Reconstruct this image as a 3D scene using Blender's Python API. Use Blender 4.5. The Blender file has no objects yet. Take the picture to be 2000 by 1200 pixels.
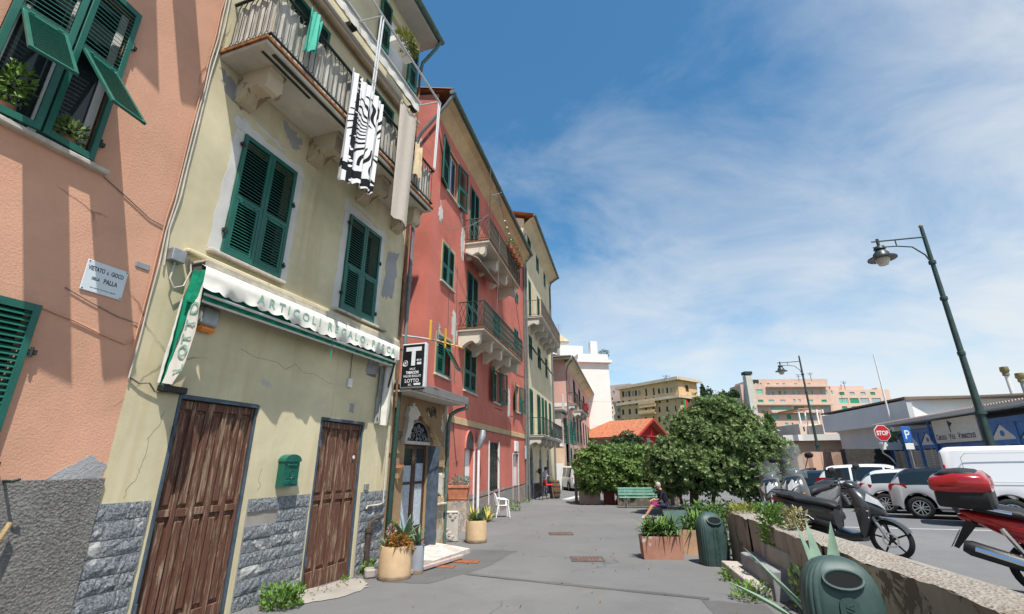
import bpy, math, random
from mathutils import Vector, Matrix
R = math.radians
rnd = random.Random(7)
scene = bpy.context.scene
COL = scene.collection

# ------------------------------------------------------------------ camera
cam_d = bpy.data.cameras.new('camera'); cam = bpy.data.objects.new('camera', cam_d); COL.objects.link(cam)
cam_d.sensor_width = 36.0; cam_d.lens = 16.29; cam_d.clip_start = 0.05; cam_d.clip_end = 4000
cam.matrix_world = Matrix.Translation((0, 0, 2.0)) @ Matrix.Rotation(R(90 + 18.6), 4, 'X') @ Matrix.Rotation(R(-0.25), 4, 'Z')
scene.camera = cam

# ------------------------------------------------------------------ light
SUN = Vector((0.153, -0.473, 1.0)).normalized()          # towards the sun: behind the camera, a little to the right, high
el = math.asin(SUN.z); az = math.atan2(SUN.x, SUN.y)
sd = bpy.data.lights.new('sun', 'SUN'); sd.energy = 4.8; sd.angle = R(0.53); sd.color = (1.0, 0.955, 0.88)
so = bpy.data.objects.new('sun', sd); COL.objects.link(so)
so.rotation_euler = SUN.to_track_quat('Z', 'Y').to_euler(); so.location = (5, -10, 40)

W = bpy.data.worlds.new('World'); scene.world = W; W.use_nodes = True
nt = W.node_tree; nt.nodes.clear()
def wn(t, **k):
    n = nt.nodes.new(t)
    for a, b in k.items(): setattr(n, a, b)
    return n
def wl(a, b): nt.links.new(a, b)
wo = wn('ShaderNodeOutputWorld'); bg = wn('ShaderNodeBackground'); bg.inputs[1].default_value = 0.095
sky = wn('ShaderNodeTexSky', sky_type='NISHITA', sun_disc=False, sun_elevation=el, sun_rotation=az, altitude=10.0)
sky.air_density = 1.0; sky.dust_density = 0.35; sky.ozone_density = 2.0
tc = wn('ShaderNodeTexCoord'); sep = wn('ShaderNodeSeparateXYZ'); wl(tc.outputs['Generated'], sep.inputs[0])
def wm(op, a, b=None, clamp=False):
    n = wn('ShaderNodeMath', operation=op, use_clamp=clamp)
    for i, q in enumerate((a, b)):
        if q is None: continue
        if isinstance(q, (int, float)): n.inputs[i].default_value = q
        else: wl(q, n.inputs[i])
    return n.outputs[0]
# cirrus sheet: the view direction meets a high flat layer
zc = wm('ADD', wm('MAXIMUM', sep.outputs[2], 0.0), 0.30)
px = wm('DIVIDE', sep.outputs[0], zc); py = wm('DIVIDE', sep.outputs[1], zc)
comb = wn('ShaderNodeCombineXYZ'); wl(px, comb.inputs[0]); wl(py, comb.inputs[1])
mp = wn('ShaderNodeMapping'); mp.inputs['Rotation'].default_value = (0, 0, R(-28)); mp.inputs['Scale'].default_value = (0.72, 0.95, 1)
mp.inputs['Location'].default_value = (3.1, 0.4, 0); wl(comb.outputs[0], mp.inputs[0])
n1 = wn('ShaderNodeTexNoise'); n1.inputs['Scale'].default_value = 0.55; n1.inputs['Detail'].default_value = 3; n1.inputs['Roughness'].default_value = 0.5; n1.inputs['Distortion'].default_value = 0.3
n2 = wn('ShaderNodeTexNoise'); n2.inputs['Scale'].default_value = 2.9; n2.inputs['Detail'].default_value = 9; n2.inputs['Roughness'].default_value = 0.60; n2.inputs['Distortion'].default_value = 0.45
wl(mp.outputs[0], n1.inputs['Vector']); wl(mp.outputs[0], n2.inputs['Vector'])
a1 = wm('MULTIPLY', wm('SUBTRACT', n1.outputs[0], 0.5), 1.3)
a2 = wm('MULTIPLY', wm('SUBTRACT', n2.outputs[0], 0.5), 1.5)
# the cloud sheet thickens to the east (over the sea) and thins over the land
grad = wm('ADD', wm('MULTIPLY', sep.outputs[0], 0.70), wm('MULTIPLY', sep.outputs[2], -0.85))
cov = wm('ADD', wm('ADD', wm('ADD', a1, a2), grad), 0.63, clamp=True)
mask = wm('MULTIPLY', wm('POWER', cov, 1.15), 0.86)
mix = wn('ShaderNodeMixRGB'); wl(mask, mix.inputs[0]); 
hs = wn('ShaderNodeHueSaturation'); hs.inputs['Saturation'].default_value = 1.24; hs.inputs['Value'].default_value = 1.28; hs.inputs['Hue'].default_value = 0.488; wl(sky.outputs[0], hs.inputs['Color'])
wl(hs.outputs[0], mix.inputs[1]); mix.inputs[2].default_value = (6.25, 6.5, 6.65, 1)
wl(mix.outputs[0], bg.inputs[0]); wl(bg.outputs[0], wo.inputs[0])

vs = scene.view_settings; vs.view_transform = 'Standard'; vs.look = 'None'; vs.gamma = 1.0; vs.use_curve_mapping = False
vs.exposure = 0.5
scene.display_settings.display_device = 'sRGB'
cy = scene.cycles
cy.max_bounces = 5; cy.diffuse_bounces = 3; cy.glossy_bounces = 3; cy.transmission_bounces = 5; cy.transparent_max_bounces = 8
cy.caustics_reflective = False; cy.caustics_refractive = False; cy.use_denoising = True
cy.use_adaptive_sampling = True; cy.adaptive_threshold = 0.02

# ------------------------------------------------------------------ helpers
def V(*a): return Vector(a)
class MB:
    def __init__(s): s.v = []; s.f = []
    def add(s, vs_, fs):
        o = len(s.v); s.v += [tuple(p) for p in vs_]; s.f += [tuple(i + o for i in f) for f in fs]; return s
    def box(s, x0, x1, y0, y1, z0, z1, b=0.0):
        if b <= 0:
            return s.add([(x0,y0,z0),(x1,y0,z0),(x1,y1,z0),(x0,y1,z0),(x0,y0,z1),(x1,y0,z1),(x1,y1,z1),(x0,y1,z1)],
                  [(0,3,2,1),(4,5,6,7),(0,1,5,4),(1,2,6,5),(2,3,7,6),(3,0,4,7)])
        b = min(b, (x1-x0)*.45, (y1-y0)*.45, (z1-z0)*.45)
        X=(x0,x1); Y=(y0,y1); Z=(z0,z1); vs_=[]; idx={}
        for i in (0,1):
            for j in (0,1):
                for k in (0,1):
                    sx,sy,sz=(b if i==0 else -b),(b if j==0 else -b),(b if k==0 else -b)
                    for ax in range(3):
                        p=[X[i]+sx,Y[j]+sy,Z[k]+sz]; p[ax]=(X[i],Y[j],Z[k])[ax]
                        idx[(i,j,k,ax)]=len(vs_); vs_.append(tuple(p))
        g=lambda i,j,k,a: idx[(i,j,k,a)]
        fs=[(g(0,0,0,0),g(0,0,1,0),g(0,1,1,0),g(0,1,0,0)),(g(1,0,0,0),g(1,1,0,0),g(1,1,1,0),g(1,0,1,0)),
            (g(0,0,0,1),g(1,0,0,1),g(1,0,1,1),g(0,0,1,1)),(g(0,1,0,1),g(0,1,1,1),g(1,1,1,1),g(1,1,0,1)),
            (g(0,0,0,2),g(0,1,0,2),g(1,1,0,2),g(1,0,0,2)),(g(0,0,1,2),g(1,0,1,2),g(1,1,1,2),g(0,1,1,2))]
        for i in (0,1):
            for j in (0,1):
                fs.append((g(i,j,0,0),g(i,j,1,0),g(i,j,1,1),g(i,j,0,1))); fs.append((g(i,0,j,0),g(i,1,j,0),g(i,1,j,2),g(i,0,j,2)))
                fs.append((g(0,i,j,1),g(1,i,j,1),g(1,i,j,2),g(0,i,j,2)))
                for k in (0,1): fs.append((g(i,j,k,0),g(i,j,k,1),g(i,j,k,2)))
        return s.add(vs_, fs)
    def tube(s, pts, r, n=8, caps=True):
        pts=[Vector(p) for p in pts]; rs=r if isinstance(r,(list,tuple)) else [r]*len(pts); rings=[]
        up=None
        for i,p in enumerate(pts):
            d=(pts[min(i+1,len(pts)-1)]-pts[max(i-1,0)])
            if d.length<1e-9: d=Vector((0,0,1))
            d.normalize()
            if up is None: up=Vector((0,0,1)) if abs(d.z)<.9 else Vector((1,0,0))
            a=d.cross(up)
            if a.length<1e-6: a=d.cross(Vector((1,0,0)) if abs(d.x)<.9 else Vector((0,1,0)))
            a.normalize(); b=a.cross(d).normalized(); up=b
            rings.append([p+a*(rs[i]*math.cos(t))+b*(rs[i]*math.sin(t)) for t in [2*math.pi*k/n for k in range(n)]])
        return s.loft(rings, caps)
    def loft(s, rings, caps=True, closed=True):
        n=len(rings[0]); vs_=[p for r in rings for p in r]; fs=[]
        for i in range(len(rings)-1):
            for k in range(n if closed else n-1):
                a=i*n+k; b=i*n+(k+1)%n; fs.append((a,b,b+n,a+n))
        if caps and closed: fs.append(tuple(range(n-1,-1,-1))); fs.append(tuple((len(rings)-1)*n+k for k in range(n)))
        return s.add(vs_, fs)
    def lathe(s, prof, n=20, c=(0,0,0), axis='z', caps=True):
        rings=[]
        for r,z in prof:
            ring=[]
            for k in range(n):
                t=2*math.pi*k/n; a,b=r*math.cos(t),r*math.sin(t)
                ring.append((c[0]+a,c[1]+b,c[2]+z) if axis=='z' else ((c[0]+a,c[1]+z,c[2]+b) if axis=='y' else (c[0]+z,c[1]+a,c[2]+b)))
            rings.append(ring)
        return s.loft(rings, caps)
    def prism(s, poly, y0, y1, ax='y'):
        n=len(poly)
        def P(p,y): return (p[0],y,p[1]) if ax=='y' else ((y,p[0],p[1]) if ax=='x' else (p[0],p[1],y))
        return s.add([P(p,y0) for p in poly]+[P(p,y1) for p in poly],
            [tuple(range(n)),tuple(range(2*n-1,n-1,-1))]+[(i,i+n,(i+1)%n+n,(i+1)%n) for i in range(n)])
    def quad(s,a,b,c,d): return s.add([a,b,c,d],[(0,1,2,3)])
    def mesh(s, name, smooth=False):
        me=bpy.data.meshes.new(name); me.from_pydata(s.v,[],s.f); me.validate()
        if smooth:
            for p in me.polygons: p.use_smooth=True
            try: me.set_sharp_from_angle(angle=R(smooth if smooth is not True else 40))
            except Exception: pass
        return me
    def build(s, name, mat, parent=None, smooth=False, loc=None, rot=None):
        return inst(s.mesh(name, smooth), name, mat, parent, loc, rot)
def inst(me, name, mat=None, parent=None, loc=None, rot=None, scale=None):
    if mat is not None and len(me.materials)==0: me.materials.append(mat)
    o=bpy.data.objects.new(name, me); COL.objects.link(o)
    if parent is not None: o.parent=parent
    if loc is not None: o.location=loc
    if rot is not None: o.rotation_euler=rot
    if scale is not None: o.scale=scale
    return o
def fixn(o):
    import bmesh
    bm=bmesh.new(); bm.from_mesh(o.data); bmesh.ops.recalc_face_normals(bm, faces=bm.faces); bm.to_mesh(o.data); bm.free(); return o
def root(name, label, cat, loc=(0,0,0), rz=0.0, group=None, kind=None, rot=None):
    o=bpy.data.objects.new(name, None); COL.objects.link(o); o.empty_display_size=.1
    o.location=loc; o.rotation_euler=rot if rot else (0,0,rz); tag(o,label,cat,group,kind); return o
def tag(o, label=None, cat=None, group=None, kind=None):
    for k,q in (('label',label),('category',cat),('group',group),('kind',kind)):
        if q: o[k]=q
    return o
def copy_tree(o, parent=None):
    c=o.copy(); COL.objects.link(c); c.parent=parent
    for ch in list(o.children): copy_tree(ch,c)
    return c
def text(s, name, mat, parent, size, loc, rot, depth=.002, sx=1.0, bold=0.0, align='LEFT', spacing=1.0):
    cu=bpy.data.curves.new(name,'FONT'); cu.body=s; cu.size=size; cu.extrude=depth; cu.offset=bold; cu.align_x=align; cu.resolution_u=3; cu.space_character=spacing
    t=bpy.data.objects.new(name,cu); COL.objects.link(t); dg=bpy.context.evaluated_depsgraph_get()
    me=bpy.data.meshes.new_from_object(t.evaluated_get(dg)); bpy.data.objects.remove(t); bpy.data.curves.remove(cu)
    me.materials.clear()
    return inst(me,name,mat,parent,loc,rot,(sx,1,1))
def wall_mesh(s0,s1,z0,z1,openings,y=0.0,depth=.2,rev=True):
    """front face at y with rectangular openings (a0,a1,b0,b1) and their reveals"""
    m=MB(); S=sorted({s0,s1,*[min(max(o[i],s0),s1) for o in openings for i in (0,1)]}); Z=sorted({z0,z1,*[min(max(o[i],z0),z1) for o in openings for i in (2,3)]})
    for i in range(len(S)-1):
        for j in range(len(Z)-1):
            cx,cz=(S[i]+S[i+1])/2,(Z[j]+Z[j+1])/2
            if any(o[0]<cx<o[1] and o[2]<cz<o[3] for o in openings): continue
            m.quad((S[i],y,Z[j]),(S[i+1],y,Z[j]),(S[i+1],y,Z[j+1]),(S[i],y,Z[j+1]))
    if rev:
        for a0,a1,b0,b1 in openings:
            d=y+depth
            m.quad((a0,y,b0),(a0,y,b1),(a0,d,b1),(a0,d,b0)); m.quad((a1,y,b1),(a1,y,b0),(a1,d,b0),(a1,d,b1))
            m.quad((a0,y,b1),(a1,y,b1),(a1,d,b1),(a0,d,b1)); m.quad((a0,y,b0),(a0,d,b0),(a1,d,b0),(a1,y,b0))
    return m

# ------------------------------------------------------------------ materials
def lin(r,g,b): return tuple(((c/255)/12.92 if c/255<=.04045 else ((c/255+.055)/1.055)**2.4) for c in (r,g,b))
class NT:
    def __init__(s,name,rough=.8,spec=.3,metal=0.0):
        s.m=bpy.data.materials.new(name); s.m.use_nodes=True; s.t=s.m.node_tree; s.t.nodes.clear()
        s.o=s.n('ShaderNodeOutputMaterial'); s.b=s.n('ShaderNodeBsdfPrincipled'); s.l(s.b.outputs[0],s.o.inputs[0])
        s.b.inputs['Roughness'].default_value=rough; s.b.inputs['Metallic'].default_value=metal; s.b.inputs['Specular IOR Level'].default_value=spec
        s.tc=s.n('ShaderNodeTexCoord')
    def n(s,t,**k):
        x=s.t.nodes.new(t)
        for a,b in k.items(): setattr(x,a,b)
        return x
    def l(s,a,b): s.t.links.new(a,b)
    def coord(s,scale=(1,1,1),loc=(0,0,0),kind='Object',rot=(0,0,0)):
        m=s.n('ShaderNodeMapping'); m.inputs['Scale'].default_value=scale; m.inputs['Location'].default_value=loc; m.inputs['Rotation'].default_value=rot; s.l(s.tc.outputs[kind],m.inputs[0]); return m.outputs[0]
    def noise(s,scale,detail=4,rough=.55,vec=None,dist=0.0):
        x=s.n('ShaderNodeTexNoise'); x.inputs['Scale'].default_value=scale; x.inputs['Detail'].default_value=detail; x.inputs['Roughness'].default_value=rough; x.inputs['Distortion'].default_value=dist
        s.l(vec if vec is not None else s.tc.outputs['Object'],x.inputs['Vector']); return x.outputs[0]
    def ramp(s,fac,a,b,c0=(0,0,0),c1=(1,1,1)):
        x=s.n('ShaderNodeValToRGB'); e=x.color_ramp.elements; e[0].position=a; e[1].position=b; e[0].color=(*c0,1); e[1].color=(*c1,1); s.l(fac,x.inputs[0]); return x.outputs[0]
    def mix(s,f,a,b,mode='MIX'):
        x=s.n('ShaderNodeMixRGB',blend_type=mode)
        for i,q in ((0,f),(1,a),(2,b)):
            if isinstance(q,(int,float)): x.inputs[i].default_value=q if i==0 else (q,q,q,1)
            elif isinstance(q,tuple): x.inputs[i].default_value=(*q,1)
            else: s.l(q,x.inputs[i])
        return x.outputs[0]
    def math(s,op,a,b=0.0,clamp=False):
        x=s.n('ShaderNodeMath',operation=op,use_clamp=clamp)
        for i,q in enumerate((a,b)):
            if isinstance(q,(int,float)): x.inputs[i].default_value=q
            else: s.l(q,x.inputs[i])
        return x.outputs[0]
    def col(s,c):
        if isinstance(c,tuple): s.b.inputs['Base Color'].default_value=(*c,1)
        else: s.l(c,s.b.inputs['Base Color'])
        return s
    def bump(s,h,strength=.4,dist=.01):
        x=s.n('ShaderNodeBump'); x.inputs['Strength'].default_value=strength; x.inputs['Distance'].default_value=dist; s.l(h,x.inputs['Height']); s.l(x.outputs[0],s.b.inputs['Normal']); return s
    def rough(s,h): s.l(h,s.b.inputs['Roughness']); return s
MATS={}
def simple(name,c,rough=.6,spec=.3,metal=0.0,var=.15,scale=6.0,bump=0.0,bscale=60.0):
    if name in MATS: return MATS[name]
    t=NT(name,rough,spec,metal)
    if var>0:
        n=t.noise(scale,5,.6); dark=tuple(q*(1-var) for q in c); lite=tuple(min(1,q*(1+var*.6)) for q in c)
        t.col(t.mix(t.ramp(n,.3,.7),dark,lite))
    else: t.col(c)
    if bump>0: t.bump(t.noise(bscale,4,.6),bump,.01)
    MATS[name]=t.m; return t.m
def plaster(name,c,stain=(.45,.4,.3),patch=None,patch_amt=.62,fine=55.0,bump=.35,streak=.35,crack=False,patch_scale=.9,fade=.16):
    t=NT(name,.92,.12)
    big=t.noise(.55,5,.62); c2=tuple(q*(1-fade) for q in c); c3=tuple(min(.95,q*(1+fade*.7)) for q in c)
    k=t.mix(t.ramp(big,.34,.66),c2,c3)
    st=t.noise(1.0,6,.62,t.coord((2.6,2.6,.28)),.3)
    k=t.mix(t.math('MULTIPLY',t.ramp(st,.52,.78),streak),k,tuple(a*b*1.4 for a,b in zip(c,stain)))
    mid=t.noise(4.5,6,.7); k=t.mix(t.math('MULTIPLY',t.ramp(mid,.45,.75),.18),k,tuple(q*.72 for q in c))
    h=t.noise(fine,5,.7)
    if patch:
        pn=t.noise(patch_scale,7,.66,t.coord((1,1,.75),(4.3,1.7,9.1)),.5); pm=t.ramp(pn,patch_amt,patch_amt+.025)
        k=t.mix(pm,k,t.mix(t.noise(9,4,.6),tuple(q*.75 for q in patch),patch))
        h=t.math('SUBTRACT',h,t.math('MULTIPLY',pm,.8))
    if crack:
        vo=t.n('ShaderNodeTexVoronoi',feature='DISTANCE_TO_EDGE'); vo.inputs['Scale'].default_value=.42
        wob=t.n('ShaderNodeMixRGB',blend_type='ADD'); wob.inputs[0].default_value=.35; t.l(t.tc.outputs['Object'],wob.inputs[1])
        nz=t.n('ShaderNodeTexNoise'); nz.inputs['Scale'].default_value=1.7; nz.inputs['Detail'].default_value=6; t.l(t.tc.outputs['Object'],nz.inputs['Vector']); t.l(nz.outputs['Color'],wob.inputs[2])
        t.l(wob.outputs[0],vo.inputs['Vector'])
        cm=t.math('MULTIPLY',t.ramp(vo.outputs['Distance'],.002,.006,(1,1,1),(0,0,0)),t.ramp(t.noise(.8,3,.5),.55,.6))
        k=t.mix(t.math('MULTIPLY',cm,.7),k,tuple(q*.3 for q in c))
    t.col(k); t.bump(h,bump,.012); MATS[name]=t.m; return t.m

def gz(y): return .035*(9.7-max(y,0)) if y<9.7 else 0.0
def rz_(y): return max(0.0,.835-.03*y)
TH=R(18.4)
def frame_rot(deg): return R(90-deg)
# street front of the two near houses: local x runs away along the street, -y is the street side
YO=(-3.015,9.747,0.0); YR=frame_rot(18.4)
RO=(.708,27.345,0.0);  RR=frame_rot(13.8)
CO=(.802,27.70,0.0);   CR=frame_rot(13.2)
def loc2w(o,rz,p):
    c,s=math.cos(rz),math.sin(rz); return Vector((o[0]+p[0]*c-p[1]*s,o[1]+p[0]*s+p[1]*c,o[2]+p[2]))
def at(u,v,y):
    """a point of the place at ground distance y from where the photographer stood"""
    dx,dy=(u-1000),(v-600); c,s=math.cos(R(.25)),math.sin(R(.25)); dx,dy=dx*c-dy*s,dx*s+dy*c
    P=R(18.6); d=(dx,905*math.cos(P)+dy*math.sin(P),905*math.sin(P)-dy*math.cos(P)); k=y/d[1]
    return Vector((d[0]*k,y,2+d[2]*k))
# ------------------------------------------------------------------ shared materials
M_green=simple('green_shutter_paint',(.010,.112,.082),.42,.4,var=.25,scale=3)
M_green2=simple('faded_green_paint',(.02,.11,.085),.55,.35,var=.3,scale=3)
M_iron=simple('old_iron',(.035,.045,.04),.6,.4,.3,var=.4,scale=25)
M_galv=simple('grey_metal',(.32,.34,.35),.45,.5,.5,var=.2,scale=8)
M_pipe=simple('grey_painted_pipe',(.16,.17,.17),.5,.4,var=.25,scale=6)
M_pipeg=simple('green_copper_pipe',(.10,.16,.14),.55,.4,.2,var=.35,scale=9)
M_white=simple('white_paint',(.74,.74,.72),.5,.35,var=.08,scale=4)
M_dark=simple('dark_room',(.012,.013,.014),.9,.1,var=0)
M_black=simple('black_plastic',(.014,.014,.015),.45,.4,var=.2,scale=20)
M_sill=simple('pale_stone_sill',(.50,.46,.40),.85,.2,var=.25,scale=9,bump=.3)
M_slab=plaster('balcony_plaster',(.58,.54,.45),patch=(.42,.36,.28),patch_amt=.66,streak=.5,fade=.22)
M_corbel=plaster('corbel_plaster',(.46,.38,.27),patch=(.30,.21,.13),patch_amt=.53,patch_scale=2.4,streak=.6,fade=.3)
M_rust=simple('rusty_iron_edge',(.30,.12,.04),.85,.2,var=.6,scale=12,bump=.4)
M_cable=simple('white_cable',(.52,.48,.42),.6,.3,var=.2)
M_cableg=simple('grey_cable',(.17,.16,.15),.6,.3,var=.2)
M_pink=plaster('salmon_plaster',(.62,.345,.235),stain=(.8,.72,.65),fine=38,bump=.5,streak=.45,fade=.16,crack=True)
M_yel=plaster('yellow_plaster',(.61,.545,.365),stain=(.55,.5,.42),patch=(.46,.46,.46),patch_amt=.72,fine=60,bump=.2,streak=.85,fade=.22,crack=True)
M_patch=plaster('white_filler',(.62,.61,.58),streak=.2,bump=.3,fade=.2)
M_patchg=plaster('grey_render',(.34,.34,.345),streak=.2,bump=.9,fine=24,fade=.3)
def rough_render():
    t=NT('rough_cast_render',.95,.1); n=t.noise(30,8,.8); v=t.n('ShaderNodeTexVoronoi'); v.inputs['Scale'].default_value=38; t.l(t.tc.outputs['Object'],v.inputs['Vector'])
    t.col(t.mix(t.math('MULTIPLY',t.ramp(t.noise(1.6,5,.6),.42,.65),.45),t.mix(t.ramp(n,.34,.68),(.10,.097,.092),(.44,.425,.40)),(.40,.39,.37))); t.bump(t.math('ADD',n,t.math('MULTIPLY',v.outputs['Distance'],.7)),1.0,.05); return t.m
M_rough=rough_render()
def split_stone():
    t=NT('split_face_stone',.9,.2); oi=t.n('ShaderNodeObjectInfo'); sh=t.n('ShaderNodeVectorMath',operation='ADD'); gp_=t.n('ShaderNodeNewGeometry'); t.l(gp_.outputs['Position'],sh.inputs[0])
    cb=t.n('ShaderNodeCombineXYZ'); t.l(t.math('MULTIPLY',oi.outputs['Random'],40.0),cb.inputs[0]); t.l(cb.outputs[0],sh.inputs[1])
    n=t.noise(42,7,.75,sh.outputs[0]); big=t.noise(2.2,4,.6,sh.outputs[0],.6)
    k=t.mix(t.ramp(n,.40,.62),(.045,.052,.062),(.42,.44,.46)); k=t.mix(t.math('MULTIPLY',oi.outputs['Random'],.35),k,(.20,.215,.235))
    k=t.mix(t.math('MULTIPLY',t.ramp(big,.60,.64),.75),k,(.55,.54,.51)); t.col(k); t.bump(t.math('ADD',n,t.noise(9,5,.7,sh.outputs[0])),.9,.018); return t.m
M_stone=split_stone()
def peeling_wood(name,paint,bare,amt=.5):
    t=NT(name,.75,.25); oi=t.n('ShaderNodeObjectInfo'); sh=t.n('ShaderNodeVectorMath',operation='ADD'); t.l(t.coord((14,14,1.1)),sh.inputs[0])
    cb=t.n('ShaderNodeCombineXYZ'); t.l(t.math('MULTIPLY',oi.outputs['Random'],90.0),cb.inputs[0]); t.l(t.math('MULTIPLY',oi.outputs['Random'],31.0),cb.inputs[2]); t.l(cb.outputs[0],sh.inputs[1])
    g=t.noise(1.6,8,.7,sh.outputs[0],.4); fine=t.noise(7,6,.7,sh.outputs[0])
    k=t.mix(t.ramp(fine,.3,.7),tuple(q*.6 for q in paint),tuple(q*1.35 for q in paint))
    m=t.ramp(g,amt,amt+.07); k=t.mix(m,k,t.mix(fine,tuple(q*.6 for q in bare),bare))
    k=t.mix(t.math('MULTIPLY',t.ramp(g,.66,.72),.8),k,(.60,.55,.48))
    t.col(k); t.bump(t.math('SUBTRACT',t.math('MULTIPLY',fine,.5),t.math('MULTIPLY',m,.6)),.7,.006); return t.m
M_door=peeling_wood('peeling_brown_door',(.125,.058,.040),(.34,.235,.16),.515)
M_bluetrim=simple('blue_door_frame',(.065,.095,.125),.6,.3,var=.35,scale=7)
M_glass=NT('window_glass',.06,.5).col((.03,.04,.045)).m
ROT_F=(R(90),0,0)
ROT_S=Matrix(((0,0,-1),(-1,0,0),(0,1,0))).to_euler()

# ------------------------------------------------------------------ shutters
SL={}
def slat_mesh(w):
    k=round(w,3)
    if k not in SL:
        m=MB(); a=R(34); hw=.033; c,s=math.cos(a)*hw,math.sin(a)*hw
        m.prism([(-c*.8,-s+.004),(c*.8,s+.004),(c*.8,s-.005),(-c*.8,-s-.005)],0,w,'x')
        SL[k]=m.mesh('slat')
    return SL[k]
def slats(parent,x0,w,z0,z1,y,mat,sp=.060,joined=None):
    n=max(2,int((z1-z0)/sp)); 
    for i in range(n):
        z=z0+(i+.5)*(z1-z0)/n
        if joined is None: inst(slat_mesh(w),'slat',mat,parent,(x0,y,z),(R(180),0,0) if False else None)
        else:
            a=R(34); c,s=math.cos(a)*sp*.68,math.sin(a)*sp*.68
            joined.prism([(y+c*.8,s+z),(y-c*.8,-s+z),(y-c*.8,-s+z-.008),(y+c*.8,s+z-.008)],x0,x0+w,'x')
def leaf(parent,name,w,h,loc,rot=None,mat=None,split=.46,flap=0.0,t=.045,single=True,sp=.054,stile=.062,label=None,mirror=False):
    """one louvred shutter leaf: frame, slats, and a lower flap that can be pushed out"""
    mat=mat or M_green; m=MB(); r=.075; zs=h*split
    m.box(0,stile,-t,0,0,h,.004); m.box(w-stile,w,-t,0,0,h,.004); m.box(stile,w-stile,-t+.003,-.003,0,r,0); m.box(stile,w-stile,-t+.003,-.003,h-r,h,0)
    m.box(stile,w-stile,-t+.003,-.003,zs-.03,zs+.035,0)
    if not single: slats(None,stile,w-2*stile,zs+.04,h-r-.005,-t/2,mat,sp,m)
    fm=MB(); fw=w-2*stile-.01; fh=zs-.03-r-.01; q=.038
    fm.box(0,q,-.034,0,0,fh,.003); fm.box(fw-q,fw,-.034,0,0,fh,.003); fm.box(q,fw-q,-.031,-.003,0,q*1.2); fm.box(q,fw-q,-.031,-.003,fh-q*1.2,fh)
    for hx in (.05,fw-.09): fm.box(hx,hx+.04,-.042,-.034,fh-.03,fh+.02)
    if not single: slats(None,q,fw-2*q,q*1.3,fh-q*1.3,-.017,mat,sp*.9,fm)
    if flap==0 and not single:
        fm.v=[(x+stile+.005,y-.006,z+r+.005) for x,y,z in fm.v]; m.add(fm.v,fm.f)
    o=m.build(name,mat,parent,loc=loc,rot=rot)
    if label: o['label']=label
    if single: slats(o,stile,w-2*stile,zs+.04,h-r-.005,-t/2,mat,sp)
    if flap==0 and single:
        f=fm.build('shutter_flap',mat,o,loc=(stile+.005,-.006,r+.005))
        # slats of a closed flap belong to the leaf
        slats(o,stile+.005+q,fw-2*q,r+.005+q*1.3,r+.005+fh-q*1.3,-.020,mat,sp*.9)
    if flap!=0:
        fm.v=[(x,y,z-fh) for x,y,z in fm.v]
        base=Matrix.Translation(loc) @ (Matrix.Rotation(rot[2],4,'Z') if rot else Matrix.Identity(4))
        fo=fm.build('shutter_flap',mat,parent); fo.matrix_local=base @ Matrix.Translation((stile+.005,-t+.01,r+.005+fh)) @ Matrix.Rotation(-flap,4,'X')
        if single: slats(fo,q,fw-2*q,-fh+q*1.3,-q*1.3,-.017,mat,sp*.9)
    # hinges on the outer edge
    return o
def hinge_pins(parent,x,zs,y=-.03):
    for z in zs:
        m=MB(); m.box(x-.03,x+.05,y-.025,y+.02,z-.02,z+.03,.004); m.tube([(x,y-.03,z-.05),(x,y-.03,z+.05)],.012,6); m.build('shutter_hinge',M_iron,parent)
def ragged(poly_edges,jit,seed,steps=9):
    r=random.Random(seed); out=[]
    n=len(poly_edges)
    for i in range(n):
        a,b=poly_edges[i],poly_edges[(i+1)%n]
        for k in range(steps):
            t=k/steps; out.append((a[0]+(b[0]-a[0])*t+r.uniform(-jit,jit),a[1]+(b[1]-a[1])*t+r.uniform(-jit,jit)))
    return out
def patch(parent,pts,mat,seed,jit=.03,y=-.004,steps=8,name='plaster_patch'):
    m=MB(); p=ragged(pts,jit,seed,steps); m.prism(p,y,0.003); return fixn(m.build(name,mat,parent))

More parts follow.
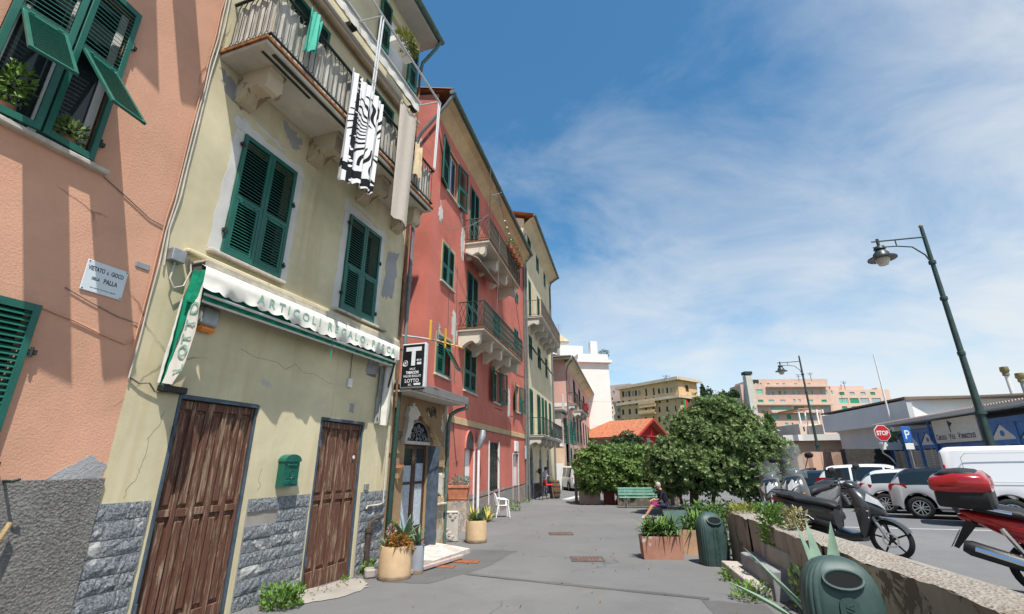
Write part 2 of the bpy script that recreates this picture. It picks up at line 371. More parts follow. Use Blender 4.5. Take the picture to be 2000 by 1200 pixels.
# ================================================================== ground
def asphalt(name,c,dark=.8,sc=1.0):
    t=NT(name,.9,.25); f=t.noise(220,3,.7); b=t.noise(.45*sc,6,.62,None,.4); s_=t.noise(2.2,6,.65)
    k=t.mix(t.ramp(b,.35,.68),tuple(q*dark for q in c),c); k=t.mix(t.math('MULTIPLY',t.ramp(s_,.5,.8),.25),k,tuple(q*.72 for q in c))
    k=t.mix(t.math('MULTIPLY',t.ramp(f,.35,.75),.45),k,tuple(min(.5,q*1.6) for q in c)); g2=t.noise(38,4,.7); k=t.mix(t.math('MULTIPLY',t.ramp(g2,.42,.70),.30),k,tuple(q*.62 for q in c)); k=t.mix(t.math('MULTIPLY',t.ramp(t.noise(.9,6,.66,t.coord((1,1,1),(11,4,0)),.5),.54,.62),.22),k,tuple(q*.62 for q in c)); t.col(k); 
    vo=t.n('ShaderNodeTexVoronoi',feature='DISTANCE_TO_EDGE'); vo.inputs['Scale'].default_value=.33; wv=t.n('ShaderNodeMixRGB',blend_type='ADD'); wv.inputs[0].default_value=.6; t.l(t.tc.outputs['Object'],wv.inputs[1]); nz=t.n('ShaderNodeTexNoise'); nz.inputs['Scale'].default_value=1.3; nz.inputs['Detail'].default_value=7; t.l(t.tc.outputs['Object'],nz.inputs['Vector']); t.l(nz.outputs['Color'],wv.inputs[2]); t.l(wv.outputs[0],vo.inputs['Vector'])
    cm=t.math('MULTIPLY',t.ramp(vo.outputs['Distance'],.001,.006,(1,1,1),(0,0,0)),t.ramp(t.noise(.25,3,.5),.50,.56)); k=t.mix(t.math('MULTIPLY',cm,.65),k,tuple(q*.35 for q in c))
    sp=t.ramp(t.noise(5.5,3,.5,t.coord((1,1,1),(7,3,0))),.74,.77); k=t.mix(t.math('MULTIPLY',sp,.5),k,tuple(q*.45 for q in c)); du=t.ramp(t.noise(.16,5,.6,t.coord((1,1,1),(2,9,0))),.48,.68); k=t.mix(t.math('MULTIPLY',du,.35),k,(.24,.235,.225)); t.col(k)
    t.bump(f,.5,.006); return t.m
M_asph=asphalt('worn_asphalt',(.150,.150,.149),.84)
M_asphd=asphalt('patched_asphalt',(.110,.108,.107),.85)
M_road=asphalt('road_asphalt',(.150,.152,.154),.85)
g=MB(); ys=[-1500,0,9.7,30,2500]; zz=[.34,.34,0,0,0]
for i in range(4): g.quad((-2500,ys[i],zz[i]),(2500,ys[i],zz[i]),(2500,ys[i+1],zz[i+1]),(-2500,ys[i+1],zz[i+1]))
tag(g.build('street',M_asph),kind='structure')
def ground_patch(name,pts,mat,dz=.004,label=None,cat=None,kind='structure',seed=None,jit=.04,steps=6):
    if seed is not None: pts=ragged(pts,jit,seed,steps)
    m=MB(); n=len(pts); c=(sum(p[0] for p in pts)/n,sum(p[1] for p in pts)/n)
    m.add([(x,y,gz(y)+dz) for x,y in pts]+[(c[0],c[1],gz(c[1])+dz)],[(i,(i+1)%n,n) for i in range(n)])
    return tag(m.build(name,mat),label,cat,kind=kind)
ground_patch('asphalt_patch',[(-2.3,9.3),(-1.5,9.15),(-.55,10.6),(.1,12.4),(-.9,12.6),(-2.1,11.3)],M_asphd,.004,seed=3)
ground_patch('asphalt_patch',[(2.6,6.6),(3.35,6.3),(3.55,7.6),(2.75,7.9)],M_asphd,.005,seed=4)
ground_patch('asphalt_seam',[(-.9,9.9),(2.9,7.9),(2.95,8.05),(-.85,10.05)],M_asphd,.006,seed=5,jit=.025,steps=14)
M_conc=plaster('worn_concrete',(.36,.33,.295),stain=(.7,.6,.5),patch=(.38,.24,.17),patch_amt=.66,bump=.6,fade=.25)
ground_patch('door_threshold',[(-3.50,8.35),(-3.02,9.62),(-2.72,9.55),(-2.45,8.9),(-2.55,8.25),(-3.0,7.75),(-3.45,7.75)],M_conc,.010,seed=8)

# raised road and its retaining wall on the right
road=MB(); wl_=lambda y:(3.40+(y-3.69)*(1.2/7.2))
yy=[-6,0,4,8,12,16,20,24,27.7]
for i in range(len(yy)-1):
    a,b=yy[i],yy[i+1]
    x0a,x0b=wl_(min(a,11))+.62+max(0,a-11)*.55,wl_(min(b,11))+.62+max(0,b-11)*.55
    road.quad((x0a,a,rz_(a)+.004),(90,a,rz_(a)+.004),(90,b,rz_(b)+.004),(x0b,b,rz_(b)+.004)); road.quad((x0a,a,-.1),(x0a,a,rz_(a)+.004),(x0b,b,rz_(b)+.004),(x0b,b,-.1))
road_o=tag(road.build('road',M_road),kind='structure')
M_line=simple('worn_road_paint',(.52,.52,.50),.8,.2,var=.3,scale=5)
for (x0,y0,x1,y1,wd) in ((6.4,13.2,17.0,9.6,.10),(3.0,28.6,4.2,31.5,.5)):
    dx,dy=x1-x0,y1-y0; L=math.hypot(dx,dy); nx,ny=-dy/L*wd/2,dx/L*wd/2; m=MB()
    rzz=lambda y:rz_(y) if x1>8 else 0.0
    m.quad((x0+nx,y0+ny,rzz(y0)+.009),(x0-nx,y0-ny,rzz(y0)+.009),(x1-nx,y1-ny,rzz(y1)+.009),(x1+nx,y1+ny,rzz(y1)+.009)); tag(m.build('road_marking',M_line),kind='structure')
# ================================================================== salmon house (far left)
pk=root('salmon_house','salmon pink rendered house with grey rough-cast base beside the yellow house','house',YO,YR)
PW=(-6.60,-5.58,5.25,7.45); PL=(-6.9,-5.60,1.2,3.52); PU=(-6.60,-5.58,9.1,11.3)
wall_mesh(-14,-4.6,1.86,16,[PW,PL,PU],0,.22).build('wall',M_pink,pk)
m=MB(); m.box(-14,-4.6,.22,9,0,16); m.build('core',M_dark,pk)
# rough-cast plinth, a little proud, with a broken upper edge
m=MB(); r_=random.Random(3); nx_,nz_=64,22
top=[1.86+(.004*math.sin(i)) for i in range(nx_+1)]
for i in range(nx_+1):
    for j in range(nz_+1):
        x=-9.0+(4.4)*i/nx_; z=-.3+(2.16)*j/nz_
        m.v.append((x,-.03-r_.uniform(0,.010),z))
for i in range(nx_):
    for j in range(nz_):
        a=i*(nz_+1)+j; m.f.append((a,a+nz_+1,a+nz_+2,a+1))
n0=len(m.v)
for i in range(nx_+1): m.v.append((-9.0+4.4*i/nx_,.0,1.862))
for i in range(nx_): m.f.append((i*(nz_+1)+nz_,(i+1)*(nz_+1)+nz_,n0+i+1,n0+i))
m.build('rough_cast_plinth',M_rough,pk,smooth=60)
patch(pk,[(-5.12,1.86),(-4.92,2.02),(-4.76,2.10),(-4.66,2.02),(-4.61,1.99),(-4.61,1.86)],M_patchg,5,.015,-.004,5)
m=MB(); m.box(-6.7,-5.42,-.09,.05,5.17,5.23,.012); m.build('window_sill',M_sill,pk)
m=MB(); m.box(-6.55,-5.62,.10,.14,5.25,5.33); m.box(-6.55,-6.48,.10,.14,5.33,7.4); m.box(-5.70,-5.62,.10,.14,5.33,7.4); m.box(-6.12,-6.05,.098,.142,5.33,7.4); m.box(-6.48,-6.12,.10,.14,6.6,6.66); m.box(-6.05,-5.70,.10,.14,6.6,6.66)
wf=m.build('window_frame',M_white,pk); m=MB(); m.box(-6.5,-5.68,.115,.12,5.33,7.4); m.build('pane',M_glass,wf)
m=MB()
for k in range(9): m.box(-6.05+k*.035,-6.05+k*.035+.03,.15+.012*(k%2),.165+.012*(k%2),5.33,7.3)
m.build('lace_curtain',simple('lace_curtain',(.62,.62,.60),.9,.1,var=.1),wf)
leaf(pk,'shutter',.505,2.2,(-6.60,-.02,5.25),(0,0,R(-7)),split=.55,flap=R(40))
leaf(pk,'shutter',.505,2.2,(-6.085,-.075,5.25),(0,0,R(6.5)),split=.55,flap=R(38.5))
leaf(pk,'shutter',.65,2.32,(-6.25,-.02,1.2),None,split=.0001+.46)
leaf(pk,'shutter',.505,2.2,(-6.60,-.02,9.1),(0,0,R(-7)),split=.55,flap=R(40),single=False)
leaf(pk,'shutter',.505,2.2,(-6.085,-.075,9.1),(0,0,R(6.5)),split=.55,flap=R(38.5),single=False)
hinge_pins(pk,-5.57,(5.5,6.95,3.05,2.0))
m=MB(); m.box(-5.62,-5.585,-.02,.03,1.2,3.52); m.build('window_jamb',M_pink,pk)
PLANTS=((-6.36,.02,5.24,'flowering pot plant behind the far-left pushed-out shutter'),(-5.82,.05,5.24,'leafy pot plant behind the right-hand pushed-out shutter'))
# no-ball-games plate
sg=root('enamel_plate','white enamel plate reading VIETATO IL GIOCO DELLA PALLA on the salmon wall','sign',loc2w(YO,YR,(-5.33,-.004,3.81)),YR)
M_plate=simple('white_enamel',(.60,.66,.70),.35,.5,var=.05); M_ink=simple('black_lettering',(.02,.022,.026),.6,.3,var=0)
m=MB(); m.box(0,.42,-.012,0,0,.355,.006); m.build('plate',M_plate,sg)
for x,z in ((.018,.018),(.402,.018),(.018,.337),(.402,.337)): m=MB(); m.lathe([(.007,-.016),(.007,-.011)],8,(x,0,z),'y'); m.build('screw',M_iron,sg)
for s_,x,z,sz,sx in (('VIETATO',.022,.242,.072,.56),('IL',.208,.242,.042,.6),('GIOCO',.250,.242,.072,.54),('DELLA',.078,.140,.046,.58),('PALLA',.196,.132,.076,.66),('ART. 80 REG. DI POLIZIA URBANA',.085,.045,.018,.95)):
    text(s_,'lettering',M_ink,sg,sz,(x,-.0125,z),ROT_F,.0008,sx,.0015 if sz>.03 else 0)
m=MB(); m.box(-4.86,-4.70,-.012,0,4.27,4.34,.004); tag(m.build('house_number_plate',M_galv,None,loc=YO,rot=(0,0,YR)),'small blank grey metal strip screwed to the salmon wall','plate')
# cables down the joint between the two houses
def cable(name,pts,r,mat,label,o=YO,rz=YR):
    m=MB(); m.tube(pts,r,6); return tag(m.build(name,mat,None,True,loc=o,rot=(0,0,rz)),label,'cable')
def wob(s,z0,z1,n,amp,seed,y=-.02):
    q=random.Random(seed); return [(s+q.uniform(-amp,amp),y-q.uniform(0,.015),z0+(z1-z0)*i/n) for i in range(n+1)]
cable('wall_cable',wob(-4.62,2.95,10.5,16,.012,1),.009,M_cable,'pale cable running up the joint between salmon and yellow houses')
cable('wall_cable',wob(-4.58,4.4,10.5,12,.02,2),.011,M_cable,'thicker pale cable rising beside the junction box to the balcony')
cable('wall_cable',wob(-4.66,3.3,9.5,14,.014,3),.007,M_pink,'thin cable painted salmon along the edge of the salmon wall')
cable('wall_cable',[(-5.62,-.012,3.52),(-5.3,-.014,3.46),(-5.0,-.012,3.38),(-4.75,-.014,3.33),(-4.66,-.013,3.40),(-4.63,-.012,3.7)],.008,M_pink,'salmon painted cable sagging below the enamel plate')
cable('wall_cable',[(-5.45,-.012,3.78),(-5.2,-.012,3.70),(-4.9,-.012,3.62),(-4.66,-.012,3.60)],.005,M_cableg,'thin dark wire ending in mid wall beneath the enamel plate')
cable('wall_cable',[(-5.43,-.012,5.16),(-5.1,-.012,5.03),(-4.85,-.012,4.92),(-4.64,-.012,4.90)],.006,M_cableg,'thin dark wire crossing the salmon wall from the window sill')
cable('wall_cable',[(-4.62,-.02,2.97),(-4.5,-.03,2.91),(-4.4,-.05,2.93),(-4.3,-.03,2.84),(-4.15,-.05,2.85),(-4.0,-.03,2.90)],.011,M_cableg,'grey cable looping from the house joint to the folded awning arm')
cable('wall_cable',[(-4.45,-.05,4.45),(-4.47,-.06,4.25),(-4.40,-.07,4.15),(-4.28,-.06,4.22),(-4.22,-.05,4.45),(-4.25,-.03,4.62)],.011,M_cable,'loop of pale cable hanging under the grey junction box')
m=MB(); m.box(-.09,.09,-.11,0,-.09,.08,.008); m.tube([(0,-.05,-.09),(0,-.05,-.13)],.02,8); tag(m.build('junction_box',M_galv,None,loc=loc2w(YO,YR,(-4.45,0,4.58)),rot=(0,0,YR)),'small grey junction box at the corner of the yellow wall','junction box')
# rope end
m=MB(); m.tube([(-5.62,-.12,1.05),(-5.5,-.13,1.18),(-5.40,-.12,1.34),(-5.34,-.10,1.50)],.022,8); tag(m.build('rope',simple('hemp_rope',(.42,.30,.16),.95,.1,var=.4,scale=40,bump=.8,bscale=90),None,True,loc=YO,rot=(0,0,YR)),'frayed hemp rope hanging by the rough-cast base','rope')
m=MB(); m.tube([(-5.45,-.02,1.86),(-5.45,-.16,1.86),(-5.40,-.17,1.88)],.014,6); tag(m.build('iron_hook',M_iron,None,loc=YO,rot=(0,0,YR)),'rusty iron hook above the rough-cast base','hook')

# ================================================================== yellow house
yw=root('yellow_house','pale yellow house with green shutters, two brown doors and a long balcony','house',YO,YR)
OP=[(-3.85,-2.74,4.92,6.97),(-1.21,-.08,4.88,6.97),(-3.97,-2.68,-.3,2.85),(-1.31,0,-.3,2.79),(-3.5,-2.45,8.0,10.6),(-1.2,0,8.0,10.6),(-2.9,-2.1,11.9,13.3),(-.55,.35,11.9,13.45)]
wall_mesh(-4.6,.95,-.3,13.9,OP,0,.25).build('wall',M_yel,yw)
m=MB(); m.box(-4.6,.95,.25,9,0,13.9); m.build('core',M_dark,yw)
m=MB(); m.quad((.95,0,0),(.95,9,0),(.95,9,13.9),(.95,0,13.9)); m.build('end_wall',M_yel,yw)
m=MB(); m.box(-4.8,1.2,-.5,.4,13.9,14.0); m.build('eave_soffit',plaster('soffit_plaster',(.50,.48,.44)),yw)
m=MB(); m.tube([(-4.9,-.58,14.05),(1.25,-.58,14.05)],.085,10); m.box(-4.9,1.25,-.52,-.45,14.0,14.1); gt=m.build('gutter',M_pipeg,yw)
m=MB(); m.tube([(1.15,-.58,14.0),(1.12,-.45,13.75),(1.0,-.1,13.2),(1.0,-.06,12.9)],.05,8); m.build('downpipe',M_pipeg,yw)
m=MB(); m.add([(-4.8,-.6,14.06),(1.25,-.6,14.06),(1.25,9,16.5),(-4.8,9,16.5)],[(0,1,2,3)]); m.build('roof',simple('terracotta_roof',(.36,.15,.08),.9,.1,var=.4),yw)
# shutters of the first floor
for x in (-3.85,-3.295): leaf(yw,'shutter',.55,2.05,(x,.0,4.92),None)
for x in (-1.21,-.645): leaf(yw,'shutter',.56,2.09,(x,.0,4.88),None)
hinge_pins(yw,-3.87,(5.25,6.75)); hinge_pins(yw,-2.74,(5.15,6.3)); hinge_pins(yw,-1.23,(5.2,6.75)); hinge_pins(yw,-.07,(5.1,6.3))
for a,b,z in ((-4.05,-2.66,4.83),(-1.36,.36,4.80)):
    m=MB(); m.box(a,b,-.10,.03,z,z+.055,.012); m.build('window_sill',M_sill,yw)
# filler repairs round the openings
for s0,s1,z0,z1,sd_ in ((-3.85,-2.74,4.92,6.97,11),(-1.21,-.08,4.88,6.97,12)):
    patch(yw,[(s0-.20,z0-.02),(s0,z0-.02),(s0,z1),(s0-.16,z1+.02)],M_patch,sd_,.018)
    patch(yw,[(s1,z0-.02),(s1+.15,z0-.02),(s1+.17,z1),(s1,z1)],M_patch,sd_+5,.02)
    patch(yw,[(s0-.18,z1+.003),(s1+.18,z1+.003),(s1+.15,z1+.20),(s0+.4,z1+.14),(s0-.2,z1+.27)],M_patch,sd_+9,.035)
    patch(yw,[(s0+.1,z1+.28),(s0+.75,z1+.22),(s0+.8,z1+.27),(s0+.15,z1+.35)],M_patch,sd_+13,.02)
patch(yw,[(-4.43,7.75),(-3.95,7.6),(-4.0,7.3),(-4.35,7.45)],M_patchg,31,.05)
patch(yw,[(-3.2,7.75),(-2.75,7.7),(-2.8,7.35),(-3.0,7.45)],M_patchg,32,.05)
patch(yw,[(.15,5.6),(.6,5.7),(.7,6.9),(.3,6.8)],M_patchg,33,.06)
patch(yw,[(-.15,3.75),(.25,3.8),(.3,4.1),(-.1,4.05)],M_patchg,34,.05)
patch(yw,[(-.55,2.95),(-.42,2.95),(-.42,3.12),(-.55,3.12)],M_patchg,35,.01)
# ledge between ground floor and first floor
m=MB(); m.box(-4.35,.9,-.09,.02,4.68,4.74,.015); m.build('string_course',M_yel,yw)
# upper floors
for x in (-3.5,-2.975): leaf(yw,'shutter',.52,2.6,(x,.05,8.0),None,single=False)
for x in (-1.2,-.6): leaf(yw,'shutter',.595,2.6,(x,.05,8.0),None,single=False)
leaf(yw,'shutter',.45,1.55,(.37,-.03,11.9),None,single=False,sp=.07); leaf(yw,'shutter',.45,1.55,(-1.03,-.03,11.9),None,single=False,sp=.07)
leaf(yw,'shutter',.40,1.4,(-2.9,.03,11.9),None,single=False,sp=.07); leaf(yw,'shutter',.40,1.4,(-2.5,.03,11.9),None,single=False,sp=.07)
m=MB(); m.box(-.55,.35,.12,.16,11.9,13.45); m.build('window_frame',M_white,yw)
# stone facing, block by block
SB=[]
for k in range(5):
    q=random.Random(50+k); m=MB(); nx_,nz_=7,3
    for i in range(nx_+1):
        for j in range(nz_+1):
            e=i in (0,nx_) or j in (0,nz_); m.v.append((i/nx_,-.010-q.uniform(0,.006) if e else -.013-q.uniform(0,.017),j/nz_))
    for i in range(nx_):
        for j in range(nz_): a=i*(nz_+1)+j; m.f.append((a,a+nz_+1,a+nz_+2,a+1))
    m.add([(0,-.012,0),(1,-.012,0),(1,-.012,1),(0,-.012,1),(0,.01,0),(1,.01,0),(1,.01,1),(0,.01,1)],[(1,0,4,5),(3,2,6,7),(0,3,7,4),(2,1,5,6)])
    SB.append(m.mesh('stone_block'))
for me in SB: me.materials.append(M_stone)
fc={}
for a,b,ztop in ((-4.6,-4.03,1.60),(-2.62,-1.37,1.52),(.06,.93,1.47)):
    m=MB(); m.box(a,b,-.006,.02,-.3,ztop-.005); fac=m.build('stone_facing',M_conc,yw)
    z=ztop; row=0
    while z>-.3:
        h_=rnd.uniform(.165,.20); x=a+.004; 
        while x<b-.02:
            w_=rnd.uniform(.34,.68) if row%2 else rnd.uniform(.26,.6); w_=min(w_,b-x)
            if b-x-w_<.14: w_=b-x
            if not(row==1 and a==-2.62 and x<a+.25):
                o=inst(SB[rnd.randrange(5)],'stone_block',None,fac,(x+.003,-.004-rnd.uniform(0,.010),z-h_+.004),None,(w_-.006,1,h_-.008))
            x+=w_
        z-=h_; row+=1
# doors: stiles, rails and raised panels, each piece its own
def old_door(x0,x1,z0,z1,cols,mid,label,leafsplit):
    d=MB(); d.box(x0+.05,x1-.05,.10,.13,z0,z1-.05); D=d.build('door',M_door,yw); D['label']=label
    w=(x1-x0-.12)/cols; X=x0+.06
    for i in range(cols+1):
        sw=.075 if i in leafsplit else .055; xc=X+i*w
        m=MB(); m.box(max(x0+.055,xc-sw/2),min(x1-.055,xc+sw/2),.055+rnd.uniform(-.004,.004),.10,z0+.015*rnd.random(),z1-.055,.006); m.build('stile',M_door,D)
    for za,zb in ((z0,z0+.30),(mid-.05,mid+.05),(z1-.17,z1-.055)):
        for i in range(cols):
            m=MB(); m.box(X+i*w+.034,X+(i+1)*w-.034,.063+rnd.uniform(-.003,.003),.10,za+.02*rnd.random(),zb,.005); m.build('rail',M_door,D)
    for za,zb in ((z0+.33,mid-.075),(mid+.075,z1-.195)):
        for i in range(cols):
            m=MB(); a,b=X+i*w+.05,X+(i+1)*w-.05
            m.add([(a,.10,za),(b,.10,za),(b,.10,zb),(a,.10,zb),(a+.03,.074,za+.035),(b-.03,.074,za+.035),(b-.03,.074,zb-.035),(a+.03,.074,zb-.035)],[(4,5,6,7),(0,1,5,4),(1,2,6,5),(2,3,7,6),(3,0,4,7)]); m.build('panel',M_door,D)
    f=MB(); f.box(x0+.005,x0+.045,-.008,.14,z0,z1+.01,.005); f.box(x1-.040,x1+.0,.03,.14,z0,z1+.01,.005); f.box(x0+.045,x1-.040,-.006,.14,z1-.045,z1+.01,.005); f.build('door_frame',M_bluetrim,D)
    for z in (z0+.5,z1-.45): m=MB(); m.tube([(x0+.02,-.03,z-.06),(x0+.02,-.03,z+.06)],.018,8); m.build('hinge',M_bluetrim,D)
    return D
old_door(-3.97,-2.68,-.05,2.85,5,1.42,'wide flaking brown panelled door nearest the salmon house',(2,3))
D2=old_door(-1.31,0,-.02,2.79,4,1.42,'narrower flaking brown panelled door beside the flower pot',(2,))
m=MB(); m.lathe([(.035,.048),(.035,.053)],16,(-.20,0,2.12),'y'); m.build('round_sticker',M_white,D2)
# hairline cracks and weeping stains in the plaster
for pts in ([(-4.10,2.62),(-4.14,2.45),(-4.22,2.30),(-4.20,2.12),(-4.24,1.98),(-4.25,1.86),(-4.33,1.72),(-4.34,1.62)],[(-3.2,3.62),(-2.9,3.55),(-2.55,3.57),(-2.3,3.48),(-2.1,3.6),(-1.9,3.50),(-1.6,3.52),(-1.35,3.44),(-1.0,3.40)],[(-2.45,1.95),(-2.5,1.8),(-2.44,1.7),(-2.5,1.58)]):
    m=MB(); q=random.Random(len(pts)); P_=[]
    for (a,b),(c,d) in zip(pts,pts[1:]):
        for k in range(4): P_.append((a+(c-a)*k/4+q.uniform(-.012,.012),.002,b+(d-b)*k/4+q.uniform(-.012,.012)))
    m.tube(P_,.0045,4); m.build('plaster_crack',simple('crack_dark',(.22,.18,.12),.9,.1,var=.3),yw)
# letter box
lb=root('letter_box','dark green cast letter box with arched lid between the two brown doors','letter box',loc2w(YO,YR,(-2.15,0,1.66)),YR)
M_lb=simple('green_cast_metal',(.006,.105,.075),.38,.5,var=.2,scale=9)
m=MB(); arch=[(0,0),(.32,0),(.32,.38)]+[(.16+.16*math.cos(t),.38+.09*math.sin(t)) for t in [math.pi*k/10 for k in range(1,10)]]+[(0,.38)]
m.prism(arch,-.13,0); m.build('body',M_lb,lb)
m=MB(); pr=[(-.015,.375),(.335,.375)]+[(.16+.175*math.cos(t),.385+.10*math.sin(t)) for t in [math.pi*k/12 for k in range(0,13)]]
m.prism(pr,-.15,.0); m.build('lid',M_lb,lb)
m=MB(); m.box(.05,.27,-.142,-.13,.30,.34,.006); m.box(.04,.28,-.138,-.13,.04,.10,.006); m.box(.055,.265,-.136,-.13,.12,.28,.004); m.build('door_panel',M_lb,lb)
m=MB(); m.box(.08,.24,-.152,-.141,.315,.330,.003); m.build('slot_flap',M_lb,lb)
m=MB()
for sgn in (-1,1):
    m.tube([(.16+sgn*(.005+.035*math.sin(t)),-.139,.20+.05*math.cos(t)) for t in [k*.5 for k in range(8)]],.005,5)
    m.tube([(.16+sgn*(.01+.03*math.sin(t)),-.141,.07+.02*math.cos(t)) for t in [k*.5 for k in range(8)]],.004,5)
m.build('scroll_ornament',M_lb,lb); m=MB(); m.lathe([(.012,-.15),(.012,-.14)],10,(.16,0,.13),'y'); m.build('lock',M_galv,lb)
# little electric box, switch and cable, alarm, pipe
m=MB(); m.box(0,.12,-.05,0,0,.12,.008); m.box(.02,.10,-.054,-.049,.05,.10); tag(m.build('meter_box',M_galv,None,loc=loc2w(YO,YR,(.14,0,1.50)),rot=(0,0,YR)),'tiny white electric box above the stone facing by the drain pipe','electric box')
sw=root('switch_box','white switch hanging on a cord under the long awning','switch',loc2w(YO,YR,(-.72,0,3.42)),YR); m=MB(); m.box(0,.12,-.05,0,0,.17,.01); m.build('body',M_white,sw); m=MB(); m.tube([(.06,-.02,.17),(.065,-.015,.5),(.06,-.02,.95)],.007,6); m.build('cord',M_cableg,sw)
al=root('alarm_siren','grey alarm siren with an orange lamp on the yellow wall','alarm',loc2w(YO,YR,(-3.98,0,3.72)),YR)
m=MB(); m.box(0,.27,-.11,0,.07,.33,.025); m.build('housing',M_galv,al); m=MB(); m.box(.01,.26,-.10,-.005,-.015,.07,.03); m.build('lamp',simple('orange_lens',(.75,.22,.02),.25,.5,var=.05),al)
m=MB(); m.tube([(.98,-.05,4.4),(.98,-.05,13.0)],.035,8); m.tube([(1.0,-.05,3.2),(.98,-.06,4.4)],.03,8); tag(m.build('drain_pipe',simple('rusty_pipe',(.20,.11,.06),.8,.2,var=.5,scale=9),None,loc=YO,rot=(0,0,YR)),'thin rusty drain pipe down the corner of the yellow house','drain pipe')
m=MB(); m.tube([(.30,-.10,0.02),(.30,-.10,.72)],.055,12); m.tube([(.30,-.10,.72),(.30,-.10,.80)],.068,12); m.tube([(.30,-.10,.80),(.33,-.09,.88),(.5,-.08,.94),(.78,-.07,.96)],.032,8)
dp=tag(m.build('waste_pipe',simple('waste_pipe',(.09,.065,.055),.6,.3,var=.6,scale=5),None,True,loc=YO,rot=(0,0,YR)),'stubby dark waste pipe with collar beside the narrow brown door','pipe')
cable('water_pipe',[(.22,-.05,1.15),(.25,-.06,1.2),(.6,-.06,1.2),(.78,-.06,1.22),(.78,-.06,2.5)],.016,M_cable,'thin pale water pipe bent across the stone facing')
# ================================================================== yellow house: long balcony
def corbel_mesh(depth,h,w):
    d=depth; P=[(0,0),(0,-h),(.06*d,-h*1.0),(.18*d,-h*.94),(.36*d,-h*.72),(.55*d,-h*.60),(.66*d,-h*.62),(.72*d,-h*.74),(.80*d,-h*.80),(.90*d,-h*.74),(.94*d,-h*.60),(.94*d,-h*.15),(d,-h*.12),(d,0)]
    m=MB(); m.prism([(-a,b) for a,b in P],-w/2,w/2,'x'); o=m.mesh('corbel'); return o
m=MB(); m.box(-4.5,.62,-.90,-.001,7.86,7.93,.006); m.build('balcony_slab',M_slab,yw)
m=MB(); m.box(-4.53,.65,-.93,-.002,7.933,7.985,.006); m.build('balcony_edge',M_rust,yw)
cm=corbel_mesh(.66,.50,.30); cm.materials.append(M_corbel)
for s_ in (-4.0,-2.42,-.95,.42): inst(cm,'corbel',None,yw,(s_,0,7.86))
m=MB(); m.box(-4.40,-3.4,-.74,-.70,7.845,7.86); m.box(-4.3,.5,-.86,-.80,7.845,7.858); m.build('drip_bar',M_iron,yw)
rail=MB(); rail.box(-4.48,.60,-.93,-.885,8.98,9.01); rail.box(-4.48,.60,-.925,-.89,8.06,8.085)
for s_ in (-4.46,.58): rail.box(s_-.02,s_+.02,-.93,0,8.98,9.01); rail.box(s_-.015,s_+.015,-.92,0,8.06,8.085)
RL=rail.build('balcony_railing',M_iron,yw)
bm_=MB(); bm_.tube([(-.055,0,8.08),(0,0,8.17),(0,0,8.86),(-.055,0,8.98)],.008,5); bm_.tube([(.055,0,8.08),(0,0,8.17)],.006,4); bm_.tube([(.055,0,8.98),(0,0,8.86)],.006,4)
bme=bm_.mesh('baluster')
for k in range(44): inst(bme,'baluster',M_iron,RL,(-4.40+k*.1145,-.905,0))
for k in range(7):
    inst(bme,'baluster',M_iron,RL,(-4.46,-.80+k*.115,0),(0,0,R(90))); inst(bme,'baluster',M_iron,RL,(.58,-.80+k*.115,0),(0,0,R(90)))
# canvas screen tied behind the bars
t=NT('weathered_canvas',.9,.1); n=t.noise(3,6,.65,t.coord((3,3,.8))); t.col(t.mix(t.ramp(n,.3,.72),(.30,.27,.23),(.66,.63,.56))); t.bump(t.noise(50,3,.6),.3,.004); M_canvas=t.m
def pleat(pts_fn,n,z0,z1,nz,amp,ph=0.0,seed=1):
    q=random.Random(seed); m=MB(); jit=[q.uniform(-.6,.6) for _ in range(n+1)]
    for i in range(n+1):
        x,y,nx,ny=pts_fn(i/n)
        for j in range(nz+1):
            a=amp*math.sin(i*1.35+ph+jit[i])*(.55+.45*j/nz)+q.uniform(-.004,.004); m.v.append((x+nx*a,y+ny*a,z0+(z1-z0)*j/nz+ (q.uniform(-.02,.02) if j in(0,nz) else 0)))
    for i in range(n):
        for j in range(nz): b=i*(nz+1)+j; m.f.append((b,b+nz+1,b+nz+2,b+1))
    return m
pleat(lambda t_:(-4.40+4.93*t_,-.845,0,1),110,8.0,8.93,4,.022,seed=4).build('canvas_screen',M_canvas,yw,60)
pleat(lambda t_:(-4.41,-.84+.8*t_,1,0),20,8.0,8.93,4,.018,seed=5).build('canvas_screen',M_canvas,yw,60)
# roller awnings above the balcony doors (rolled in), front bar, arms
aw2=root('roller_awning','white rolled-in awning with tubular arms over the yellow house balcony','awning',YO,YR)
M_alu=simple('white_aluminium',(.66,.67,.67),.35,.5,.2,var=.06)
M_cloth=simple('off_white_cloth',(.70,.68,.62),.85,.1,var=.12,scale=5)
m=MB(); m.tube([(-4.4,-.28,11.18),(.55,-.28,11.18)],.085,12); m.build('fabric_roll',M_cloth,aw2)
m=MB(); m.box(-4.4,.6,-.40,-.16,11.26,11.30,.01); m.build('hood',M_alu,aw2)
m=MB(); m.tube([(-4.45,-.98,11.12),(.62,-.98,11.12)],.028,8); m.build('front_bar',M_alu,aw2)
for s_ in (-2.1,.55):
    for d in (-.04,.04):
        m=MB(); m.tube([(s_+d,-.98,11.12),(s_+d*.8,-.94,9.05)],.019,8); m.build('arm',M_alu,aw2)
    m=MB(); m.tube([(s_,-.20,11.20),(s_,-.98,11.12)],.022,8); m.build('arm',M_alu,aw2)
    m=MB(); m.box(s_-.09,s_+.09,-.26,0,11.05,11.2,.01); m.build('bracket',M_iron,aw2)
pleat(lambda t_:(-4.38+4.9*t_,-.38,0,1),60,10.93,11.12,2,.02,seed=8).build('valance',M_cloth,aw2,60)
lw=root('rolled_awning_low','second rolled cream awning fixed directly above the balcony doors','awning',YO,YR)
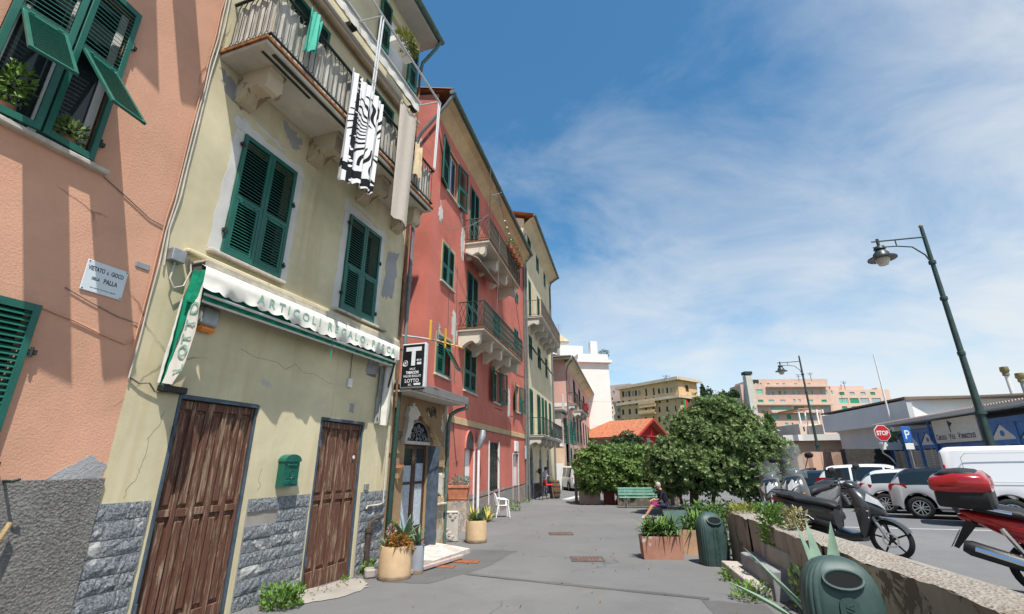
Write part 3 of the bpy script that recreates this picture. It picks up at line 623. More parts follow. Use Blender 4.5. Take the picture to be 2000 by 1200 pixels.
m=MB(); m.tube([(-4.3,-.14,10.78),(.8,-.14,10.78)],.07,10); m.build('fabric_roll',simple('tan_cloth',(.42,.34,.25),.85,.1,var=.2),lw)
m=MB(); m.box(-4.3,.85,-.24,-.0,10.87,10.90); m.build('hood',M_alu,lw)
# window-box plant on the top floor
pl=root('window_box_plant','bushy yellow-green succulent spilling from a top-floor window box of the yellow house','plant',loc2w(YO,YR,(-.45,-.34,12.1)),YR)
m=MB(); m.box(-.35,.40,-.12,.12,-.05,.14,.01); m.build('window_box',M_white,pl)
def leaf_blob(n,fn,size,seed,fold=.25,spread=1.0):
    """n small leaf blades placed and aimed by fn(rand)->(pos, normal-ish dir)"""
    q=random.Random(seed); m=MB()
    for _ in range(n):
        p,d=fn(q); d=(Vector(d)+Vector((q.gauss(0,.45),q.gauss(0,.45),q.gauss(0,.45)))*spread).normalized(); s=size*q.uniform(.6,1.35)
        a=d.cross(Vector((q.uniform(-1,1),q.uniform(-1,1),q.uniform(-1,1))))
        if a.length<1e-3: continue
        a.normalize(); b=d.cross(a); p=Vector(p)
        m.add([p-d*s*.15,p+d*s*.45+a*s*.24+b*s*fold*.3,p+d*s,p+d*s*.45-a*s*.24+b*s*fold*.3],[(0,1,2,3)])
    return m
def leaf_mat(name,c1,c2,rough=.5,spec=.35,trans=.25):
    t=NT(name,rough,spec); oi=t.n('ShaderNodeNewGeometry'); k=t.mix(t.ramp(oi.outputs['Random Per Island'],.05,.95),c1,c2); n=t.noise(1.3,4,.6); k=t.mix(t.math('MULTIPLY',t.ramp(n,.42,.66),.62),k,tuple(q*.5 for q in c1)); n3=t.noise(2.9,3,.5,t.coord((1,1,1),(5,2,8))); k=t.mix(t.math('MULTIPLY',t.ramp(n3,.52,.70),.55),k,tuple(min(.6,q*1.35) for q in c2))
    t.col(k); t.b.inputs['Transmission Weight'].default_value=0.0; t.b.inputs['Subsurface Weight'].default_value=0.0
    tr=t.n('ShaderNodeBsdfTranslucent'); t.l(k,tr.inputs[0]); mx=t.n('ShaderNodeMixShader'); mx.inputs[0].default_value=trans; t.l(t.b.outputs[0],mx.inputs[1]); t.l(tr.outputs[0],mx.inputs[2]); t.l(mx.outputs[0],t.o.inputs[0]); return t.m
M_leafA=leaf_mat('glossy_leaf',(.060,.118,.034),(.25,.335,.12),.5,.4,.32)
M_leafB=leaf_mat('yellow_green_leaf',(.10,.14,.02),(.30,.30,.06))
M_leafC=leaf_mat('fresh_weed_leaf',(.06,.14,.02),(.17,.30,.05))
M_leafD=leaf_mat('blue_green_leaf',(.07,.13,.09),(.17,.25,.17))
M_leafO=leaf_mat('orange_succulent',(.22,.16,.03),(.50,.20,.04))
def ell(cx,cy,cz,rx,ry,rz,shell=.55):
    def f(q):
        while True:
            v=Vector((q.gauss(0,1),q.gauss(0,1),q.gauss(0,1)))
            if v.length>.1: break
        v.normalize(); r=shell+(1-shell)*q.random()**.6
        return (cx+v.x*rx*r,cy+v.y*ry*r,cz+v.z*rz*r),(v.x,v.y,v.z+.3)
    return f
leaf_blob(900,ell(.05,-.12,.22,.42,.20,.30,.5),.075,21).build('foliage',M_leafB,pl)
for k,(x_,y_,z_,lb_) in enumerate(PLANTS):
    sp_=root('sill_plant',lb_,'potted plant',loc2w(YO,YR,(x_,y_,z_)),YR); m=MB(); m.lathe([(.06,0),(.085,.14),(.09,.15)],12); m.build('pot',simple('clay_pot',(.36,.16,.09),.85,.15,var=.2),sp_,40); leaf_blob(170,ell(0,-.02,.25 if k else .42,.15,.10,.14 if k else .26,.2),.07,230+k).build('foliage',M_leafC if k==0 else M_leafA,sp_)
# ------------------------------------------------------------------ washing
def sheet(name,label,cat,s0,s1,off,ztop,zbot,mat,folds,amp,seed,group=None,slant=0.0,nz=14,hemj=.03,n=26):
    q=random.Random(seed); m=MB()
    for i in range(n+1):
        t_=i/n; hem=zbot+q.uniform(-hemj,hemj)+slant*t_
        for j in range(nz+1):
            v=j/nz; a=amp*math.sin(t_*folds*6.283+seed)*(0.35+.65*v)+.4*amp*math.sin(t_*folds*2.3*6.283+v*2)
            m.v.append((s0+(s1-s0)*t_*(1-.06*v),-(off+a),ztop-.02*math.sin(t_*9)+(hem-ztop)*v))
    for i in range(n):
        for j in range(nz): b=i*(nz+1)+j; m.f.append((b,b+1,b+nz+2,b+nz+1))
    o=m.build(name,mat,None,60,loc=YO,rot=(0,0,YR)); return tag(o,label,cat,group)
def bw_print():
    t=NT('black_white_sun_print',.9,.1); cx=t.n('ShaderNodeSeparateXYZ'); t.l(t.tc.outputs['Object'],cx.inputs[0])
    x=t.math('SUBTRACT',cx.outputs[0],-2.02); z=t.math('SUBTRACT',cx.outputs[2],7.92)
    r=t.math('SQRT',t.math('ADD',t.math('MULTIPLY',t.math('MULTIPLY',x,x),1.6),t.math('MULTIPLY',z,z))); an=t.math('ARCTAN2',z,x)
    wv=t.math('ADD',t.math('MULTIPLY',an,30.0),t.math('MULTIPLY',t.math('SINE',t.math('MULTIPLY',r,11.0)),1.5)); s=t.math('SINE',wv)
    ray=t.math('GREATER_THAN',s,t.math('ADD',.15,t.math('MULTIPLY',t.math('ABSOLUTE',t.math('SUBTRACT',r,.50)),1.6))); ring=t.math('MULTIPLY',t.math('GREATER_THAN',r,.27),t.math('LESS_THAN',r,.92))
    sunm=t.math('MULTIPLY',ray,ring)
    band=t.math('MULTIPLY',t.math('GREATER_THAN',t.math('ABSOLUTE',t.math('SUBTRACT',cx.outputs[2],6.92)),-1),t.math('LESS_THAN',t.math('ABSOLUTE',t.math('SUBTRACT',cx.outputs[2],6.93)),.085))
    band2=t.math('LESS_THAN',t.math('ABSOLUTE',t.math('SUBTRACT',cx.outputs[0],-2.62)),.045)
    band=t.math('MAXIMUM',band,band2)
    vo=t.n('ShaderNodeTexVoronoi'); vo.inputs['Scale'].default_value=11.0; t.l(t.coord((1,.01,1)),vo.inputs['Vector']); hole=t.math('GREATER_THAN',vo.outputs['Distance'],.30)
    band=t.math('MULTIPLY',band,hole)
    t.col(t.mix(t.math('MAXIMUM',sunm,band),(.72,.72,.72),(.016,.016,.018))); return t.m
sheet('printed_cloth','black and white sun-print cloth drying over the yellow house balcony rail','cloth',-2.82,-1.82,1.02,9.0,6.62,bw_print(),3.5,.06,3,slant=.25)
t=NT('beige_towel',.95,.08); t.col(t.mix(t.noise(9,4,.6),(.52,.45,.38),(.64,.57,.49))); t.bump(t.noise(160,3,.7),.8,.006); M_towel=t.m
sheet('beige_towel','long beige towel pegged to the drying line, hanging furthest down the balcony','towel',-1.24,-.56,1.02,9.62,6.75,M_towel,.6,.035,6,slant=.05,hemj=.008)
sheet('green_cloth','small mint green cloth pegged above the yellow house balcony rail','cloth',-3.93,-3.64,1.0,9.2,8.30,simple('mint_cloth',(.10,.48,.36),.85,.1,var=.15),1.5,.05,9,slant=.15)
sheet('cream_rag','crumpled cream rag hanging at the far end of the balcony','cloth',-.46,-.22,1.0,9.1,8.25,simple('cream_rag',(.62,.50,.32),.9,.1,var=.25),1.5,.06,5)
for k,(za,zb,of) in enumerate(((9.25,9.25,1.0),(9.62,9.62,1.03),(9.9,9.85,.8))):
    m=MB(); m.tube([(-4.3+(4.6)*i/10,-of,za+(zb-za)*i/10-.05*math.sin(math.pi*i/10)) for i in range(11)],.006,5)
    tag(m.build('drying_line',M_cable,None,loc=YO,rot=(0,0,YR)),('lowest washing line along the balcony rail','washing line carrying the beige towel','upper washing line running nearest the shutters')[k],'washing line','washing lines of the yellow house balcony')
for s_,pl_ in ((-1.2,'wooden peg at the near corner of the beige towel'),(-.9,'wooden peg at the middle of the beige towel'),(-.6,'wooden peg at the far corner of the beige towel')): 
    m=MB(); m.box(-.012,.012,-.012,.012,-.05,.05); tag(m.build('clothes_peg',simple('peg_wood',(.55,.42,.15),.7,.2),None,loc=loc2w(YO,YR,(s_,-1.03,9.62)),rot=(0,0,YR)),pl_,'peg','pegs on the beige towel')

# ================================================================== shop awning with lettering
aw=root('shop_awning','faded white and green shop awning lettered ARTICOLI REGALO . PESCA, folded up','awning',YO,YR)
M_aw=simple('awning_white',(.68,.66,.60),.8,.15,var=.12,scale=4); M_awg=simple('awning_green',(.01,.25,.14),.75,.15,var=.2,scale=4); M_letter=simple('faded_green_lettering',(.27,.46,.375),.8,.1,var=.35,scale=12)
m=MB(); m.box(-4.22,.58,-.30,-.0,4.56,4.60,.008); m.box(-4.22,.58,-.31,-.285,4.50,4.56); m.build('hood',simple('hood_beige',(.50,.45,.36),.7,.3,var=.3,scale=5),aw)
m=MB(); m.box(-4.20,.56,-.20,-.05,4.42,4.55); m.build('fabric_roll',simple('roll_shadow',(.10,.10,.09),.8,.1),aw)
m=MB(); m.tube([(-4.22,-.36,4.10),(.40,-.36,4.10)],.022,8); m.tube([(-4.2,-.30,4.02),(.40,-.30,4.02)],.018,8); m.build('front_bar',M_alu,aw)
nv=190; m=MB(); q=random.Random(2); 
def flut(t_): return .030*math.sin(t_*50)+.022*math.sin(t_*27+1)+.008*math.sin(t_*120)
for i in range(nv+1):
    t_=i/nv; x=-4.28+4.72*t_; sc=abs(math.sin(t_*math.pi*22)); droop=.035*sc
    m.v+= [(x,-.30,4.50),(x,-.40,4.445),(x,-.4035,4.32),(x,-.407,4.195),(x,-.41-flut(t_),4.155-droop+.02*math.sin(t_*9))]
for i in range(nv):
    for j in range(4): b=i*5+j; m.f.append((b,b+1,b+6,b+5))
m.build('valance',M_aw,aw,60)
m=MB()
for i in range(61):
    t_=i/60; x=-4.2+4.58*t_; m.v+=[(x,-.34,4.22),(x,-.30-.02*math.sin(i*1.7),4.06-.03*abs(math.sin(i*.9)))]
for i in range(60): b=i*2; m.f.append((b,b+1,b+3,b+2))
m.build('green_lining',M_awg,aw,60)
lx=-3.42
for ch,wd in (('A',.205),('R',.195),('T',.18),('I',.11),('C',.205),('O',.225),('L',.17),('I',.20),(' ',.02),('R',.19),('E',.175),('G',.20),('A',.20),('L',.165),('O',.22),('.',.16),('P',.185),('E',.165),('S',.18),('C',.19),('A',.18)):
    if ch!=' ': text(ch,'letter',M_letter,aw,.20,(lx,-.4085,4.225),(R(90),0,0),.0006,1.0,.004)
    lx+=wd
for s_,zt in ((-4.22,4.12),(.36,4.10)):
    m=MB(); m.tube([(s_,-.36,zt),(s_+.06,-.04,2.92)],.02,8); m.build('arm',M_iron,aw); m=MB(); m.box(s_-.05,s_+.28,-.10,-.0,2.85,2.93,.01); m.build('arm_bracket',M_black,aw)
# collapsed side curtains
def strip(name,mat,pts0,pts1,s,amp,seed,nseg=16,nw=6):
    q=random.Random(seed); m=MB()
    for i in range(nseg+1):
        t_=i/nseg
        def ev(P):
            k=t_*(len(P)-1); a=min(int(k),len(P)-2); f=k-a; return P[a][0]+(P[a+1][0]-P[a][0])*f,P[a][1]+(P[a+1][1]-P[a][1])*f
        a,b=ev(pts0),ev(pts1)
        for j in range(nw+1):
            u_=j/nw; m.v.append((s+amp*math.sin(u_*9+seed+t_*1.5)+q.uniform(-.006,.006),-(a[0]+(b[0]-a[0])*u_),a[1]+(b[1]-a[1])*u_))
    for i in range(nseg):
        for j in range(nw): b=i*(nw+1)+j; m.f.append((b,b+1,b+nw+2,b+nw+1))
    return m.build(name,mat,aw,60)
strip('side_curtain',M_aw,[(.28,4.30),(.20,3.55),(.055,2.95)],[(.40,4.22),(.44,3.60),(.38,3.14),(.24,2.92)],-4.26,.006,1)['label']='white hanging awning end lettered LOTTO'
strip('side_curtain',M_awg,[(.08,4.45),(-.0+.02,3.6),(.012,2.90)],[(.34,4.42),(.21,3.75),(.13,3.4),(.07,2.92)],-4.235,.030,2)
strip('side_curtain',M_aw,[(.10,4.0),(.06,3.5),(.03,2.95)],[(.13,4.1),(.10,3.5),(.055,2.95)],-4.29,.008,3)
strip('side_curtain',M_awg,[(.20,4.40),(.17,4.0)],[(.40,4.40),(.32,3.95)],-4.28,.02,4)
for ch,k in (('L',0),('O',1),('T',2),('T',3),('O',4)):
    z=3.06+k*.185; o_=.20+k*.025
    text(ch,'letter',M_letter,aw,.22,(-4.271,-(o_+.165-.012*k),z),Matrix(((0,0,-1),(0,1,0),(1,0,0))).to_euler(),.0015,.95,.004)
strip('side_curtain',M_aw,[(.02,4.05),(.02,3.3),(.06,2.78)],[(.36,4.05),(.34,3.3),(.30,2.75)],.36,.035,7)
strip('side_curtain',simple('grey_curtain',(.33,.34,.33),.85,.1,var=.2),[(.02,4.0),(.0,2.8)],[(.18,4.0),(.12,2.8)],.30,.03,8)
m=MB(); m.tube([(-1.72,-.38,4.12),(-1.715,-.385,3.9),(-1.72,-.38,3.72)],.008,5); m.build('pull_cord',simple('teal_cord',(.02,.35,.30),.7,.2),aw)

# ================================================================== tobacco sign
ts=root('tobacco_sign','black lit-box sign with a big white T reading SALI E TABACCHI VALORI BOLLATI LOTTO','sign',YO,YR)
m=MB(); m.box(.97,1.10,-.76,-.13,3.62,4.66,.02); m.build('case',simple('sign_case',(.62,.64,.65),.4,.4,.2,var=.08),ts)
M_sb=simple('sign_black',(.012,.013,.016),.25,.5,var=0); M_sw=simple('sign_white',(.72,.73,.74),.5,.3,var=.05)
m=MB(); m.box(.963,.971,-.725,-.165,3.655,4.625); m.build('face',M_sb,ts)
m=MB(); m.box(.958,.9625,-.655,-.255,4.47,4.565); m.box(.958,.9625,-.505,-.405,4.13,4.47); m.build('big_t',M_sw,ts)
def stext(s_,c,z,size,sx=.8,bold=.002,nm='lettering'): return text(s_,nm,M_sw,ts,size,(.9625,-c,z),ROT_S,.001,sx,bold,'CENTER')
stext('SALI E',.445,4.035,.065,.85,.001); stext('TABACCHI',.445,3.945,.085,.78,.004); stext('VALORI BOLLATI',.445,3.865,.075,.80,.001); stext('LOTTO',.445,3.745,.115,.95,.002); stext('RIC.',.40,3.675,.06,.85,.001); stext('RIV. N',.60,4.235,.06,.7,.003)
m=MB(); m.box(.958,.9625,-.665,-.555,4.15,4.205); m.box(.958,.9625,-.67,-.50,3.68,3.725); m.build('number_field',M_sw,ts)
m=MB()
for k in range(5):
    a=R(90+72*k); b=R(90+72*k+36); c_=(.255,4.20)
    m.add([(.959,-(c_[0]),c_[1]),(.959,-(c_[0]+.016*math.cos(b)),c_[1]+.016*math.sin(b)),(.959,-(c_[0]+.04*math.cos(a)),c_[1]+.04*math.sin(a)),(.959,-(c_[0]+.016*math.cos(b-R(72))),c_[1]+.016*math.sin(b-R(72)))],[(0,1,2,3)])
m.tube([(.96,-(.255+.055*math.cos(t_)),4.20+.055*math.sin(t_)) for t_ in [k*.45 for k in range(15)]],.006,4); m.tube([(.96,-(.255+.07*math.cos(t_)),4.185+.06*math.sin(t_)) for t_ in [math.pi+k*.3 for k in range(1,10)]],.008,4)
m.build('state_emblem',M_sw,ts)
m=MB(); m.tube([(1.03,.0,4.55),(1.03,-.14,4.55)],.02,6); m.tube([(1.03,.0,3.60),(1.03,-.74,3.60)],.014,6); m.tube([(1.03,.0,3.75),(1.03,-.14,3.75)],.02,6); m.build('bracket',M_iron,ts)
# ================================================================== small ochre shop between the yellow and red houses
M_och=plaster('flaking_ochre_plaster',(.33,.225,.13),stain=(.5,.45,.4),patch=(.60,.56,.47),patch_amt=.64,patch_scale=1.1,streak=.5,bump=.8,fine=30,fade=.3)
an=root('ochre_shop','small ochre tobacconist annexe with arched door between yellow and red houses','shop',YO,YR)
y0=.12
AO=[(1.80,2.96,-.2,2.46)]
m=wall_mesh(1.0,3.92,-.2,3.62,AO+[],y0,.16)
m.build('wall',M_och,an)
m=MB(); m.box(1.0,3.92,y0+.17,4,0,3.6); m.build('core',M_dark,an); m=MB(); m.box(3.80,3.93,y0-.03,3,0,3.55); m.build('end_pilaster',plaster('pale_corner_plaster',(.52,.47,.38),streak=.6,fade=.3),an)
# arched fanlight with iron scrolls
m=MB(); ar=[(2.38+.56*math.cos(t_),2.50+.50*math.sin(t_)) for t_ in [math.pi*k/18 for k in range(19)]]
m.prism(ar,y0-.010,y0+.004); fan=m.build('fanlight',M_dark,an)
m=MB(); m.tube([(a,y0-.02,b) for a,b in ar],.018,6)
for cx_,cz_,r_0,d in ((2.08,2.62,.11,1),(2.68,2.62,.11,-1),(2.38,2.66,.13,1),(2.22,2.78,.09,-1),(2.54,2.78,.09,1),(2.38,2.86,.07,-1),(1.95,2.57,.06,1),(2.81,2.57,.06,-1),(2.3,2.56,.05,1),(2.5,2.56,.05,-1)):
    m.tube([(cx_+d*(r_0*(1-k/22))*math.cos(k*.55),y0-.02,cz_+(r_0*(1-k/22))*math.sin(k*.55)) for k in range(18)],.0075,4)
m.build('iron_scroll',simple('grey_scroll',(.30,.31,.32),.5,.4,.4,var=.2),fan)
m=MB(); m.box(1.74,3.02,y0-.03,y0+.02,2.44,2.52,.008); m.build('lintel',M_sill,an)
# glazed door: stiles, rails, panes with curtains, one leaf ajar
M_brown=simple('brown_door_varnish',(.075,.040,.026),.45,.4,var=.3,scale=8)
M_curt=simple('blue_lace_curtain',(.42,.48,.54),.85,.1,var=.25,scale=14)
D=MB(); D.box(1.86,2.90,y0+.10,y0+.12,-.1,.55); D=D.build('door',M_brown,an)
for xa,xb in ((1.80,1.88),(2.28,2.38),(2.38,2.47),(2.87,2.96)):
    m=MB(); m.box(xa,xb,y0+.06,y0+.10,-.1,2.44,.006); m.build('stile',M_brown,D)
for xa,xb in ((1.88,2.28),(2.47,2.87)):
    for za,zb in ((.0,.55),(1.52,1.58),(2.34,2.44)): m=MB(); m.box(xa,xb,y0+.065,y0+.10,za,zb,.004); m.build('rail',M_brown,D)
    m=MB(); m.box(xa,xb,y0+.092,y0+.098,.55,2.34); m.build('pane',M_glass,D)
    m=MB()
    for k in range(12): x=xa+(xb-xa)*k/12; m.box(x,x+(xb-xa)/12*.98,y0+.078+.006*(k%2),y0+.086+.006*(k%2),.58,1.95 if xa<2.2 else 2.0)
    m.build('curtain',M_curt,D)
m=MB(); m.prism([(2.97,-.1),(3.03,-.1),(3.03,2.42),(2.97,2.42)],y0-.30,y0-.004); m.build('open_shutter_board',simple('blue_grey_board',(.085,.11,.145),.6,.3,var=.4,scale=5),an)
m=MB()
for k in range(8): a=R(45*k); m.tube([(2.33,y0+.05,2.12),(2.33+.14*math.cos(a),y0+.05,2.12+.14*math.sin(a))],.005,4)
m.build('straw_star',simple('straw',(.55,.40,.18),.8,.1),D)
# lean-to roof with a grey fascia, gutter and pipe
m=MB(); m.add([(1.0,-.42,3.72),(4.15,-.42,3.72),(4.15,3.5,4.8),(1.0,3.5,4.8),(1.0,-.42,3.64),(4.15,-.42,3.64),(4.15,3.5,4.72),(1.0,3.5,4.72)],[(0,1,2,3),(7,6,5,4),(0,4,5,1),(1,5,6,2),(3,7,4,0)]); m.build('roof',simple('zinc_roof',(.36,.355,.34),.55,.4,.3,var=.2),an)
m=MB(); m.box(1.0,4.18,-.45,-.425,3.60,3.80,.004); m.build('fascia',simple('grey_fascia',(.20,.19,.185),.6,.3,var=.15),an)
m=MB(); m.box(1.0,3.95,-.42,y0-.002,3.56,3.60); m.build('soffit',simple('pale_soffit',(.52,.49,.43),.8,.2,var=.12),an)
m=MB(); m.tube([(4.15,-.44,3.68),(4.12,-.42,3.50),(3.98,-.2,3.42),(3.90,-.03,3.30),(3.90,.02,3.05),(3.90,.03,0.02)],.055,10); m.build('downpipe',M_pipeg,an,True)
m=MB(); m.tube([(1.10,-.05,3.55),(1.04,-.06,0.02)],.06,10); m.build('downpipe',simple('dark_green_pipe',(.02,.05,.04),.5,.4,var=.3),an,True)
m=MB(); m.box(1.04,1.55,y0-.03,y0-.001,2.22,2.27); m.build('string_moulding',M_och,an)
m=MB()
for s_,z_ in ((1.48,2.60),): m.tube([(s_+(.13*(1-k/16))*math.cos(k*.6),y0-.03,z_+(.13*(1-k/16))*math.sin(k*.6)) for k in range(14)],.009,5)
m.build('iron_curl',M_iron,an)
m=MB(); m.tube([(2.75+.55*k/12+.0,y0-.02,3.28+.12*math.sin(k*.9)) for k in range(13)],.012,5); m.tube([(3.1+(.17*(1-k/18))*math.cos(k*.6),y0-.02,3.30+(.17*(1-k/18))*math.sin(k*.6)) for k in range(15)],.010,5); m.build('iron_curl',M_iron,an)
M_patchw=plaster('bare_lime_patch',(.58,.54,.46),streak=.3,bump=.8,fine=22,fade=.3)
patch(an,[(1.62,2.46),(1.72,3.25),(1.95,3.38),(2.3,3.15),(1.98,2.98),(1.80,2.6)],M_patchw,41,.04,y0-.005).location=(0,0,0)
patch(an,[(2.3,3.18),(3.1,2.75),(3.7,2.3),(3.75,1.9),(3.1,1.9),(3.02,2.5),(2.8,2.85),(2.4,3.05)],plaster('fresh_orange_ochre',(.46,.30,.165),streak=.4,bump=1.0,fine=26,fade=.35),42,.04,y0-.005)
patch(an,[(3.05,1.2),(3.6,1.25),(3.7,1.7),(3.2,1.75)],M_patchw,43,.05,y0-.006)
patch(an,[(3.05,-.1),(3.78,-.1),(3.78,1.15),(3.1,1.2)],plaster('ochre_low_patch',(.47,.34,.20),patch=(.58,.53,.45),patch_amt=.52,patch_scale=3,streak=.4,bump=1.0,fade=.35),44,.03,y0-.005)
m=MB(); m.box(3.12,3.75,y0-.22,y0-.002,.98,1.02,.006); m.build('stone_shelf',M_sill,an)
# step of cracked terrazzo in front of the shop
st=MB(); st.add([(1.2,-.05,.0),(3.3,-.05,.0),(2.9,-1.15,0),(1.35,-1.0,0),(1.2,-.05,.12),(3.3,-.05,.12),(2.9,-1.15,.10),(1.35,-1.0,.10)],[(4,7,6,5),(0,3,7,4),(3,2,6,7),(2,1,5,6)])
def terr():
    t=NT('cracked_terrazzo',.7,.3); v=t.n('ShaderNodeTexVoronoi'); v.inputs['Scale'].default_value=22; t.l(t.tc.outputs['Object'],v.inputs['Vector']); k=t.mix(t.ramp(v.outputs['Color'],.3,.7),(.42,.47,.43),(.62,.56,.50)); k=t.mix(t.ramp(t.noise(3,5,.6),.5,.6),k,(.55,.36,.30)); t.col(k); return t.m
M_terr=terr()
tag(st.build('shop_step',M_terr,None,loc=YO,rot=(0,0,YR)),'low cracked terrazzo step in front of the ochre shop door','step')
m=MB(); m.box(0,.08,0,1.75,0,.07,.01); tag(m.build('timber_baton',simple('grey_pink_timber',(.46,.36,.33),.85,.1,var=.3,scale=7),None,loc=(-1.98,9.85,.03),rot=(0,0,R(-28))),'weathered timber batten lying along the edge of the terrazzo step','timber')
M_rustp=simple('rusty_steel_plate',(.30,.105,.045),.8,.3,.2,var=.35,scale=7,bump=.3)
for k,(x,y,rz,w,d,lb_) in enumerate(((-1.62,10.62,R(-6),.86,.24,'rusty steel cover plate nearer the camera, in the dark asphalt patch'),(-1.18,11.12,R(-9),.92,.26,'rusty steel cover plate lying farther along the dark asphalt patch'))):
    m=MB(); m.box(-w/2,w/2,-d/2,d/2,0,.012,.003); tag(m.build('cover_plate',M_rustp,None,loc=(x,y,.008),rot=(0,0,rz)),lb_,'cover plate','rusty cover plates before the shop')
for k,(x,y,lb_) in enumerate(((1.42,15.2,'rusty square manhole cover farther up the street'),(1.62,11.35,'grey-brown grated manhole cover nearer the bins'))):
    mr=root('manhole_cover',lb_,'manhole',(x,y,gz(y)+.004),R(-3),'manhole covers in the street'); m=MB(); m.box(-.36,.36,-.30,.30,0,.006,.002); m.build('frame',simple('manhole_frame',(.12,.10,.09),.8,.3,.3,var=.4),mr)
    mm=MB()
    for i in range(8):
        for j in range(6): mm.box(-.31+i*.079,-.31+i*.079+.055,-.25+j*.085,-.25+j*.085+.06,.006,.012)
    mm.build('tread',simple('manhole_tread',(.20,.13,.10),.8,.3,.3,var=.5,scale=5),mr)
# pot hanging on the shop wall
hp=root('wall_pot','empty terracotta half pot fixed to the ochre shop wall','flower pot',loc2w(YO,YR,(1.50,y0,1.68)),YR)
M_terra=simple('terracotta',(.48,.20,.115),.85,.15,var=.25,scale=6,bump=.2); M_terral=simple('pale_terracotta',(.56,.36,.20),.85,.15,var=.25,scale=5,bump=.15)
m=MB(); m.loft([[( .0+rr*math.cos(t_),-max(0,rr*math.sin(t_)),z) for t_ in [math.pi*k/10 for k in range(11)]] for rr,z in ((.08,0),(.14,.22),(.15,.24))],False,False); m.build('bowl',M_terral,hp); m=MB(); m.loft([[( .0+rr*math.cos(t_),-max(0,rr*math.sin(t_)),z) for t_ in [math.pi*k/10 for k in range(11)]] for rr,z in ((.165,.22),(.17,.29),(.14,.29),(.13,.20))],False,False); m.build('lip',M_terra,hp)

# ================================================================== red house
M_red=plaster('red_plaster',(.545,.175,.135),stain=(.75,.7,.65),patch=(.55,.50,.45),patch_amt=.72,patch_scale=.6,streak=.6,bump=.2,fade=.2)
M_redtrim=plaster('ochre_trim',(.56,.40,.23),patch=(.5,.45,.4),patch_amt=.66,streak=.4,fade=.25)
M_rub=plaster('scraped_plinth',(.36,.27,.24),patch=(.30,.29,.28),patch_amt=.5,patch_scale=2,bump=.9,fade=.3)
rd=root('red_house','tall brick-red house with green shutters and two iron balconies','house',RO,RR)
WIN=[(-12.97,-11.9,11.5,13.35),(-10.35,-9.2,10.5,13.4),(-13.07,-11.98,7.9,9.36),(-10.46,-9.1,6.75,9.38),(-6.7,-5.55,7.2,8.85),(-13.2,-12.0,4.7,6.0),(-10.49,-9.14,4.57,6.18),(-6.6,-5.62,4.6,6.06),(-2.38,-1.5,4.6,6.0),(-2.5,-1.55,8.1,9.2),(-10.2,-9.2,-.1,2.55),(-7.16,-5.6,-.1,2.85),(-2.95,-1.75,-.1,2.42),(-2.3,-1.5,10.9,11.45)]
wall_mesh(-14.07,-.02,-.2,14.7,WIN,0,.22).build('wall',M_red,rd)
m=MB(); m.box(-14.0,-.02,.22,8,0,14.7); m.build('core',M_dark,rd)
m=MB(); m.add([(-14.07,0,0),(-14.07,8,0),(-14.07,8,16.2),(-14.07,.0,14.9)],[(3,2,1,0)]); m.build('gable_wall',M_red,rd)
m=MB(); m.add([(-14.07,.0,13.95),(-.02,0,13.95),(-.02,-.28,14.45),(-14.07,-.28,14.45),(-14.07,-.5,14.62),(-.02,-.5,14.62)],[(0,1,2,3),(3,2,5,4)]); m.build('cove_cornice',M_redtrim,rd)
m=MB(); m.tube([(-14.25,-.58,14.72),(.1,-.58,14.72)],.10,10); m.box(-14.2,.1,-.53,-.48,14.62,14.80); m.build('gutter',M_pipeg,rd)
m=MB(); m.tube([(-14.15,-.58,14.62),(-14.2,-.35,14.2),(-14.24,.55,13.1),(-14.22,.75,12.6),(-14.2,.78,3.4)],.06,8); m.build('downpipe',M_pipe,rd,True)
m=MB(); m.tube([(-.02,-.58,14.65),(-.05,-.3,14.3),(-.05,-.07,14.0),(-.05,-.07,.1)],.06,8); m.build('downpipe',M_pipe,rd,True)
m=MB(); m.add([(-14.2,-.62,14.80),(.1,-.62,14.80),(.1,8,17.2),(-14.2,8,17.2)],[(0,1,2,3)]); RF=m.build('roof',simple('terracotta_roof_red',(.40,.17,.09),.9,.1,var=.4,scale=3),rd)
tm=MB(); tm.loft([[(.09*math.cos(t_),y,.055*math.sin(t_)) for t_ in [math.pi*k/5 for k in range(6)]] for y in (0,.42)],False,False); tme=tm.mesh('roof_tile',60); tme.materials.append(simple('roof_tile_clay',(.46,.20,.11),.9,.1,var=.4,scale=3))
for j in range(16):
    for i in range(2): inst(tme,'roof_tile',None,RF,(-14.15+i*.2,-.60+j*.40,14.86+j*.111+.012*i),(R(15.5),0,0))
m=MB(); m.box(-14.07,-.02,-.035,-.001,3.28,3.52,.01); m.build('string_course',M_redtrim,rd)
patch(rd,[(-14.0,-.1),(-.05,-.1),(-.05,.93),(-14.0,.90)],M_rub,60,.05,-.012,40,'plinth_render')
# plaster scars
for pts,sd_ in (([(-11.35,10.4),(-11.1,11.1),(-10.85,10.6),(-10.95,9.6),(-11.2,9.5)],61),([(-12.0,6.5),(-11.8,7.3),(-11.45,7.0),(-11.4,6.2),(-11.7,5.9)],62),([(-11.5,11.3),(-11.3,11.6),(-11.2,11.0)],67),([(-13.6,10.2),(-13.45,10.9),(-13.2,10.3),(-13.4,9.9)],68),([(-13.3,5.5),(-13.0,6.3),(-12.8,5.9)],65),([(-3.95,4.1),(-3.55,4.3),(-3.5,5.5),(-3.8,5.6)],66)):
    patch(rd,pts,M_patch,sd_,.08,-.004)
sc=patch(rd,[(0,11.6),(.25,12.0),(.3,13.0),(.1,13.1),(-.05,12.2)],M_patch,63,.06,-.004); sc.location=(-14.07,.9,0); sc.rotation_euler=(0,0,R(-90))
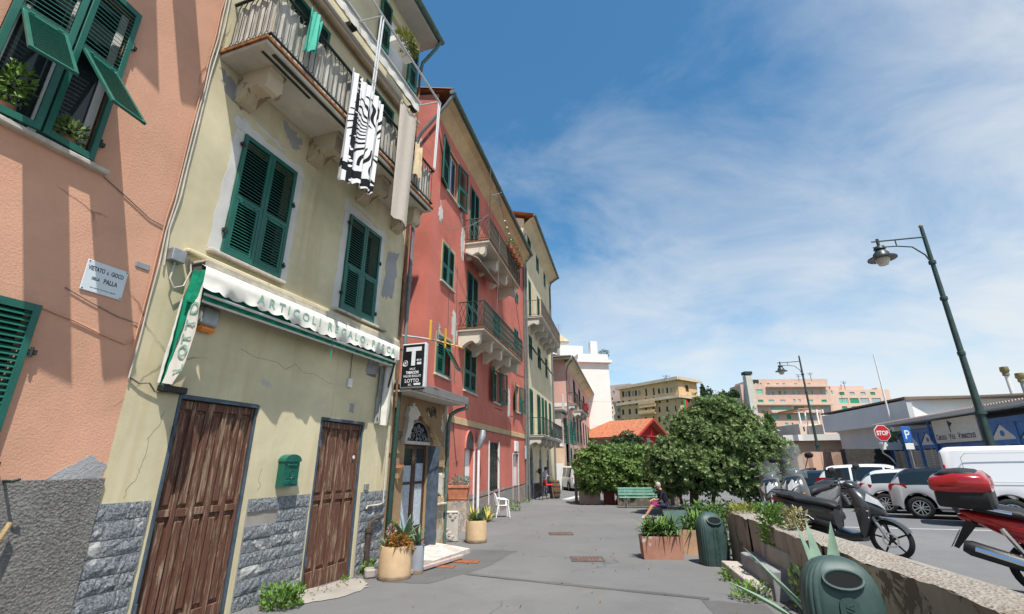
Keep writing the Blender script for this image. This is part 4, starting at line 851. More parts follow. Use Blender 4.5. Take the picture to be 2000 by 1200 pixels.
# trims, shutters
def trim(a,b,z0,z1,w=.09):
    m=MB(); m.box(a-w,a,-.012,.02,z0-w,z1+w); m.box(b,b+w,-.012,.02,z0-w,z1+w); m.box(a,b,-.0115,.02,z1,z1+w); m.build('window_surround',M_redtrim,rd)
    m=MB(); m.box(a-.12,b+.12,-.09,.02,z0-.07,z0,.01); m.build('window_sill',M_sill,rd)
for i in (0,2,5,6,7,8): trim(*WIN[i])
def pairleaf(par,a,b,z0,z1,y=.02,mat=None,sp=.075,split=.46):
    w=(b-a)/2-.004
    for x in (a,a+w+.008): leaf(par,'shutter',w,z1-z0,(x,y,z0),None,mat,split=split,single=False,sp=sp,t=.05)
def openleaf(par,a,b,z0,z1,wl=None,sp=.075,ang=12,mat=None):
    w=wl or (b-a)/2
    leaf(par,'shutter',w,z1-z0,(a-w*math.cos(R(ang)),-.03-w*math.sin(R(ang)),z0),(0,0,R(ang)),mat,single=False,sp=sp,t=.05); leaf(par,'shutter',w,z1-z0,(b,-.03,z0),(0,0,R(-ang)),mat,single=False,sp=sp,t=.05)
    m=MB(); m.box(a+.03,b-.03,.10,.14,z0,z1-.02); m.box(a+.03,a+.10,.09,.145,z0,z1); m.box(b-.1,b-.03,.09,.145,z0,z1); m.box((a+b)/2-.04,(a+b)/2+.04,.09,.145,z0,z1); f=m.build('window_frame',M_white,par)
    m=MB(); m.box(a+.1,(a+b)/2-.04,.085,.092,z0+.1,z1-.1); m.box((a+b)/2+.04,b-.1,.085,.092,z0+.1,z1-.1); m.build('pane',M_glass,f)
openleaf(rd,*WIN[0],.8,ang=8); pairleaf(rd,*WIN[1]); pairleaf(rd,*WIN[2]); pairleaf(rd,*WIN[3]); pairleaf(rd,*WIN[4]); pairleaf(rd,*WIN[6],mat=M_green2); pairleaf(rd,*WIN[9]); pairleaf(rd,*WIN[13])
openleaf(rd,*WIN[7],.78,mat=M_green2); openleaf(rd,*WIN[8],.78,mat=M_green2)
leaf(rd,'shutter',.58,1.3,(-12.6,.0,4.7),None,None,single=False,sp=.075,t=.05,flap=R(30),split=.75); leaf(rd,'shutter',.58,1.3,(-13.2,.0,4.7),None,None,single=False,sp=.075,t=.05)
# balconies
def iron_balcony(par,a,b,depth,z,rail_h,ncor,corh,screen=None,slab=M_slab,mat=None,edge=M_rust,label=None,lattice=True,bsp=.16):
    mat=mat or M_iron
    m=MB(); m.box(a,b,-depth,-.001,z-.12,z-.02,.01); m.build('balcony_slab',slab,par); m=MB(); m.box(a-.02,b+.02,-depth-.03,-.002,z-.018,z+.012); m.build('balcony_edge',edge,par)
    c_=corbel_mesh(depth*.86,corh,.26); c_.materials.append(slab)
    for k in range(ncor): inst(c_,'corbel',None,par,(a+.2+(b-a-.4)*k/(ncor-1),0,z-.12))
    m=MB(); zr=z+rail_h
    m.box(a,b,-depth-.02,-depth+.02,zr-.03,zr); m.box(a,b,-depth-.015,-depth+.015,z+.09,z+.11)
    for x in (a,b): m.box(x-.02,x+.02,-depth,0,zr-.03,zr); m.box(x-.015,x+.015,-depth,0,z+.09,z+.11); m.box(x-.02,x+.02,-depth-.02,-depth+.02,z,zr+.02)
    rl=m.build('balcony_railing',mat,par)
    if label: rl['label']=label
    if lattice:
        b_=MB(); w=bsp; b_.tube([(-w/2,0,.1),(0,0,.1+(rail_h-.13)*.28),(-w/2,0,.1+(rail_h-.13)*.55),(0,0,.1+(rail_h-.13)*.8),(-w/2,0,rail_h-.03)],.011,4); b_.tube([(w/2,0,.1),(0,0,.1+(rail_h-.13)*.28),(w/2,0,.1+(rail_h-.13)*.55),(0,0,.1+(rail_h-.13)*.8),(w/2,0,rail_h-.03)],.011,4)
    else:
        b_=MB(); b_.box(-.008,.008,-.008,.008,.1,rail_h-.03)
    bme=b_.mesh('baluster'); bme.materials.append(mat); n=int((b-a)/bsp)
    for k in range(n): inst(bme,'baluster',None,rl,(a+bsp*(k+.5),-depth,z))
    nd=int(depth/bsp)
    for x in (a,b):
        for k in range(nd): inst(bme,'baluster',None,rl,(x,-depth+bsp*(k+.5),z),(0,0,R(90)))
    if screen: m=MB(); m.box(a+.06,b-.06,-depth+.03,-depth+.04,z+.12,zr-.05); m.build('balcony_screen',screen,par)
    return rl
M_ironr=simple('rusty_grey_iron',(.13,.11,.085),.75,.3,.2,var=.5,scale=9)
M_irong=simple('green_iron',(.02,.07,.055),.55,.4,.2,var=.4,scale=9)
iron_balcony(rd,-10.8,-5.4,1.0,10.45,1.0,4,.6,mat=M_ironr,screen=simple('dark_mesh',(.035,.04,.03),.9,.1,var=.3))
iron_balcony(rd,-11.3,-5.0,1.0,6.68,1.02,5,.58,mat=M_irong)
# little lean-to awning over the balcony door
m=MB(); m.add([(-11.0,-.02,9.95),(-7.9,-.02,9.95),(-7.9,-.62,9.62),(-11.0,-.62,9.62),(-11.0,-.02,9.90),(-7.9,-.02,9.90),(-7.9,-.62,9.57),(-11.0,-.62,9.57)],[(0,3,2,1),(4,5,6,7),(3,7,6,2),(0,4,7,3),(1,2,6,5)]); m.build('door_canopy',simple('grey_canopy',(.33,.31,.28),.6,.3,var=.2),rd)
# ground floor: arched door, iron gate, narrow door
m=MB(); pr=[(-10.2,2.5)]+[(-9.7+.5*math.cos(t_),2.55+.62*math.sin(t_)) for t_ in [math.pi-math.pi*k/12 for k in range(13)]]+[(-9.2,2.5)]
m.prism(pr,-.012,.01); m.build('arched_fanlight',simple('dark_fanlight',(.05,.05,.05),.5,.4,var=.3),rd)
m=MB(); m.tube([(a,-.02,b) for a,b in pr],.035,6); m.build('arch_surround',M_red,rd)
m=MB(); m.box(-10.2,-9.85,.10,.14,-.1,2.5); m.build('door',M_green,rd); m=MB(); m.box(-9.85,-9.2,.15,.19,-.1,2.5); m.build('door_leaf',M_white,rd)
m=MB(); m.box(-9.19,-9.12,-.04,.05,-.1,2.6); m.build('door_jamb',M_white,rd)
m=MB(); m.box(-7.1,-5.65,.10,.13,-.1,2.85); gt_=m.build('cellar_door',simple('grey_green_door',(.10,.11,.095),.75,.2,var=.5,scale=6),rd)
for k in range(6): m=MB(); m.box(-7.1+k*.285,-7.08+k*.285,.03,.06,-.1,2.8); m.build('gate_bar',M_iron,gt_)
for z in (.5,1.2,1.9,2.5): m=MB(); m.box(-7.1,-5.65,.035,.055,z,z+.04); m.build('gate_rail',M_iron,gt_)
for x in (-7.2,-5.62): m=MB(); m.box(x,x+.09,-.03,.05,-.1,2.9); m.build('gate_jamb',M_white,rd)
m=MB()
for k in range(16): m.box(-2.95,-2.4,.10,.13,-.1+k*.155,-.1+k*.155+.145,.006)
m.build('slatted_door',simple('grey_slats',(.30,.29,.27),.7,.2,var=.2),rd)
m=MB(); m.box(-2.4,-1.75,.10,.13,-.1,2.42); m.build('white_door',M_white,rd); m=MB(); m.box(-3.0,-2.95,-.02,.05,-.1,2.45); m.box(-1.75,-1.68,-.02,.05,-.1,2.45); m.box(-3.0,-1.68,-.02,.05,2.42,2.48); m.build('door_surround',M_white,rd)
m=MB(); m.box(-2.7,-2.05,-.10,.0,2.55,3.05,.02); m.build('meter_cabinet',M_white,rd)
# things fixed to the red house
m=MB(); m.tube([(-9.0,-.14,.1),(-9.0,-.14,2.55)],.055,10); m.build('flue_pipe',M_white,rd,True); m=MB(); m.tube([(-9.0,-.14,2.55),(-9.0,-.2,2.75),(-8.9,-.25,3.0),(-8.86,-.25,3.2)],[.09,.13,.14,.11],12); m.build('flue_cowl',M_galv,rd,True)
def lantern_bracket(x,z): 
    m=MB(); m.tube([(x,-.02,z),(x-.05,-.5,z-.2),(x-.15,-.8,z-.75)],.016,5); m.tube([(x-.15,-.8,z-.75),(x-.15,-.8,z-1.2)],.008,4); m.build('iron_bracket',M_iron,rd)
lantern_bracket(-6.4,4.35); lantern_bracket(-3.6,4.25)
m=MB(); m.tube([(-11.5,-.02,3.3),(-11.2,-.02,2.4),(-11.0,-.02,1.9)],.012,5); m.tube([(-13.3,-.02,3.7),(-11.9,-.03,3.3),(-6.5,-.03,3.28),(-1,-.03,3.3)],.014,5); m.tube([(-11.6,-.02,9.0),(-11.5,-.02,4.6)],.01,5); m.tube([(-12.4,-.02,9.6),(-12.3,-.02,6.4)],.01,5); m.build('wall_cable',M_cableg,rd)
# string of bulbs and wires at the upper balcony
m=MB(); bulbs=MB()
P=[(-8.4,-1.0,12.6),(-7.6,-1.0,12.35),(-6.8,-1.0,12.1),(-6.0,-1.0,11.95),(-5.4,-1.0,11.9)]
m.tube(P,.01,4); m.tube([(-10.75,-1.0,11.45),(-10.7,-1.0,13.9)],.018,5); m.tube([(-10.7,-1.0,13.9),(-8.4,-1.0,12.6)],.01,4)
o=tag(m.build('bulb_string',M_iron,None,loc=RO,rot=(0,0,RR)),'string of party bulbs over the upper red house balcony','string lights')
for i in range(9):
    t_=i/8*4; a=min(int(t_),3); f=t_-a; p=[P[a][k]+(P[a+1][k]-P[a][k])*f for k in range(3)]; b_=MB(); b_.lathe([(.01,-.09),(.045,-.06),(.04,-.02),(.015,0)],8,p); b_.build('bulb',M_white,o)
# flower pots on the upper balcony
for k in range(5):
    p=root('balcony_geranium','geranium pot on the upper red house balcony rail, number %d from the street end'%(k+1) if False else ('geranium pot hooked first on the far half of the upper balcony rail','geranium pot hooked second along the upper balcony rail','geranium pot hooked in the middle of the flowered balcony rail','geranium pot hooked last but one on the flowered rail','geranium pot at the far corner of the upper balcony rail')[k],'potted plant',loc2w(RO,RR,(-7.9+k*.55,-1.15,11.35)),RR,'geranium pots on the upper balcony')
    m=MB(); m.lathe([(.10,0),(.15,.2),(.16,.22)],12); m.build('pot',M_terra,p); leaf_blob(160,ell(0,0,.32,.24,.22,.20,.3),.09,70+k).build('foliage',leaf_mat('geranium_%d'%k,(.10,.10,.03),(.40,.07,.07)) if k%2 else M_leafA,p)
m=MB()
for k in range(7): m.tube([(-10.62+k*.09,-1.0,12.55+.1*math.sin(k)),(-10.2+k*.07,-1.35,12.9-.12*k)],.008,4)
m.tube([(-10.7,-1.0,12.6),(-10.0,-1.35,12.35)],.012,4); m.build('drying_rack',M_galv,rd)
# TV antenna on the corner of the yellow house
ta=root('tv_antenna','yellow and steel TV antenna on a mast above the tobacco sign','antenna',loc2w(YO,YR,(1.35,-.35,4.75)),YR)
m=MB(); m.tube([(-.35,.35,.35),(-.35,.35,.35)],.02,6); m.tube([(-.30,.30,.15),(.0,.02,.15),(.35,-.35,.12)],.025,8); m.build('mast',M_galv,ta)
M_yel2=simple('antenna_yellow',(.75,.42,.03),.5,.4,var=.1)
for x0_,x1_ in ((-.05,.05),(.75,.62)):
    m=MB(); m.box(x0_-.02,x0_+.02,-.34,-.30,.05,.55); m.build('reflector_bar',M_yel2,ta)
m=MB()
for k in range(7): m.tube([(-.07,-.32,.1+k*.07),(.78,-.32,.1+k*.07)],.006,4)
m.tube([(.35,-.32,.0),(.35,-.32,.60)],.016,6); m.build('reflector_grid',M_galv,ta)
m=MB(); m.tube([(.35,-.34,.12),(.55,-.9,-.05)],.016,6)
for k in range(5): m.tube([(.38+k*.04-.16,-.42-k*.11,.10-k*.035),(.38+k*.04+.16,-.42-k*.11,.10-k*.035)],.007,4)
m.build('boom',M_yel2,ta)
m=MB(); m.tube([(1.12,-.10,4.35),(1.12,-.10,9.0)],.05,10); m.tube([(1.12,-.10,6.3),(1.12,-.10,6.42)],.062,10); tag(m.build('downpipe',M_pipe,None,loc=YO,rot=(0,0,YR)),'grey downpipe rising behind the tobacco sign beside the yellow house','downpipe')
# ================================================================== cream house
M_cream=plaster('cream_plaster',(.66,.575,.395),patch=(.55,.54,.52),patch_amt=.70,patch_scale=.5,streak=.35,bump=.15,fade=.14)
cr=root('cream_house','tall cream house with grey balconies and a row of green shutters','house',CO,CR)
CW=[(1.1,2.3,15.7,17.05),(4.4,5.5,15.7,17.05),(7.8,8.7,15.7,17.05),(1.2,2.06,10.7,13.75),(4.42,5.34,10.7,13.7),(7.6,8.5,10.7,13.7),(1.06,2.13,8.3,9.85),(4.16,5.4,8.25,9.8),(7.4,8.4,8.15,9.7),(.95,1.85,3.55,6.35),(3.56,4.58,3.55,6.35),(5.3,6.0,3.55,6.35),(6.65,7.34,3.55,6.35),(8.54,9.3,3.55,6.35),(.67,1.65,-.1,2.2),(3.9,4.6,-.1,2.2),(6.95,7.8,-.1,2.2)]
wall_mesh(0,10.8,-.2,17.6,CW,-.02,.22).build('wall',M_cream,cr)
m=MB(); m.box(.02,10.78,.22,8,0,17.6); m.build('core',M_dark,cr)
m=MB(); m.add([(0,-.02,0),(0,8,0),(0,8,19.6),(0,-.02,17.6)],[(3,2,1,0)]); m.add([(10.8,-.02,0),(10.8,8,0),(10.8,8,17.6),(10.8,-.02,17.6)],[(0,1,2,3)]); m.build('end_wall',M_cream,cr)
m=MB(); m.add([(-.3,-.02,16.95),(11,-.02,16.95),(11,-.5,17.4),(-.3,-.5,17.4),(-.3,-.75,17.5),(11,-.75,17.5)],[(0,1,2,3),(3,2,5,4)]); m.build('cove_cornice',M_cream,cr)
m=MB(); m.tube([(-.4,-.82,17.58),(11.1,-.82,17.58)],.10,8); m.build('gutter',M_pipeg,cr); m=MB(); m.tube([(10.9,-.8,17.5),(10.7,-.2,17.0),(10.65,-.1,16.6),(10.6,-.1,.1)],.07,8); m.build('downpipe',M_pipe,cr,True)
m=MB(); m.add([(-.4,-.85,17.66),(11.1,-.85,17.66),(11.1,8,20),(-.4,8,20)],[(0,1,2,3)]); m.build('roof',simple('terracotta_roof_c',(.42,.18,.10),.9,.1,var=.4),cr)
m=MB(); m.tube([(.10,-.10,.1),(.10,-.10,16.5)],.06,8); m.build('downpipe',M_pipe,cr)
for i in (0,1,2,3,4,5): pairleaf(cr,*CW[i],sp=.12)
for i in (6,7,8):
    a,b,c,d=CW[i]; w=(b-a)/2-.005
    for x in (a,a+w+.01): leaf(cr,'shutter',w,d-c,(x,.02,c),None,None,single=False,sp=.12,t=.05,flap=R(32),split=.62)
for i in (9,10,11,12,13):
    a,b,c,d=CW[i]; pairleaf(cr,a,b,c,d,-.03,sp=.14)
for i in (14,15,16):
    a,b,c,d=CW[i]; m=MB(); pr=[(a,2.2)]+[((a+b)/2+(b-a)/2*math.cos(t_),2.2+.68*math.sin(t_)) for t_ in [math.pi-math.pi*k/10 for k in range(11)]]+[(b,2.2)]; m.prism(pr,-.03,-.015); m.build('arched_fanlight',M_glass,cr)
    m=MB(); m.tube([(p,-.03,q) for p,q in pr],.03,5); m.build('arch_trim',M_sill,cr)
    m=MB(); m.box(a,b,.08,.12,-.1,2.2); m.build('door',simple('teal_grey_door',(.10,.15,.15),.6,.3,var=.2) if i==14 else M_brown,cr)
    m=MB(); m.box(b-.08,b+.05,-.06,.05,-.1,2.15); m.build('door_jamb',simple('jamb_grey',(.36,.39,.39),.6,.3),cr)
patch(cr,[(.0,-.1),(10.7,-.1),(10.7,.75),(0,.85)],simple('dark_plinth',(.06,.065,.075),.8,.2,var=.3),80,.01,-.032,10,'plinth').location=(0,-.0,0)
M_slabg=plaster('grey_balcony_concrete',(.52,.50,.45),streak=.4,fade=.2)
iron_balcony(cr,.1,8.6,1.05,10.72,1.05,6,.55,slab=M_slabg,edge=M_slabg,mat=M_ironr,lattice=False,bsp=.22,screen=simple('brown_screen',(.17,.13,.11),.9,.1,var=.3))
iron_balcony(cr,.1,8.4,1.0,3.52,1.0,5,.45,slab=M_slabg,edge=M_slabg,mat=M_iron,lattice=False,bsp=.22)
m=MB(); m.box(4.0,8.35,-.96,-.95,3.6,4.5); m.build('balcony_screen',simple('grey_net',(.16,.17,.16),.9,.1,var=.2),cr)
m=leaf_blob(500,ell(5.2,-.8,3.85,.9,.2,.25,.2),.12,5); tag(m.build('balcony_plant',M_leafD,None,loc=CO,rot=(0,0,CR)),'grey-leaved plant on the lowest cream house balcony','plant')
m=MB(); m.box(-.25,.0,-.10,-.02,2.2,2.9,.01); tag(m.build('street_plaque',simple('blue_grey_plaque',(.40,.46,.52),.5,.3,var=.2),None,loc=RO,rot=(0,0,RR)),'blue-grey plaque at the far corner of the red house','plaque')

# ================================================================== frames from sight lines
class Fr:
    def __init__(s,A,B):
        s.A=Vector((A[0],A[1],0)); d=Vector((B[0]-A[0],B[1]-A[1],0)); s.L=d.length; s.u=d.normalized(); s.n=Vector((-s.u.y,s.u.x,0)); s.rz=math.atan2(s.u.y,s.u.x); s.o=(A[0],A[1],0)
    def on(s,u,v,off=0.0):
        """metres along and up this wall of the spot seen at (u,v)"""
        d=at(u,v,1.0)-Vector((0,0,2)); a=s.A+s.n*off; t=(a-Vector((0,0,2))).dot(s.n)/d.dot(s.n); p=Vector((0,0,2))+d*t; return (p-a).dot(s.u),p.z
def gx(u,y,v=905): return (at(u,v,y).x,y)
def block(name,label,cat,A,B,z0,z1,depth,mat,wins=(),fr=None,wmat=None,group=None,roofm=None,par_h=0.0):
    """a plain building body with recessed window openings; each window its own part"""
    f=fr or Fr(A,B); r_=root(name,label,cat,f.o,f.rz,group)
    ops=[w for w in wins]
    wall_mesh(0,f.L,z0,z1,ops,0,.25).build('wall',mat,r_)
    m=MB(); m.quad((0,0,z0),(0,depth,z0),(0,depth,z1),(0,0,z1)); m.quad((f.L,0,z0),(f.L,0,z1),(f.L,depth,z1),(f.L,depth,z0)); m.quad((0,depth,z0),(f.L,depth,z0),(f.L,depth,z1),(0,depth,z1)); m.build('side_wall',mat,r_)
    m=MB(); m.quad((0,0,z1),(f.L,0,z1),(f.L,depth,z1),(0,depth,z1)); m.build('roof',roofm or mat,r_)
    for i,w in enumerate(ops):
        m=MB(); m.box(w[0],w[1],.16,.20,w[2],w[3]); m.build('window',(wmat[i%len(wmat)] if isinstance(wmat,(list,tuple)) else wmat) or M_glass,r_)
    return r_,f
def rectpx(f,u0,v0,u1,v1,off=0.0):
    a=f.on(u0,v0,off); b=f.on(u1,v1,off); return (min(a[0],b[0]),max(a[0],b[0]),min(a[1],b[1]),max(a[1],b[1]))
# ---- striped annexe with terrace, and the pink villa behind it
M_ann=plaster('grey_pink_stripes',(.60,.52,.46),streak=.2,fade=.12); M_annp=plaster('peach_base',(.66,.47,.34),streak=.2,fade=.1)
A0=Fr((2.3,39.1),(3.95,38.75)); A1=Fr((3.95,38.75),(5.5,44.6))
ax=root('terraced_annexe','low grey and peach annexe with roof terrace and two blind arches','house',A0.o,A0.rz)
m=MB(); m.box(0,A0.L,0,6,3.3,6.0); m.build('upper_wall',M_ann,ax); m=MB(); m.box(0,A0.L+.02,-.02,6,1.95,3.25); m.build('base_wall',M_annp,ax); m=MB(); m.box(0,A0.L+.02,-.03,6,0,1.95); m.build('white_base',M_white,ax)
m=MB(); m.box(0,A0.L+.08,-.08,6,3.25,3.36); m.build('string_course',M_white,ax); m=MB(); m.box(-.2,A0.L+.25,-.25,6,5.95,6.15,.02); m.build('cornice',M_pipeg,ax); m=MB(); m.box(0,A0.L*.6,-.05,.2,6.15,7.6); m.build('parapet',plaster('grey_parapet',(.42,.40,.37),streak=.6,fade=.3),ax)
for k in range(3): m=MB(); m.box(A0.L+.0+.02,A0.L+.22,.9+k*1.1,1.15+k*1.1,6.15,7.5-.28*k,.02); m.build('terrace_pier',M_ann,ax)
bx=root('annexe_street_front','arched street front of the low striped annexe beside the hedge','house front',A1.o,A1.rz)
M_stripe=plaster('pink_stripe',(.60,.40,.35),streak=.2,fade=.1)
m=wall_mesh(0,A1.L,3.3,6.0,[(1.2,2.0,3.5,5.6),(4.2,5.0,3.4,5.3)],-.02,.2); m.build('upper_wall',M_ann,bx); m=MB(); m.box(0,A1.L,-.024,0,4.1,4.6); m.box(0,A1.L,-.024,0,5.2,5.65); m.build('stripe',M_stripe,bx)
m=MB(); m.box(0,A1.L,-.03,.1,0,3.3); m.build('base_wall',M_annp,bx)
for x in (1.0,3.4):
    m=MB(); m.prism([(x,.9),(x+1.1,.9),(x+1.1,2.0)]+[(x+.55+.55*math.cos(t_),2.0+.6*math.sin(t_)) for t_ in [math.pi*k/8 for k in range(1,8)]]+[(x,2.0)],-.045,-.031); m.build('blind_arch',plaster('arch_infill',(.45,.33,.25)),bx)
for x in (1.2,4.2): leaf(bx,'shutter',.6,2.05,(x+.8,-.03,3.5),(0,0,R(-50)),None,single=False,sp=.14); leaf(bx,'shutter',.6,2.05,(x-.25,-.35,3.5),(0,0,R(50)),None,single=False,sp=.14)
m=MB(); m.box(0,.02,-.25,6,5.95,6.15); m.box(0,A1.L,-.25,.0,5.95,6.15); m.build('cornice',M_pipeg,bx)
M_pk2=plaster('rose_plaster',(.64,.375,.315),streak=.2,bump=.1,fade=.1)
P1=Fr((4.70,40.6),(10.9,66.0)); P0=Fr((2.2,41.3),(4.70,40.6))
vl=root('rose_villa','rose pink house with broad eaves and small flowered balconies beyond the cream house','house',P1.o,P1.rz)
VW=[(1.2,2.4,7.3,9.9),(5.5,7.0,7.0,9.9),(10.5,12,7.0,9.7),(15.5,17,7,9.6)]+[(1.0+k*3.1,2.2+k*3.1,3.9,6.3) for k in range(8)]+[(1.0+k*3.1,2.2+k*3.1,1.0,3.2) for k in range(8)]
wall_mesh(0,P1.L,0,10.7,VW,0,.2).build('wall',M_pk2,vl); m=MB(); m.box(.05,P1.L,.2,7,0,10.6); m.build('core',M_dark,vl)
for w in VW: pairleaf(vl,*w,sp=.2)
m=MB(); m.box(-.6,P1.L+.5,-.7,.0,10.62,10.75); m.add([(-.6,-.01,10.2),(P1.L,-.01,10.2),(P1.L,-.5,10.62),(-.6,-.5,10.62)],[(0,1,2,3)]); m.build('eave',M_cream,vl)
m=MB(); m.tube([(-.7,-.75,10.82),(P1.L+.6,-.75,10.82)],.10,8); m.build('gutter',M_pipe,vl); m=MB(); m.tube([(-.1,-.72,10.72),(.0,-.2,10.1),(.05,-.08,9.6),(.05,-.08,.1)],.07,8); m.build('downpipe',M_pipe,vl,True)
m=MB(); m.add([(-.6,-.7,10.78),(P1.L+.5,-.7,10.78),(P1.L+.5,7,12.4),(-.6,7,12.4)],[(0,1,2,3)]); m.build('roof',simple('terracotta_roof_v',(.40,.17,.10),.9,.1,var=.3),vl)
iron_balcony(vl,.7,2.9,.7,6.95,.95,2,.4,slab=M_slabg,edge=M_rust,lattice=False,bsp=.25); iron_balcony(vl,5.0,11.5,.8,6.8,.95,3,.5,slab=M_slabg,edge=M_slabg,lattice=False,bsp=.25); iron_balcony(vl,P1.L-2.2,P1.L,1.1,6.2,1.0,2,.4,slab=M_slabg,edge=M_slabg,lattice=False,bsp=.25)
leaf_blob(260,ell(8.2,-.85,7.4,1.2,.3,.35,.2),.18,6).build('flowering_plant',leaf_mat('red_blossom',(.35,.03,.04),(.60,.10,.12)),vl)
vs_=root('rose_villa_flank','blank rose pink flank wall above the terraced annexe','house wall',P0.o,P0.rz)
m=MB(); m.box(0,P0.L,0,3,6.9,10.7); m.build('wall',M_pk2,vs_); m=MB(); m.box(0,P0.L,-.03,.0,6.6,6.9); m.build('white_band',M_white,vs_); m=MB(); m.box(0,P0.L,0,3,5,6.6); m.build('lower_wall',M_pk2,vs_); m=MB(); m.box(-.3,P0.L+.6,-.7,3,10.7,10.82); m.build('eave',M_cream,vs_); m=MB(); m.tube([(-.3,-.75,10.85),(P0.L+.65,-.75,10.85)],.1,8); m.build('gutter',M_pipe,vs_)
# ---- white block
M_wht=plaster('white_render',(.74,.71,.66),streak=.1,bump=.05,fade=.05)
Wf=Fr(gx(1134,63,760),gx(1192,63.6,760))
wb=root('white_block','blank white apartment block wall with roof terrace beyond the rose villa','building',Wf.o,Wf.rz)
m=MB(); m.box(0,Wf.L,0,14,0,15.1); m.build('wall',M_wht,wb)
for z in (3.4,6.6,9.8): m=MB(); m.box(-.01,Wf.L+.012,-.012,14,z,z+.04); m.build('floor_joint',simple('joint_shadow',(.60,.56,.50),.9,.1),wb)
m=MB(); m.box(-.4,Wf.L+.35,-.45,14.4,15.1,15.5); m.box(-.2,Wf.L-.1,-.2,14,15.5,16.3); m.build('cornice',M_wht,wb)
m=MB(); m.box(-4.5,-.5,4,12,12,19.2); m.box(-2.0,1.5,3,9,16.3,18.2); m.box(2.4,3.4,2,3,16.3,18.7); m.build('roof_house',M_wht,wb)
m=MB(); m.add([(-5,3.6,19.0),(-.2,3.6,19.0),(-2.4,3.6,20.6)],[(0,1,2)]); m.add([(-.2,3.6,19.0),(-.2,12,19.0),(-2.4,12,20.6),(-2.4,3.6,20.6)],[(0,1,2,3)]); m.build('gable',M_cream,wb)
tag(leaf_blob(180,ell(0,0,0,.8,.5,.5,.3),.25,9).build('terrace_shrub',M_leafD,None,loc=loc2w(Wf.o,Wf.rz,(4.0,1,16.7))),'small shrub on the white block roof terrace','shrub')
# ---- red timber chalet
M_chal=simple('red_boards',(.40,.035,.03),.7,.2,var=.2,scale=3); M_chalr=simple('orange_tiles',(.40,.155,.085),.9,.1,var=.35,scale=3)
Cf=Fr(gx(1234,57,845),gx(1293,63,845))
ch=root('red_chalet','red timber chalet with an orange tiled roof behind the hedge','house',Cf.o,Cf.rz)
Lc=Cf.L; zr_=7.25
m=MB(); m.add([(0,0,0),(Lc,0,0),(Lc,0,5.3),(Lc/2,0,zr_-.15),(0,0,5.3)],[(0,1,2,3,4)]); m.build('gable_wall',M_chal,ch)
for k in range(11): m=MB(); z=3.2+k*.22; m.box(.05,Lc-.05,-.03,-.002,z,z+.20); m.build('board',M_chal,ch)
m=MB()
for y_ in (-.9,14):
    m.v+= [(-.5,y_,4.95),(Lc/2,y_,zr_),(Lc+.5,y_,4.95)]
m.f+=[(0,3,4,1),(1,4,5,2)]; m.v+=[(x,y,z-.14) for x,y,z in m.v[:6]]; m.f+=[(6,7,10,9),(7,8,11,10),(0,1,7,6),(1,2,8,7)]; ro=m.build('roof',M_chalr,ch); ro.location=(0,0,0)
m=MB()
for s_ in (-1,1): m.prism([(Lc/2,zr_-.05),(Lc/2+s_*(Lc/2+.55),4.85),(Lc/2+s_*(Lc/2+.55),4.62),(Lc/2,zr_-.30)] if s_>0 else [(Lc/2,zr_-.30),(Lc/2+s_*(Lc/2+.55),4.62),(Lc/2+s_*(Lc/2+.55),4.85),(Lc/2,zr_-.05)],-.98,-.9)
m.build('barge_board',M_chal,ch); m=MB(); m.box(-.1,Lc+.1,-.5,-.35,5.0,5.15); m.box(Lc/2-.08,Lc/2+.08,-.5,-.35,5.15,zr_-.2); m.build('roof_truss',M_chal,ch)
for x,w,z0_,z1_ in ((.35,.62,3.7,4.85),(1.85,.75,3.2,4.9),(3.2,.62,3.9,4.85)):
    x=x/4.2*Lc; m=MB(); m.box(x,x+w,-.07,-.03,z0_,z1_); wd_=m.build('window',M_white,ch)
    for i in range(2):
        for j in range(2): m=MB(); m.box(x+.07+i*(w-.07)/2,x+i*(w-.07)/2+w/2-.0,-.085,-.071,z0_+.08+j*(z1_-z0_)/2,z0_+(j+1)*(z1_-z0_)/2-.06); m.build('pane',simple('blue_pane',(.15,.22,.30),.15,.5,var=.2),wd_)
# ---- ochre apartment block on the hill
M_oc2=plaster('ochre_block_plaster',(.66,.44,.235),streak=.15,bump=.05,fade=.08); M_wbr=simple('brown_blind',(.075,.045,.04),.7,.2,var=.2); M_wgr=simple('grey_blind',(.26,.27,.25),.7,.2,var=.2)
Of=Fr(gx(1210,160,765),gx(1324,140,750)); wins=[];
for (vt,vb) in ((785,793.5),(803,812),(821,830),):
    pass
def rowpx(f,us,w,vfun,hfun): return [rectpx(f,u-w/2,vfun(u),u+w/2,vfun(u)+hfun) for u in us]
for k,(v0_,v1_,h_) in enumerate(((766,756,10),(784,774,10),(801,793,10),(820,812,10))):
    us=[1217,1230,1243,1288,1303,1320] if k else [1217,1229,1242,1287,1303,1318]
    wins+=[rectpx(Of,u-2.6,v0_+(v1_-v0_)*(u-1210)/114,u+2.6,v0_+(v1_-v0_)*(u-1210)/114+h_) for u in us]
    wins+=[rectpx(Of,u-2.4,v0_-1.5+(v1_-v0_)*(u-1210)/114,u+2.4,v0_+(v1_-v0_)*(u-1210)/114+h_+2) for u in (1262,1277)]
ob,_=block('ochre_apartment_block','ochre apartment block with dark brown blinds on the hill above the chalet','building',None,None,-10,25.6,2.5,M_oc2,wins,Of,[M_wbr])
for z_ in (25.6,20.2): m=MB(); m.box(-1,Of.L+.8,-1.2,.5,z_,z_+.9); m.build('cornice',plaster('pale_band',(.62,.50,.36)),ob)
